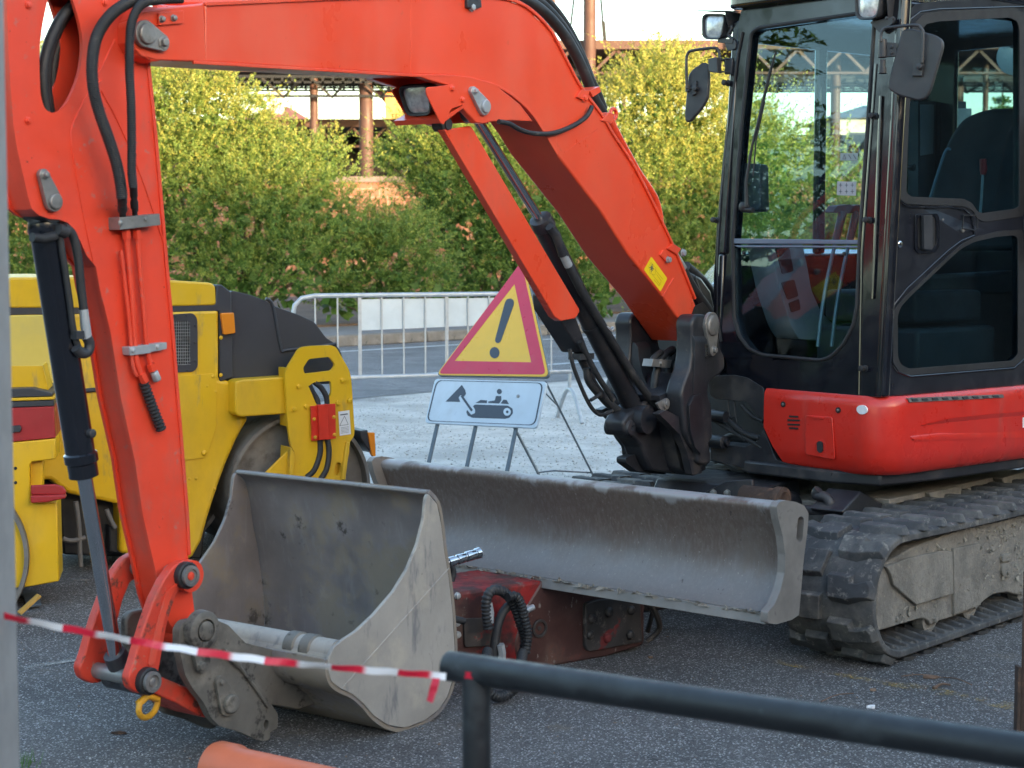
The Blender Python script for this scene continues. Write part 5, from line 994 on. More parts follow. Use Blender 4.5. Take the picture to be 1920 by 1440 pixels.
mb = MB(); mb.prism(rnd(fr(outer), [.03] * 2 + [.02] * 9 + [.01] * 3, 3), cn * -.055, [W3]); cab = obj('cab', mb, cabblk, ex, bevel=.008, seg=3)
mb = MB(); mb.tube(W3, .0085, 8, closed=True); mb.tube(fr([(1392, 60), (1384, 100), (1366, 240), (1352, 380), (1346, 480), (1346, 590), (1352, 640)], .004), .006, 8); obj('window_seal', mb, matblk, cab)
mb = MB(); mb.prism(rnd(fr(wh, -.02), .02, 3), cn * -.004); obj('windscreen', mb, glass, cab, flat=True)
mb = MB(); q = fr([(1374, 447), (1612, 450), (1612, 458), (1374, 457)], .002); mb.prism(q, cn * -.03); q = fr([(1375, 460), (1611, 461), (1604, 465), (1384, 464)], .004); mb.prism(q, cn * -.012); obj('window_bar', mb, M('blue_grey_trim', (.12, .15, .21), .4, var=.1), cab, bevel=.003)
mb = MB()
for u, v in ((1396, 474), (1584, 476)): mb.lathe(fr([(u, v)], -.02)[0], cn, [(0, .008), (.008, .008), (.01, .005)], 14)
obj('stud', mb, matblk, cab)
mb = MB(); q = fr([(1364, 682), (1606, 696)], .0); mb.bar(q[0], q[1], .012, .006, cn); q = fr([(1412, 670), (1450, 672)], .0); mb.bar(q[0], q[1], .02, .008, cn); q = fr([(1520, 680), (1560, 682)], .0); mb.bar(q[0], q[1], .02, .008, cn)
q = fr([(1643, 120), (1616, 480), (1611, 740)], .001); mb.tube(q, .006, 8); q = fr([(1652, 180), (1640, 480), (1636, 560)], .006); mb.tube(q, .008, 8); obj('trim', mb, cabblk, cab)
mb = MB()
for u, v, a_, l_ in ((1642, 218, 0, 1), (1631, 413, 0, 1), (1623, 691, 0, 1), (1345, 413, 0, 1), (1366, 156, 0, 1)):
    p = fr([(u, v)])[0]; mb.lathe(p, cn, [(0, .014), (.006, .014), (.008, .008), (.02, .008), (.024, .013), (.034, .012), (.036, .008)], 16)
obj('bumper_stud', mb, matblk, cab)
# corner post and hidden frame
mb = MB(); a = cb - HF.L * .02; b = ct - HF.L * .02; mb.tube([a - HF.F * .03, b + (b - a) * .03 - HF.F * .03], .032, 16)
mb.prism([HF.p(f, CR, z) for f, z in [(FC, 1.0), (FBk, 1.0), (FBk, 1.58), (FC - .02, 1.58)]], HF.L * .03)
mb.prism([HF.p(f, CR, z) for f, z in [(FC - .02, 1.58), (FC - .08, 1.58), (FT - .08, ZT), (FT - .0, ZT)]], HF.L * .04)
mb.prism([HF.p(f, CR, z) for f, z in [(FC - .66, 1.58), (FC - .71, 1.58), (FC - .71, ZT), (FC - .66, ZT)]], HF.L * .04)
mb.prism([HF.p(f, CR, z) for f, z in [(FBk, 1.58), (FBk + .10, 1.58), (FBk + .10, ZT), (FBk, ZT)]], HF.L * .04)
mb.prism([HF.p(f, CR, z) for f, z in [(FT, ZT - .09), (FBk, ZT - .09), (FBk, ZT), (FT, ZT)]], HF.L * .04)
# rear wall with its window
mb.prism([HF.p(FBk, l, z) for l, z in [(CL, 1.0), (CR, 1.0), (CR, ZT), (CL, ZT)]], HF.F * .03, [[HF.p(FBk, l, z) for l, z in [(CL - .10, 1.75), (.11, 1.75), (.11, ZT - .06), (CL - .10, ZT - .06)]]])
mb.prism([HF.p(f, CL - .03, z) for f, z in [(FBk, 1.0), (FBk + .2, 1.0), (FBk + .2, ZT), (FBk, ZT)]], HF.L * .03)
mb.prism([HF.p(f, l, 1.0) for f, l in [(FC - .02, CL - .02), (FBk, CL - .02), (FBk, CR), (FC - .02, CR)]], (0, 0, .03)); obj('cab_frame', mb, cabblk, cab, bevel=.008)
mb = MB(); rp_ = [(FT + .05, CL + .01), (FBk - .03, CL + .01), (FBk - .03, CR - .01), (FT + .05, CR - .01)]; mb.prism(rnd([HF.p(f, l, ZT + .05) for f, l in rp_], .08, 5), (0, 0, .06)); mb.prism(rnd([HF.p(f, l, ZT - .02) for f, l in [(FT - .02, CL - .02), (FBk, CL - .02), (FBk, CR + .02), (FT - .02, CR + .02)]], .05, 4), (0, 0, .03)); obj('roof', mb, cabblk, cab, bevel=.02, seg=3)
for nm, q, nrm in (('side_window', [HF.p(f, CR + .02, z) for f, z in [(FC - .08, 1.58), (FBk + .1, 1.58), (FBk + .1, ZT - .09), (FT - .08, ZT - .09)]], HF.L), ('rear_window', [HF.p(FBk + .015, l, z) for l, z in [(CL - .10, 1.75), (.11, 1.75), (.11, ZT - .06), (CL - .10, ZT - .06)]], HF.F)):
    mb = MB(); mb.prism(q, nrm * .004); obj(nm, mb, glass, cab, flat=True)
# stickers on the glass
for pts, kind in (([(1570, 340), (1606, 341), (1605, 367), (1569, 366)], 0), ([(1576, 287), (1609, 287), (1608, 301), (1575, 301)], 1)):
    mb = MB(); q = fr(pts, -.017); mb.prism(q, cn * .0008); mb.k = 1
    u0, v0, u1, v1 = pts[0][0], pts[0][1], pts[2][0], pts[2][1]
    if kind == 0:
        for i in range(3):
            for j in range(2):
                cx, cy_ = u0 + 6 + i * 11, v0 + 7 + j * 12; a_ = fr([(cx - 3, cy_), (cx + 3, cy_), (cx, cy_ - 4), (cx, cy_ + 4)], -.0155); mb.bar(a_[0], a_[1], .0022, .0006, cn); mb.bar(a_[2], a_[3], .0022, .0006, cn)
    else:
        a_ = fr([(u0 + 4, v1 - 3), (u0 + 10, v1 - 3), (u0 + 7, v0 + 3)], -.0155)
        for i in range(3): mb.bar(a_[i], a_[(i + 1) % 3], .002, .0006, cn)
        for k in (15, 24): a_ = fr([(u0 + k, v0 + 3), (u0 + k + 5, v1 - 3)], -.0155); mb.bar(a_[0], a_[1], .003, .0006, cn)
    obj('glass_sticker', mb, [M('sticker_clear', (.22, .27, .27) if kind else (.33, .34, .36), .5), signblk], cab)
# wiper
mb = MB(); mb.tube(fr([(1455, 96), (1444, 135), (1425, 215), (1404, 300)], .018), [.004, .007, .007, .005], 8); mb.tube(fr([(1400, 388), (1399, 340), (1410, 275), (1432, 190)], .026), [.009, .007, .006, .004], 8); mb.tube(fr([(1412, 330), (1418, 260), (1434, 190)], .024), .0035, 6); p = fr([(1400, 388)], .0)[0]; mb.lathe(p, cn, [(0, .02), (.03, .02), (.035, .012)], 16); mb.tube(fr([(1390, 392), (1412, 394)], .02), .012, 10); obj('wiper', mb, matblk, cab)
mb = MB(); mb.prism(rnd(fr([(1388, 305), (1424, 307), (1426, 395), (1384, 398)], -.04), .015, 4), cn * -.06); mb.lathe(fr([(1403, 345)], -.04)[0], cn, [(0, .012), (.01, .012)], 14); obj('wiper_motor', mb, plastic, cab, bevel=.006)
# door
do = [(1660, 743), (1664, 560), (1680, 300), (1694, 48), (1700, 24), (1716, 8), (1760, 2), (2040, -8), (2040, 715)]
dw1 = [(1694, 366), (1698, 240), (1708, 90), (1716, 58), (1734, 38), (1760, 33), (1895, 26), (1910, 34), (1914, 50), (1914, 392), (1905, 397), (1842, 406), (1832, 402), (1822, 386), (1806, 378), (1704, 374)]
dw2 = [(1678, 592), (1684, 576), (1700, 558), (1778, 484), (1800, 464), (1826, 450), (1870, 440), (1905, 437), (1912, 444), (1912, 668), (1900, 680), (1700, 696), (1684, 688), (1678, 672)]
d1 = rnd(HF.tl(CL, dw1), .012, 3); d2 = rnd(HF.tl(CL, dw2), .015, 3)
mb = MB(); mb.prism(rnd(HF.tl(CL, do), .01, 3), HF.L * -.04, [d1, d2]); door = obj('cab_door', mb, doorblk, cab, bevel=.006, seg=3)
for w_ in (d1, d2):
    mb = MB(); mb.prism([p - HF.L * .012 for p in w_], HF.L * -.005); obj('window', mb, glass2, door, flat=True)
    mb = MB(); c_ = sum(w_, V((0, 0, 0))) / len(w_); mb.prism([p + HF.L * .004 for p in [c_ + (x - c_) * 1.06 for x in w_]], HF.L * -.006, [[p + HF.L * .004 for p in [c_ + (x - c_) * .965 for x in w_]]]); obj('window_seal', mb, matblk, door, bevel=.002)
mb = MB(); mb.tube([p + HF.L * .003 for p in HF.tl(CL, [(1684, 372), (1692, 382), (1704, 388), (1780, 388), (1806, 392), (1820, 404), (1826, 440)])], .0045, 8); mb.tube([p + HF.L * .003 for p in HF.tl(CL, [(1826, 441), (1800, 452), (1776, 470), (1700, 540), (1676, 570), (1671, 592), (1672, 680), (1684, 698), (1706, 706), (1900, 690), (1920, 672)])], .004, 8); mb.tube([p + HF.L * .002 for p in HF.tl(CL, [(1686, 320), (1698, 60), (1706, 36), (1724, 22), (1760, 17), (1930, 12)])], .004, 8); obj('door_edge', mb, cabblk, door)
mb = MB(); q = HF.tl(CL + .002, [(1714, 402), (1756, 400), (1760, 410), (1760, 462), (1752, 474), (1722, 476), (1714, 468)]); q2 = HF.tl(CL + .002, [(1719, 408), (1751, 406), (1754, 414), (1754, 458), (1747, 468), (1725, 469), (1719, 462)]); mb.prism(rnd(q, .012, 3), HF.L * .005, [rnd(q2, .01, 3)]); mb.k = 1; mb.prism(rnd(HF.tl(CL + .001, [(1719, 408), (1751, 406), (1754, 414), (1754, 458), (1747, 468), (1725, 469), (1719, 462)]), .01, 3), HF.L * .001)
mb.k = 2; mb.prism(rnd(HF.tl(CL + .012, [(1727, 404), (1743, 403), (1744, 466), (1728, 467)]), .006, 3), HF.L * .014); obj('door_handle', mb, [cabblk, matblk, plastic], door, bevel=.003)
mb = MB(); p = HF.tl(CL, [(1687, 458)])[0]; mb.lathe(p, HF.L, [(0, .0145), (.003, .0145), (.005, .012), (.006, .006)], 20); obj('key_lock', mb, chrome, door)
mb = MB(); mb.tube([p + HF.L * .012 for p in HF.tl(CL, [(1800, 430), (1802, 404), (1824, 404), (1828, 410), (1828, 428), (1822, 432), (1800, 428)])], .0035, 8); mb.k = 1; mb.lathe(HF.tl(CL, [(1804, 431)])[0], HF.L, [(0, .012), (.006, .012), (.01, .008)], 16); mb.lathe(HF.tl(CL, [(1768, 412)])[0], HF.L, [(0, .006), (.003, .005)], 12); obj('door_catch', mb, [matblk, zinc], door)
# lights
c = fr([(1338, 50)], .02)[0]; b_, x_, z_, n_ = worklight(HF, c, .072, .055, .10, cab, roll=-.1)
mb = MB(); top = [c + x_ * (.085) + z_ * .066 + n_ * .03, c - x_ * .08 + z_ * .066 + n_ * .03, c - x_ * .08 + z_ * .07 - n_ * .09, c + x_ * .085 + z_ * .07 - n_ * .09]; mb.prism(top, (0, 0, .004)); s2 = [c + x_ * .087 + z_ * .066 + n_ * .03, c + x_ * .087 + z_ * .066 - n_ * .09, c + x_ * .087 - z_ * .05 - n_ * .09, c + x_ * .087 - z_ * .0 + n_ * .0]; mb.prism(s2, x_ * .003); obj('lamp_hood', mb, plastic, b_, bevel=.002)
mb = MB(); mb.bar(fr([(1350, 76)], .0)[0], fr([(1378, 78)], .0)[0], .03, .02); mb.tube(catmull(fr([(1362, 40), (1372, 52), (1366, 66), (1376, 74)], .0), 4), .008, 8); mb.prism(rnd(fr([(1360, 74), (1382, 76), (1382, 92), (1366, 96)], .002), .01), cn * .01); obj('lamp_bracket', mb, plastic, cab, bevel=.002)
c = fr([(1628, 8)], .06)[0]; b_, x_, z_, n_ = worklight(HF, c, .07, .06, .10, cab, roll=-.06)
mb = MB(); s2 = [c + x_ * .082 + z_ * .07 + n_ * .0, c + x_ * .082 + z_ * .07 - n_ * .12, c + x_ * .082 - z_ * .066 - n_ * .12, c + x_ * .082 - z_ * .066 - n_ * .03]; mb.prism(rnd(s2, .01, 2), x_ * .003); mb.prism([c - x_ * .08 + z_ * .072 + n_ * .03, c + x_ * .085 + z_ * .072 + n_ * .03, c + x_ * .085 + z_ * .075 - n_ * .12, c - x_ * .08 + z_ * .075 - n_ * .12], (0, 0, .004)); mb.prism(rnd(fr([(1634, 42), (1680, 32), (1678, 44), (1652, 62)], .02), .01), cn * .012)
for u in (1663, 1675): mb.bolt(fr([(u, 34)], .07)[0], cn, .006, .006)
obj('lamp_bracket', mb, plastic, b_, bevel=.002)
# mirrors
def mirror(off, plate, arm_, cl_, clampbox, hinge):
    n = (cn * .96 + HF.L * .28).normalized(); P0 = fr([plate[0]], off)[0]
    q = [hit(u, v, P0, n) for u, v in plate]; mb = MB(); mb.prism(rnd(q, .016, 4), -n * .022); m_ = obj('mirror', mb, plastic, cab, bevel=.007, seg=3)
    mb = MB(); c_ = sum(q, V((0, 0, 0))) / len(q); mb.prism([c_ + (x - c_) * .9 - n * .0225 for x in rnd(q, .016, 4)], -n * .002); obj('mirror_glass', mb, chrome, m_)
    mb = MB(); mb.tube(catmull([hit(u, v, P0 + n * .018, n) for u, v in arm_], 4), .0065, 10); q = [hit(u, v, P0 + n * .0, n) for u, v in cl_]; mb.prism(q, n * .014); p = [hit(u, v, P0 + n * .02, n) for u, v in clampbox]; mb.lathe(p[0], n, [(-.014, .012), (.014, .012), (.016, .008)], 10)
    for a_, b_, r_ in hinge: mb.tube([hit(u, v, P0 + n * .0, n) for u, v in (a_, b_)], r_, 12)
    obj('mirror_arm', mb, plastic, m_, bevel=.001); return P0, n
P0, n = mirror(.10, [(1690, 58), (1700, 53), (1712, 54), (1755, 66), (1767, 75), (1768, 88), (1745, 168), (1736, 184), (1722, 189), (1684, 179), (1666, 168), (1664, 155)], [(1652, 78), (1652, 64), (1658, 54), (1672, 51), (1716, 47), (1727, 53), (1731, 66), (1729, 118)], [(1717, 110), (1735, 110), (1731, 143), (1712, 143)], [(1725, 125)], [((1655, 74), (1655, 108), .018), ((1655, 112), (1655, 128), .013), ((1655, 126), (1655, 138), .016)])
mb = MB(); mb.prism([hit(u, v, P0 - n * .02, n) for u, v in [(1660, 80), (1684, 82), (1684, 106), (1660, 108)]], n * .02)
for u, v in ((1672, 88), (1672, 99)): mb.bolt(hit(u, v, P0, n), n, .006, .006)
obj('mirror_bracket', mb, plastic, cab, bevel=.003)
P0, n = mirror(.06, [(1290, 140), (1300, 128), (1318, 116), (1328, 120), (1329, 150), (1327, 182), (1318, 200), (1294, 228), (1285, 229), (1283, 215)], [(1288, 166), (1287, 120), (1289, 102), (1298, 95), (1338, 90), (1347, 95), (1350, 112)], [(1300, 156), (1308, 152), (1308, 176), (1300, 180)], [(1304, 166)], [((1290, 160), (1290, 172), .012), ((1290, 166), (1304, 166), .006)])
mb = MB(); mb.prism(rnd(fr([(1336, 112), (1352, 108), (1354, 138), (1337, 136)], .04), .006), cn * .03); mb.bar(fr([(1350, 112)], .04)[0], fr([(1372, 110)], .0)[0], .01, .006); mb.bar(fr([(1350, 134)], .04)[0], fr([(1372, 136)], .0)[0], .01, .006); mb.prism(fr([(1362, 108), (1376, 110), (1374, 140), (1361, 140)], .0), cn * .01); obj('mirror_bracket', mb, plastic, cab, bevel=.003)
# inside: seat, consoles, levers
sb = HF.tf(FC - .98, [(1725, 470), (1738, 400), (1752, 330), (1775, 262), (1802, 222), (1840, 206), (1885, 202), (1925, 210), (1950, 240), (1965, 330), (1975, 470)])
mb = MB(); mb.prism(rnd(sb, .04, 4), HF.F * -.12); mb.fbox(HF, FC - .95, FC - .45, .12, .62, 1.28, 1.42); st_ = obj('seat', mb, seatm, cab, bevel=.035, seg=4)
mb = MB(); mb.tube(catmull(HF.tf(FC - .86, [(1738, 395), (1752, 345), (1772, 285), (1782, 280)]), 5), .006, 8); obj('piping', mb, M('seat_piping', (.12, .2, .27), .5), st_)
mb = MB(); mb.fbox(HF, FC - 1.0, FC - .42, .1, .66, 1.03, 1.26); mb.prism(HF.tl(.50, [(1660, 520), (1940, 505), (1940, 700), (1660, 712)]), HF.L * -.06); obj('seat_base', mb, intdark, cab, bevel=.02)
mb = MB(); q = HF.tl(.10, [(1442, 452), (1505, 455), (1514, 500), (1522, 545), (1540, 585), (1565, 610), (1562, 640), (1498, 636), (1484, 612), (1462, 545)]); mb.prism(rnd(q, .02, 3), HF.L * -.14); co = obj('console', mb, interior, cab, bevel=.012, seg=3)
mb = MB()
for q in ([(1453, 465), (1478, 462), (1487, 508), (1466, 514)], [(1464, 530), (1488, 524), (1496, 555), (1476, 562)], [(1478, 568), (1497, 560), (1500, 580), (1483, 586)]): mb.prism(rnd(HF.tl(.101, q), .008, 2), HF.L * .004)
obj('vent_panel', mb, matblk, co)
mb = MB()
for a_ in (0, 26): mb.tube(catmull(HF.tl(.40, [(1533 + a_, 650), (1540 + a_, 590), (1552 + a_, 520), (1570 + a_, 440), (1582 + a_, 405)]), 5), .0085, 10)
mb.k = 1
for a_ in (0, 26): mb.tube(HF.tl(.40, [(1566 + a_, 455), (1580 + a_, 398)]), [.016, .019], 12); mb.prism(rnd(HF.tl(.40, [(1562 + a_, 398), (1570 + a_, 386), (1594 + a_, 383), (1608 + a_, 390), (1602 + a_, 400)]), .008), HF.L * -.05)
obj('travel_lever', mb, [M('lever_steel', (.12, .17, .2), .4, .5), intdark], cab, bevel=.002)
mb = MB(); A = HF.tl(.66, [(1838, 402), (1841, 360), (1843, 325)]); mb.tube(A, .006, 10); mb.k = 1; A = HF.tl(.66, [(1843, 328), (1844, 318), (1843, 298)]); mb.tube(A, [.011, .017, .015], 14); obj('safety_lever', mb, [M('lever_grey', (.2, .27, .3), .4), knobred], cab)
mb = MB(); A = HF.tl(.5, [(1875, 405), (1872, 360), (1868, 325), (1874, 310)]); mb.tube(A, [.012, .012, .02, .022], 12); A = HF.tl(.5, [(1872, 415), (1872, 365)]); mb.corr([A[0], A[0].lerp(A[1], .5), A[1]], .035, .02, .006); obj('joystick', mb, matblk, cab)
mb = MB(); A = HF.tl(.55, [(1925, 218), (1885, 220), (1870, 232), (1868, 310), (1880, 332), (1925, 338)]); mb.tube(catmull(A, 4), .007, 8); obj('arm_rest', mb, matblk, cab)
mb = MB(); mb.prism(HF.tl(.0, [(1722, 190), (1812, 190), (1812, 420), (1722, 420)]), HF.L * -.06); mb.k = 1; mb.prism(HF.tl(.01, [(1726, 196), (1752, 196), (1750, 288), (1726, 292)]), HF.L * -.005); mb.k = 2; mb.prism(HF.tl(.02, [(1774, 204), (1822, 203), (1822, 258), (1774, 260)]), HF.L * -.01); obj('inner_panel', mb, [intdark, interior, M('metal_plate', (.3, .36, .36), .5)], cab, bevel=.004)
mb = MB(); A = HF.tl(.0, [(1795, 88), (1825, 85), (1858, 66), (1925, 105)]); mb.tube(catmull(A, 3), .008, 8); mb.k = 1; c_ = HF.tl(.0, [(1900, 108)])[0]; d_ = (HF.L * .8 + HF.F * .6).normalized(); mb.lathe(c_ - d_ * .01, d_, [(0, .05), (.008, .085), (.016, .09), (.02, .08)], 28); obj('inner_mirror', mb, [matblk, M('mirror_back', (.3, .4, .42), .25)], cab)
mb = MB(); p = HF.tl(CL - .05, [(1709, 314)])[0]; mb.lathe(p, HF.L, [(-.02, .006), (0, .006), (.0, .014), (.014, .014)], 14); obj('window_knob', mb, matblk, door)
# red and yellow machine parts glimpsed on the right side deck
mb = MB(); mb.prism([HF.p(f, l, 1.0) for f, l in [(FC - .75, CR - .04), (FC - .75, -.92), (-1.1, -.92), (-1.1, CR - .04)]], (0, 0, .33)); mb.k = 1
obj('side_hood', mb, [bodyred, yellow], ex, bevel=.03, seg=3)
# ---------- road roller
RF = Fr(-1.085, 9.3, 61.6); RG = Fr(-2.15, 8.02, 80)
ro = thing('road_roller', (-1.9, 9.3, 0), 'yellow tandem road roller with a dark sloping hood and steel drums', 'road roller')
hull = [(15, 588), (200, 586), (411, 580), (411, 712), (441, 716), (441, 778), (468, 782), (444, 825), (425, 868), (408, 915), (392, 965), (378, 1015), (360, 1048), (225, 1038), (225, 946), (130, 926), (95, 900), (15, 900)]
mb = MB(); mb.prism(RF.tl(0, hull), RF.L * -1.0); rb = obj('body', mb, yellow, ro, bevel=.02, seg=3)
mb = MB(); mb.prism(rnd(RF.tl(0, [(15, 520), (150, 519), (300, 524), (395, 530), (404, 536), (406, 570), (400, 573), (200, 578), (15, 578)]), .02, 3), RF.L * -1.0); obj('hood_lid', mb, yellow, ro, bevel=.03, seg=4)
mb = MB(); mb.prism(RF.tl(.012, [(15, 592), (138, 590), (140, 735), (60, 745), (15, 745)]), RF.L * -.02); obj('side_panel', mb, yellow2, ro, bevel=.006)
mb = MB(); mb.prism(RF.tl(-.004, [(15, 574), (404, 569), (406, 534), (416, 534), (434, 548), (438, 708), (412, 716), (411, 584), (15, 592)]), RF.L * -.99); mb.prism(RF.tl(.014, [(90, 735), (190, 726), (190, 734), (90, 742)]), RF.L * -.02); obj('trim', mb, hoodgrey, ro, bevel=.006)
hd = [(432, 544), (470, 553), (498, 564), (514, 574), (560, 590), (590, 604), (612, 634), (628, 643), (640, 660), (652, 720), (420, 720), (432, 700)]
mb = MB(); mb.prism(rnd(RF.tl(-.03, hd), .02, 3), RF.L * -.95); hh = obj('rear_hood', mb, hoodgrey, ro, bevel=.035, seg=4)
mb = MB(); A = RF.tl(-.028, [(498, 560), (512, 574), (527, 652), (540, 656), (630, 645)]); mb.tube(catmull(A, 4), .009, 8); obj('swage', mb, hoodgrey, hh)
mb = MB(); mb.prism(rnd(RF.tl(.02, [(415, 587), (439, 586), (442, 625), (420, 628)]), .008, 3), RF.L * -.05); obj('indicator_lamp', mb, amber, ro, bevel=.004)
mb = MB(); gf = rnd(RF.tl(.006, [(318, 590), (362, 587), (370, 597), (371, 688), (363, 697), (318, 699)]), .02, 3); gh = rnd(RF.tl(.006, [(318, 603), (352, 601), (356, 608), (357, 678), (350, 684), (318, 686)]), .01, 3); mb.prism(gf, RF.L * -.02, [gh]); mb.k = 1
for i in range(9): u = 322 + i * 4.2; a_ = RF.tl(.004, [(u, 602), (u, 684)]); mb.tube(a_, .0016, 5)
for i in range(14): v = 606 + i * 6; a_ = RF.tl(.005, [(318, v), (357, v - .5)]); mb.tube(a_, .0016, 5)
mb.k = 2; mb.prism(RF.tl(.0015, [(316, 602), (356, 600), (356, 686), (316, 688)]), RF.L * -.001); mb.k = 0
for u, v in ((330, 593), (350, 591), (366, 610), (366, 642), (366, 676), (352, 694), (330, 696)): mb.bolt(RF.tl(.006, [(u, v)])[0], RF.L, .006, .004)
obj('grille', mb, [hoodgrey, zinc, matblk], rb)
mb = MB(); mb.prism(rnd(RF.tl(.001, [(325, 706), (400, 700), (405, 712), (405, 800), (392, 842), (384, 858), (325, 866)]), .01, 3), RF.L * .006); mb.lathe(RF.tl(.006, [(382, 849)])[0], RF.L, [(0, .014), (.008, .014), (.012, .009)], 16); mb.bolt(RF.tl(.006, [(399, 706)])[0], RF.L, .008, .006); obj('access_door', mb, yellow, rb, bevel=.002)
mb = MB()
for u, v in ((355, 898), (368, 897), (404, 735), (388, 724), (402, 916), (352, 925)): mb.bolt(RF.tl(.0, [(u, v)])[0], RF.L, .008, .007)
for u, v in ((414, 633), (414, 703)): mb.bolt(RF.tl(-.004, [(u, v)])[0], RF.L, .008, .006)
obj('bolt', mb, yellow, rb)
mb = MB(); mb.prism(rnd(RF.tl(.10, [(441, 716), (452, 712), (540, 706), (540, 776), (450, 782), (441, 775)]), .012, 3), RF.L * -.12); obj('yoke_beam', mb, yellow, ro, bevel=.01, seg=3)
pl = [(534, 700), (541, 686), (562, 652), (578, 649), (622, 647), (631, 652), (655, 694), (659, 712), (665, 808), (664, 818), (655, 830), (655, 850), (646, 888), (640, 900), (618, 905), (560, 905), (548, 890), (553, 850), (545, 835), (540, 800)]
h1 = rnd(RF.tl(.14, [(568, 690), (579, 673), (618, 669), (629, 684), (622, 695), (571, 701)]), .012, 3); h2 = rnd(RF.tl(.14, [(579, 724), (588, 717), (620, 714), (622, 735), (612, 758), (604, 768), (592, 756)]), .012, 3); h3 = rnd(RF.tl(.14, [(626, 880), (632, 866), (640, 868), (640, 884), (634, 893), (627, 890)]), .01, 3)
mb = MB(); mb.prism(rnd(RF.tl(.14, pl), .02, 3), RF.L * -.022, [h1, h2, h3]); yk = obj('yoke_plate', mb, yellow, ro, bevel=.004)
mb = MB(); mb.prism(RF.tl(.118, [(545, 840), (500, 885), (480, 905), (545, 905)]), RF.L * -.02); mb.prism(RF.tl(.16, [(545, 838), (553, 850), (550, 905), (542, 905)]), RF.L * -.14); mb.prism(RF.tl(.16, [(650, 828), (657, 830), (648, 900), (640, 900)]), RF.L * -.14); mb.prism(RF.tl(.10, [(556, 845), (650, 835), (640, 905), (552, 905)]), RF.L * -.02); mb.prism(RF.tl(.118, [(535, 690), (545, 690), (545, 800), (538, 800)]), RF.L * -.1); obj('rib', mb, yellow, yk, bevel=.004)
mb = MB()
for u, v in ((642, 713), (560, 725), (633, 755), (655, 751), (551, 767), (574, 762)): mb.bolt(RF.tl(.14, [(u, v)])[0], RF.L, .013, .012)
mb.lathe(RF.tl(.14, [(557, 692)])[0], RF.L, [(0, .008), (.001, .008)], 12); obj('bolt', mb, yellow, yk)
mb = MB(); q0 = RF.tl(.165, [(583, 762), (597, 760), (599, 825), (585, 827)]); mb.prism(q0, RF.L * -.012); mb.prism(RF.tl(.185, [(597, 760), (615, 758), (617, 824), (599, 825)]), RF.L * -.03); mb.prism(RF.tl(.165, [(615, 758), (629, 757), (630, 822), (617, 824)]), RF.L * -.012); mb.k = 1
for u, v in ((589, 786), (626, 782), (591, 820), (627, 815)): mb.bolt(RF.tl(.165, [(u, v)])[0], RF.L, .008, .008)
obj('hose_cover', mb, [M('bright_red_paint', (.6, .03, .015), .4, dirts=[((.4, .25, .05), 22, .66, .04, .7)]), gold], yk, bevel=.003)
mb = MB(); mb.prism(RF.tl(.1415, [(634, 772), (655, 769), (658, 814), (637, 817)]), RF.L * .001); mb.k = 1
q = RF.tl(.1435, [(637, 798), (646, 780), (653, 796)]); [mb.bar(q[i], q[(i + 1) % 3], .0022, .0006, RF.L) for i in range(3)]
q = RF.tl(.1435, [(638, 778), (652, 776)]); mb.bar(q[0], q[1], .006, .0006, RF.L)
for i in range(5): q = RF.tl(.1435, [(639, 802 + i * 2.6), (654, 800 + i * 2.6)]); mb.bar(q[0], q[1], .0016, .0006, RF.L)
obj('data_plate', mb, [white, legst], yk)
mb = MB()
for pts in ([(580, 722), (586, 735), (594, 748), (597, 762)], [(590, 717), (603, 728), (612, 745), (614, 762)], [(600, 824), (600, 850), (590, 880), (575, 895)], [(614, 822), (617, 850), (612, 880), (600, 900)]): mb.tube(catmull(RF.tl(.145 if pts[0][1] > 800 else .13, pts), 5), .0145, 12)
obj('hose', mb, rubber, yk)
def drum(fr_, c, l, rad, wid, par):
    p = fr_.tl(l, [c])[0]; mb = MB(); L_ = fr_.L
    mb.lathe(p - L_ * wid, L_, [(0, rad * .96), (.01, rad), (wid - .01, rad), (wid, rad - .004), (wid, rad - .022), (wid - .06, rad - .024)], 72); d_ = obj('drum', mb, drumst, par, ang=30)
    mb = MB(); mb.lathe(p - L_ * .07, L_, [(0, rad - .03), (.008, rad - .03), (.009, rad * .35), (.03, rad * .33), (.04, rad * .15)], 60); obj('drum_side', mb, drumrust, d_); return d_
drum(RF, (565, 918), .02, .392, 1.05, ro); 
mb = MB(); mb.prism(RF.tl(.02, [(675, 808), (690, 806), (692, 828), (700, 828), (705, 832), (705, 852), (692, 845), (676, 822)]), RF.L * -1.0); obj('scraper_bar', mb, hoodgrey, ro, bevel=.006); mb = MB(); mb.prism(RF.tl(.03, [(690, 811), (703, 811), (705, 862), (697, 852)]), RF.L * -.03); obj('scraper', mb, amber, ro, bevel=.003)
# chassis, belly and cables between the drums
mb = MB(); mb.prism(RF.tl(-.12, [(60, 900), (400, 900), (378, 1048), (240, 1044), (120, 1040), (110, 930)]), RF.L * -.6); mb.prism(RF.tl(-.05, [(205, 985), (250, 1000), (250, 1046), (205, 1035)]), RF.L * -.2); obj('chassis', mb, matblk, ro, bevel=.01)
mb = MB(); mb.k = 0
for pts in ([(142, 940), (148, 985), (150, 1035), (152, 1062)], [(200, 955), (208, 975), (216, 990)], [(118, 1010), (134, 1014), (160, 1008)]): mb.tube(catmull(RF.tl(-.02, pts), 5), .012, 10)
obj('cable', mb, M('grey_sheath', (.16, .15, .14), .6), ro)
drum(RF, (300, 905), -.3, .36, .6, ro)
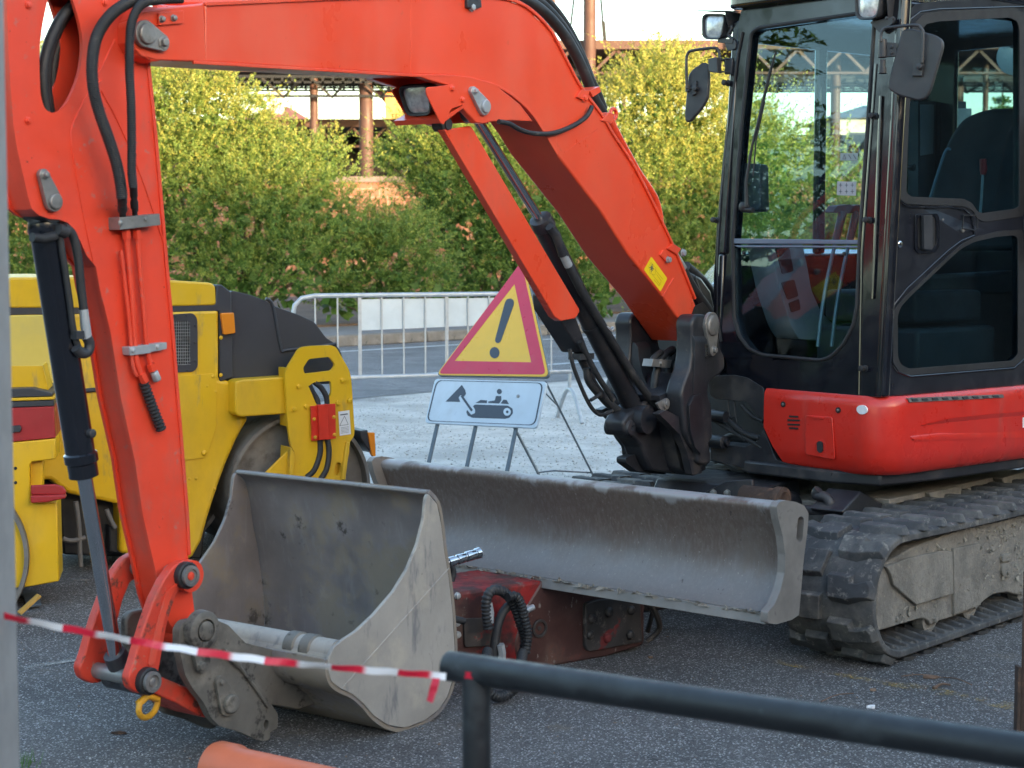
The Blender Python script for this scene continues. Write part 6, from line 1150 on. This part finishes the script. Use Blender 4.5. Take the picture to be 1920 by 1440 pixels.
# front module at the left edge
mb = MB(); mb.prism(RG.tl(0, [(-60, 838), (104, 822), (105, 861), (60, 866), (56, 872), (56, 944), (107, 942), (111, 1090), (51, 1101), (-60, 1108)]), RG.L * -.25); ff = obj('front_fork', mb, yellow, ro, bevel=.006)
mb = MB(); mb.prism(RG.tl(-.05, [(54, 864), (80, 863), (80, 912), (76, 944), (54, 944)]), RG.L * -.1); obj('fork_rib', mb, yellow, ff, bevel=.004)
mb = MB(); mb.prism(RG.tl(.0, [(-60, 768), (101, 762), (104, 821), (-60, 836)]), RG.L * -.5); obj('stripe_panel', mb, redstripe, ff, bevel=.003)
mb = MB(); mb.prism(RG.tl(.0, [(-60, 756), (101, 750), (101, 761), (-60, 767)]), RG.L * -.5); mb.prism(RG.tl(.0, [(-60, 732), (60, 728), (98, 738), (98, 743), (-60, 748)]), RG.L * -.5); mb.prism(rnd(RG.tl(.004, [(10, 799), (38, 797), (41, 803), (38, 810), (10, 811)]), .004), RG.L * .01); obj('tool_tray', mb, hoodgrey, ff, bevel=.003)
mb = MB(); mb.prism(RG.tl(.004, [(-60, 749), (102, 744), (102, 749), (-60, 755)]), RG.L * -.5); mb.prism(RG.tl(-.1, [(-40, 686), (79, 686), (90, 730), (-40, 733)]), RG.L * -.01); mb.prism(RG.tl(-.1, [(76, 686), (80, 686), (91, 731), (87, 731)]), RG.L * -.25); obj('tray_side', mb, yellow, ff, bevel=.002)
mb = MB(); mb.prism(RG.tl(.03, [(57, 910), (104, 908), (118, 912), (125, 922), (122, 928), (58, 928)]), RG.L * -.012); mb.prism(RG.tl(.06, [(57, 930), (122, 928), (124, 934), (90, 942), (58, 944)]), RG.L * -.07); obj('step', mb, redstripe, ff, bevel=.006)
drum(RG, (-116, 1048), .03, .39, .9, ro)
mb = MB()
for v in (878, 905): mb.bolt(RG.tl(.0, [(29, v)])[0], RG.L, .006, .004)
obj('bolt', mb, matblk, ff)
pk = MB(); a_, b_ = gnd(36, 1150, .02), gnd(74, 1116, .09); pk.bar(a_, b_, .04, .012); tag(obj('wooden_wedge', pk, M('yellow_wood', (.5, .28, .06), .7, var=.2), bevel=.002), 'short orange-yellow wooden wedge on the ground by the roller drum', 'wedge')
pk = MB(); q = [gnd(u, v, .012) for u, v in ((40, 1112), (70, 1110), (78, 1136), (52, 1140))]; pk.prism(q, (0, 0, .01)); tag(obj('metal_scrap', pk, legst, bevel=.002), 'flat grey metal scrap on the asphalt beside the roller drum', 'scrap')

# ---------- warning sign on its stand
sa, sl = R(38), R(25); nh = V((-math.sin(sa), -math.cos(sa), 0)); sn = (nh * math.cos(sl) + V((0, 0, 1)) * math.sin(sl)).normalized(); sp0 = at(925, 705, 12.0)
def sg_(pts, off=0.): return [hit(u, v, sp0 + sn * off, sn) for u, v in pts]
def z14(pts, off=0.): return sg_([(780 + x / 3.6, 480 + y / 3.6) for x, y in pts], off)
sgn = thing('warning_sign', (sp0.x, sp0.y + .2, 0), 'red and yellow triangular warning sign with an exclamation mark over a white digger plate', 'road sign')
mb = MB(); mb.prism(rnd(z14([(722, 26), (895, 815), (135, 803)]), .05, 5), sn * -.02); tp = obj('triangle_panel', mb, signyel, sgn, bevel=.002)
mb = MB(); mb.prism([p - sn * .006 for p in rnd(z14([(724, 20), (900, 820), (128, 807)]), .05, 5)], sn * -.02); obj('rim', mb, legst, tp)
mb = MB(); mb.prism(rnd(z14([(712, 38), (876, 800), (150, 795)]), .04, 5), sn * .0015, [z14([(665, 190), (778, 718), (262, 708)])]); obj('border', mb, signred, tp)
mb = MB(); mb.prism(rnd(z14([(600, 318), (612, 292), (640, 286), (660, 300), (662, 325), (572, 578), (556, 590), (538, 584), (534, 566)], .0005), .012, 3), sn * .0015); c_, rx, ry = z14([(531, 653)])[0], z14([(564, 653)])[0], z14([(531, 615)])[0]; mb.prism([c_ + (rx - c_) * math.cos(t) + (ry - c_) * math.sin(t) + sn * .0005 for t in [2 * math.pi * i / 24 for i in range(24)]], sn * .0015); obj('exclamation_mark', mb, signblk, tp)
mb = MB(); mb.prism(rnd(z14([(128, 828), (882, 848), (812, 1162), (58, 1126)]), .03, 4), sn * -.02); bp = obj('plate', mb, signwht, sgn, bevel=.002)
mb = MB(); o1 = rnd(z14([(138, 838), (862, 856), (806, 1144), (70, 1114)], .0004), .05, 5); c_ = sum(o1, V((0, 0, 0))) / len(o1); i1 = [p - (p - c_).normalized() * .011 for p in o1]; mb.prism(o1, sn * .0012, [i1]); obj('line_border', mb, signblk, bp)
def disc(x, y, r, off):
    c_, rx, ry = z14([(x, y)], off)[0], z14([(x + r, y)], off)[0], z14([(x, y + r * 1.05)], off)[0]; return [c_ + (rx - c_) * math.cos(t) + (ry - c_) * math.sin(t) for t in [2 * math.pi * i / 20 for i in range(20)]]
mb = MB(); e = sn * .0012
mb.prism(z14([(200, 983), (310, 870), (332, 905), (338, 930), (324, 950), (300, 940), (288, 955), (298, 985)], .0004), e)
mb.prism(rnd(z14([(400, 1003), (620, 1010), (652, 1030), (654, 1062), (630, 1092), (600, 1099), (380, 1092), (350, 1078), (340, 1055), (346, 1038), (372, 1072), (398, 1062), (400, 1040), (385, 1014)], .0004), .006, 2), e)
mb.prism(z14([(402, 992), (438, 972), (480, 975), (478, 993)], .0004), e); mb.prism(z14([(572, 996), (590, 970), (612, 972), (628, 1000)], .0004), e)
mb.prism(rnd(z14([(540, 945), (576, 945), (576, 972), (562, 996), (488, 992), (488, 982), (532, 975)], .0004), .004, 2), e); mb.prism(disc(563, 915, 17, .0004), e)
mb.prism(z14([(302, 948), (314, 940), (384, 1040), (372, 1050)], .0004), e)
mb.k = 1; mb.prism(disc(615, 1052, 25, .0018), sn * .0006); mb.k = 0; mb.prism(disc(616, 1052, 9, .0026), sn * .0006)
mb.k = 2; mb.lathe(z14([(690, 947)], 0)[0], sn, [(0, .011), (.006, .011), (.008, .006)], 12); obj('digger_pictogram', mb, [signblk, signwht, zinc], bp)
def leg(a, b, w_=.028, parts=None):
    mb = MB(); mb.bar(a, b, w_, .012, sn); return obj('leg', mb, legst, sgn, bevel=.002)
dn = (z14([(60, 1126)])[0] - z14([(128, 828)])[0]).normalized()
for x, y in ((160, 1130), (418, 1140), (690, 1155)):
    a_ = z14([(x, y - 60)], -.03)[0]; d2 = V((dn.x, dn.y, dn.z)); t_ = (a_.z - .02) / -d2.z; leg(a_, a_ + d2 * t_)
r1 = gnd(1113, 893); r2 = gnd(1014, 897); r2 = at(1014, 897, r1.y - .35) if False else r2
a1 = z14([(875, 850)], -.03)[0]; a2 = z14([(660, 1150)], -.04)[0]; leg(a1, r1, .022); leg(a2, r2, .022)
mb = MB(); mb.tube([r2.lerp(a2, .12), r2.lerp(r1, .25) + V((0, 0, .05)), r1.lerp(a1, .04)], .006, 8); mb.tube([z14([(870, 922)], -.02)[0], r1.lerp(a1, .76)], .005, 8); obj('tie_bar', mb, legst, sgn)
# tied plate behind the triangle's right upper edge
mb = MB(); q = [hit(u, v, sp0 - sn * .12, sn) for u, v in ((975, 560), (1000, 536), (1016, 548), (1014, 566), (995, 566))]; mb.prism(q, sn * -.02); obj('bracket', mb, M('blue_grey_tin', (.10, .14, .2), .5), sgn, bevel=.002)

# ---------- crowd barrier
bl, br = V((-1.90, 15.7, 0)), V((.547, 16.6, 0)); bd_ = (br - bl).normalized(); Lb = (br - bl).length; bperp = V((-bd_.y, bd_.x, 0))
bar_ = thing('crowd_barrier', (bl + br) / 2, 'galvanised steel crowd control barrier with a pale blank panel at the edge of the road', 'barrier')
mb = MB(); zt2, zb2 = 1.17, .45; path = [bl + V((0, 0, zb2)), bl + V((0, 0, zt2 - .18)), bl + bd_ * .02 + V((0, 0, zt2 - .08)), bl + bd_ * .08 + V((0, 0, zt2 - .02)), bl + bd_ * .2 + V((0, 0, zt2))]
path += [br - bd_ * .2 + V((0, 0, zt2)), br - bd_ * .08 + V((0, 0, zt2 - .02)), br - bd_ * .02 + V((0, 0, zt2 - .08)), br + V((0, 0, zt2 - .18)), br + V((0, 0, zb2))]
mb.tube(path, .02, 12, closed=True); obj('frame', mb, galv, bar_)
for i in range(1, 13):
    p = bl + bd_ * (Lb * i / 13.); mb = MB(); mb.bar(p + V((0, 0, zb2)), p + V((0, 0, zt2 - .005)), .012 if i % 4 != 3 else .03, .012 if i % 4 != 3 else .006, bperp); obj('bar', mb, galv, bar_)
p0, p1 = bl + bd_ * (Lb * 3 / 13) + bperp * .012, bl + bd_ * (Lb * 11 / 13) + bperp * .012
mb = MB(); mb.prism([p0 + V((0, 0, 1.135)), p1 + V((0, 0, 1.135)), p1 + V((0, 0, .90)), p0 + V((0, 0, .86))], bperp * .003); obj('panel', mb, M('pale_panel', (.50, .56, .60), .4, .2, var=.05, dirts=[((.62, .66, .68), 5, .5, .2, .5)]), bar_)
for p in (bl + bd_ * .12, br - bd_ * .02):
    mb = MB(); z_ = V((0, 0, 1)); mb.tube(catmull([p - bperp * .30, p - bperp * .22 + z_ * .12, p - bperp * .10 + z_ * .25, p + z_ * .29, p + bperp * .10 + z_ * .25, p + bperp * .22 + z_ * .12, p + bperp * .30], 4), .02, 10); mb.tube([p + z_ * .28, p + z_ * zb2], .017, 10); obj('foot', mb, galv, bar_)

# ---------- hydraulic breaker lying under the blade
g0 = gnd(1205, 1217); BR = Fr(g0.x, g0.y, 52)
hammerdk = M('grimy_red_brown_steel', (.075, .032, .028), .5, .1, var=.2, dirts=[((.19, .035, .03), 6, .56, .1, .7), ((.28, .25, .23), 30, .63, .05, .8, (1, 1, .5)), ((.13, .095, .07), 3, .5, .2, .7)], bump=.3, bs=50)
hb = thing('hydraulic_breaker', (g0.x - .4, g0.y - .2, 0), 'worn red hydraulic breaker attachment lying on the asphalt under the blade', 'breaker')
mb = MB(); mb.prism(rnd([BR.p(f, 0, z) for f, z in [(0, .02), (.0, .26), (.20, .30), (.55, .34), (1.15, .34), (1.15, .02), (.6, .0), (.2, .0)]], .02, 3), BR.L * -.34); bb_ = obj('housing', mb, hammerred, hb, bevel=.012)
mb = MB(); mb.prism(rnd([BR.p(f, .004, z) for f, z in [(-.006, .016), (-.006, .265), (.20, .306), (.52, .345), (.60, .25), (.66, .12), (.64, .0), (.2, -.004)]], .02, 3), BR.L * -.348); obj('nose_housing', mb, hammerdk, bb_, bevel=.01)
mb = MB(); mb.prism(rnd(BR.tl(.022, [(1098, 1132), (1122, 1124), (1200, 1120), (1205, 1204), (1150, 1214), (1105, 1222), (1098, 1214)]), .01, 3), BR.L * -.02)
for u, v in ((1108, 1160), (1140, 1147), (1182, 1144), (1105, 1190), (1137, 1196), (1180, 1190)): mb.lathe(BR.tl(.02, [(u, v)])[0], BR.L, [(0, .020), (.006, .020), (.016, .015), (.018, .008)], 14)
obj('cheek_plate', mb, hammerst, bb_, bevel=.004)
mb = MB(); mb.lathe(BR.tl(.0, [(1010, 1178)])[0], BR.L, [(0, .036), (.012, .036), (.013, .026), (.002, .024), (.001, .01), (.008, .009)], 24); mb.prism(rnd(BR.tl(.012, [(870, 1160), (935, 1158), (940, 1210), (872, 1214)]), .012), BR.L * -.011); obj('fitting', mb, hammerst, bb_, bevel=.002)
mb = MB()
for u, v in ((857, 1117), (857, 1168), (858, 1190), (990, 1140)): mb.bolt(BR.tl(.0, [(u, v)])[0], BR.L, .011, .01)
mb.tube(BR.tl(.02, [(985, 1146), (1000, 1138)]), .012, 10); obj('bolt', mb, galv, bb_)
mb = MB(); ca_, cb_ = BR.tl(-.17, [(1200, 1178)])[0], BR.tl(-.17, [(1348, 1160)])[0]; cz = ca_.z; d_ = -BR.F; mb.lathe(BR.p(.02, -.17, .145), d_, [(0, .075), (.03, .075), (.05, .055), (.06, .043), (.34, .043), (.40, .03), (.46, .008)], 24); obj('chisel', mb, hammerst, hb)
mb = MB(); mb.tube(catmull([BR.p(-.02, .0, .2), BR.p(-.06, .01, .14), BR.p(-.09, .0, .07), BR.p(-.05, -.03, .02)], 4), .012, 8); mb.tube(catmull([BR.p(-.03, -.06, .23), BR.p(-.08, -.03, .16), BR.p(-.08, -.06, .05)], 4), .010, 8); obj('hose', mb, hammerst, hb)
mb = MB(); mb.corr(BR.tl(.10, [(916, 1178), (912, 1150), (913, 1122), (924, 1107), (944, 1110), (962, 1130), (974, 1162), (984, 1195), (982, 1225)]), .0185, .014, .0016); mb.corr(BR.tl(.14, [(952, 1120), (968, 1118), (978, 1135), (984, 1160), (990, 1190), (986, 1225)]), .016, .014, .0016)
mb.tube(catmull(BR.tl(.08, [(962, 1128), (942, 1150), (930, 1190), (926, 1240), (932, 1290)]), 5), .017, 12); lg_ = (gnd(940, 1306, .03) - BR.o).dot(BR.L); mb.corr([BR.tl(.16, [(914, 1222)])[0]] + BR.tl(lg_, [(910, 1262), (916, 1292), (932, 1306), (954, 1300), (970, 1280)]) + [BR.tl(.16, [(980, 1225)])[0]], .0185, .014, .0016)
obj('hose', mb, rubber, hb)
mb = MB(); mb.tube(BR.tl(.10, [(916, 1130), (917, 1150), (918, 1168)]), [.014, .02, .016], 12); mb.tube(BR.tl(.10, [(938, 1208), (941, 1224), (940, 1240)]), .016, 6); obj('hose_fitting', mb, galv, hb)
mb = MB(); A = BR.tl(.12, [(836, 1056), (900, 1036)]); d_ = (A[1] - A[0]).normalized(); q = (A[1] - A[0]).length / 64
mb.lathe(A[0], d_, [(0, .012), (4 * q, .012), (4.5 * q, .018), (16 * q, .018), (17 * q, .0145), (20 * q, .0145), (21 * q, .0185), (34 * q, .0185), (35 * q, .0165), (37 * q, .0165), (38 * q, .0195), (52 * q, .0195), (53 * q, .018), (55 * q, .018), (56 * q, .0205), (63 * q, .0205), (64 * q, .018), (64 * q, .012), (60 * q, .011)], 20); mb.k = 1; mb.tube(catmull(BR.tl(.12, [(838, 1056), (815, 1070), (812, 1110), (830, 1150), (870, 1165)]), 5), .013, 10); mb.tube(catmull(BR.tl(.12, [(845, 1060), (850, 1072), (846, 1090)]), 3), .012, 10); obj('quick_coupling', mb, [chrome, rubber], hb)

# ---------- foreground
mb = MB(); px_ = at(17, 455, 3.1).x; mb.wbox(px_ - .14, px_, 2.96, 3.10, 0, 3.2); tag(obj('gate_post', mb, postp, bevel=.004), 'square grey post cut by the left edge of the picture', 'post')
rr_ = thing('hand_rail', gnd(868, 1400, 0) * 0 + V((-.08, 3.2, 0)), 'dark grey tubular rail on a round post across the lower right foreground', 'railing')
RZ = .885; ra = gnd(838, 1248, RZ); rbq = gnd(1920, 1408, RZ); dr_ = (rbq - ra).normalized()
mb = MB(); mb.tube([ra, ra + dr_ * .004, rbq + dr_ * 1.2], [.024, .0268, .0268], 28); obj('top_rail', mb, railp, rr_)
pp = ra + dr_ * .062; mb = MB(); mb.cyl(V((pp.x, pp.y, 0)), V((pp.x, pp.y, RZ - .01)), .0252, 24); obj('post', mb, railp, rr_)
p3 = rbq + dr_ * 1.0; mb = MB(); mb.cyl(V((p3.x, p3.y, 0)), V((p3.x, p3.y, RZ - .01)), .0252, 24); obj('post', mb, railp, rr_)
# tape
def ribbon(P, w_, twist, up0=V((0, 0, 1))):
    n = len(P); vs = []; fs = []; run = []; s_ = 0
    for i in range(n):
        if i: s_ += (P[i] - P[i - 1]).length
        t = (P[min(i + 1, n - 1)] - P[max(i - 1, 0)]).normalized(); a = up0 - t * up0.dot(t); a.normalize(); b = t.cross(a); th = twist(s_, i / (n - 1)); d_ = a * math.cos(th) + b * math.sin(th)
        vs += [P[i] - d_ * w_ / 2, P[i] + d_ * w_ / 2]; run += [s_, s_]
    for i in range(n - 1): fs.append([2 * i, 2 * i + 1, 2 * i + 3, 2 * i + 2])
    return vs, fs, run
def tape_obj(name, segs, parent=None):
    mb = MB(); runs = []
    for vs, fs, run in segs: mb.add(vs, fs); runs += run
    o = obj(name, mb, tapem, parent, flat=True); a_ = o.data.attributes.new('run', 'FLOAT', 'POINT'); a_.data.foreach_set('value', runs); s_ = o.modifiers.new('thickness', 'SOLIDIFY'); s_.thickness = .0008; return o
a_, b_ = at(-10, 1152, 3.02), at(836, 1268, pp.y - .03)
P = [a_.lerp(b_, i / 90) + V((0, 0, -.016 * math.sin(math.pi * i / 90) + .0008 * math.sin(i * .9))) for i in range(91)]
segs = [ribbon(P, .0125, lambda s_, t: .5 * math.sin(s_ * 13) + .35 * math.sin(s_ * 37))]
ring = [V((pp.x + .027 * math.cos(t), pp.y + .027 * math.sin(t), b_.z - .003 + .004 * t / 6)) for t in [math.pi * 1.0 + i * 2 * math.pi / 30 for i in range(31)]]
segs.append(ribbon(ring, .012, lambda s_, t: .1 * math.sin(s_ * 40)))
dgl = [at(818, 1272, pp.y - .035), at(815, 1285, pp.y - .04), at(811, 1298, pp.y - .038), at(806, 1316, pp.y - .04)]; dgl = catmull(dgl, 5); segs.append(ribbon(dgl, .015, lambda s_, t: .3 + .5 * t, V((1, 0, .2))))
tag(tape_obj('barrier_tape', segs), 'red and white striped tape stretched from the grey post to the rail post', 'tape')
# orange drain pipe
pz = .075; a_ = gnd(404, 1440, pz); b_ = gnd(760, 1520, pz); d_ = (b_ - a_).normalized()
mb = MB(); mb.lathe(a_, d_, [(0, .066), (0, .078), (.012, .082), (.075, .082), (.095, .074), (1.6, .074)], 40); mb.lathe(a_, d_, [(.0005, .066), (.3, .066)], 32); tag(obj('drain_pipe', mb, orpvc, ang=30), 'orange plastic drain pipe with a socket end lying at the bottom edge', 'pipe')
# rusty stake at the right edge
g_ = gnd(1910, 1370); mb = MB(); mb.wbox(g_.x - .012, g_.x + .0, g_.y - .02, g_.y + .02, 0, .22); mb.wbox(g_.x + .004, g_.x + .03, g_.y - .006, g_.y + .0, 0, .54); mb.wbox(g_.x + .024, g_.x + .03, g_.y, g_.y + .03, 0, .54); tag(obj('rusty_stake', mb, rustm, bevel=.001, orig=(g_.x, g_.y, 0)), 'rusty angle iron stake standing at the right edge', 'stake')
# litter
def chip(p, s_, mat, label, name, cat, seed, flatk=.3):
    r = np.random.default_rng(seed); n = 9; mb = MB(); top = [p + V((s_[0] * math.cos(6.283 * i / n) * r.uniform(.7, 1.1), s_[1] * math.sin(6.283 * i / n) * r.uniform(.7, 1.1), .002 + flatk * s_[0] * r.random())) for i in range(n)]; c_ = p + V((0, 0, flatk * s_[0]))
    mb.add(top + [c_] + [V((v.x, v.y, .0015)) for v in top], [[i, (i + 1) % n, n] for i in range(n)] + [[i, n + 1 + i, n + 1 + (i + 1) % n, (i + 1) % n] for i in range(n)]); return tag(obj(name, mb, mat, flat=True), label, cat)
brl = M('dry_brown_leaf', (.13, .08, .055), .8, var=.3); wht = M('white_paper', (.7, .7, .72), .8)
chip(gnd(222, 1376), (.03, .012), rustm, 'dark rusty metal offcut on the asphalt below the bucket linkage', 'metal_offcut', 'scrap', 1, .35)
chip(gnd(1633, 1328), (.018, .012), wht, 'crumpled white paper scrap on the asphalt in front of the near track', 'paper_scrap', 'litter', 2, .7)
chip(gnd(1637, 1296), (.012, .011), stC, 'small brown pebble near the yellow line', 'pebble', 'stone', 3, .9)
chip(gnd(1219, 1234), (.009, .009), stC, 'small brown pebble beside the breaker', 'pebble', 'stone', 4, .9)
chip(gnd(1745, 1272), (.03, .012), brl, 'curled dry brown leaf near the front of the track', 'dry_leaf', 'leaf', 5, .5)
for i, (u, v, u2, v2, lb) in enumerate(((1750, 1290, 1782, 1284, 'short thick brown twig beside the curled leaf'), (1768, 1270, 1822, 1284, 'long thin brown twig right of the curled leaf'), (1690, 1268, 1765, 1270, 'thin straight twig pointing at the curled leaf'), (1540, 1315, 1600, 1300, 'thin bent twig on the asphalt behind the hand rail'))):
    a_, b_ = gnd(u, v, .006), gnd(u2, v2, .006); mb = MB(); mb.tube(catmull([a_, a_.lerp(b_, .5) + V((0, .004, .008)), b_], 4), [.007, .007, .006, .006, .005, .005, .004, .004, .003] if i == 0 else .0025, 6); tag(obj('twig', mb, brl), lb, 'twig', 'dry twigs on the asphalt')
# small grass tuft by the left post
mb = MB(); g_ = gnd(52, 1436); r = np.random.default_rng(3)
for i in range(18):
    p = g_ + V((r.normal() * .02, r.normal() * .02, 0)); d_ = V((r.normal() * .014, r.normal() * .014, .03 + .03 * r.random())); w_ = V((.0018, 0, 0)); mb.add([p - w_, p + w_, p + d_ * .6 + w_ * .6, p + d_], [[0, 1, 2, 3]])
gt = obj('grass', mb, M('grass_green', (.06, .14, .03), .6), flat=True); gt['kind'] = 'stuff'; gt['label'] = 'small tuft of grass in the asphalt by the left post'

# ---------- pale car on the road behind the cab
ca0 = at(1232, 600, 22); CX, CY = ca0.x, 22.4
car = thing('parked_car', (CX + 2.1, CY + .8, 0), 'pale blue car on the road half hidden behind the digger cab', 'car')
carp = M('pale_blue_car_paint', (.38, .48, .60), .25, var=.02, coat=.8)
pf = [(0, .35), (.0, .62), (.06, .75), (.45, .92), (.62, 1.02), (.95, 1.38), (1.25, 1.5), (1.9, 1.55), (2.9, 1.52), (3.5, 1.4), (3.95, 1.05), (4.15, .95), (4.2, .5), (4.15, .3)]
mb = MB(); mb.prism(catmull([V((CX + x, CY, z)) for x, z in pf], 3), (0, 1.65, 0)); obj('body', mb, carp, car, bevel=.08, seg=4)
mb = MB()
for q in ([(1.05, 1.05), (1.32, 1.40), (1.95, 1.43), (1.95, 1.05)], [(2.02, 1.05), (2.02, 1.43), (2.9, 1.40), (3.4, 1.08)]): mb.prism(rnd([V((CX + x, CY - .004, z)) for x, z in q], .05), (0, .01, 0))
obj('window', mb, winm, car)
for x in (.75, 3.35):
    mb = MB(); mb.lathe(V((CX + x, CY - .02, .31)), V((0, 1, 0)), [(0, .2), (.01, .3), (.19, .31), (.2, .2)], 32); wl = obj('wheel', mb, matblk, car); mb = MB(); mb.lathe(V((CX + x, CY - .035, .31)), V((0, 1, 0)), [(0, .08), (.01, .19), (.04, .2)], 24); obj('rim', mb, galv, wl)
mb = MB(); mb.prism(rnd([V((CX + .03, CY + .1, z)) + V((x, 0, 0)) for x, z in [(0, .62), (.14, .78), (.2, .66), (.02, .56)]], .02), (0, .3, 0)); obj('headlight', mb, lens, car)

# ---------- light, sky, camera
w = bpy.data.worlds.new('World'); SC.world = w; w.use_nodes = True; nt = w.node_tree; bgd = nt.nodes['Background']
sky = nt.nodes.new('ShaderNodeTexSky'); sky.sky_type = 'NISHITA'; sky.sun_disc = False; EL = R(6.5); AZ = math.atan2(SUN_AZ.x, SUN_AZ.y)
sky.sun_elevation = EL; sky.sun_rotation = AZ; sky.air_density = 1.0; sky.dust_density = 1.3; sky.ozone_density = 1.3
nt.links.new(sky.outputs[0], bgd.inputs[0]); bgd.inputs[1].default_value = .15
sd = bpy.data.lights.new('Sun', 'SUN'); sd.energy = 2.1; sd.angle = R(1.0); sd.color = (1.0, .70, .42); so = bpy.data.objects.new('sun', sd); COL.objects.link(so)
S_ = V((SUN_AZ.x * math.cos(EL), SUN_AZ.y * math.cos(EL), math.sin(EL))); so.rotation_euler = (-S_).to_track_quat('-Z', 'Y').to_euler()
cd = bpy.data.cameras.new('Camera'); cam = bpy.data.objects.new('camera', cd); COL.objects.link(cam); SC.camera = cam
cam.location = CAM; cam.rotation_euler = (math.pi / 2 - PIT, 0, 0); cd.sensor_width = 36; cd.lens = FP / 1920 * 36; cd.clip_end = 3000; cd.clip_start = .05
cd.dof.use_dof = True; cd.dof.focus_distance = 8.3; cd.dof.aperture_fstop = 6.4
SC.view_settings.view_transform = 'Standard'; SC.view_settings.look = 'None'; SC.view_settings.gamma = 1; SC.view_settings.exposure = 2.9
SC.render.engine = 'CYCLES'; cy_ = SC.cycles; cy_.max_bounces = 6; cy_.diffuse_bounces = 3; cy_.glossy_bounces = 3; cy_.transparent_max_bounces = 16; cy_.transmission_bounces = 4; cy_.caustics_reflective = False; cy_.caustics_refractive = False
cy_.use_denoising = True
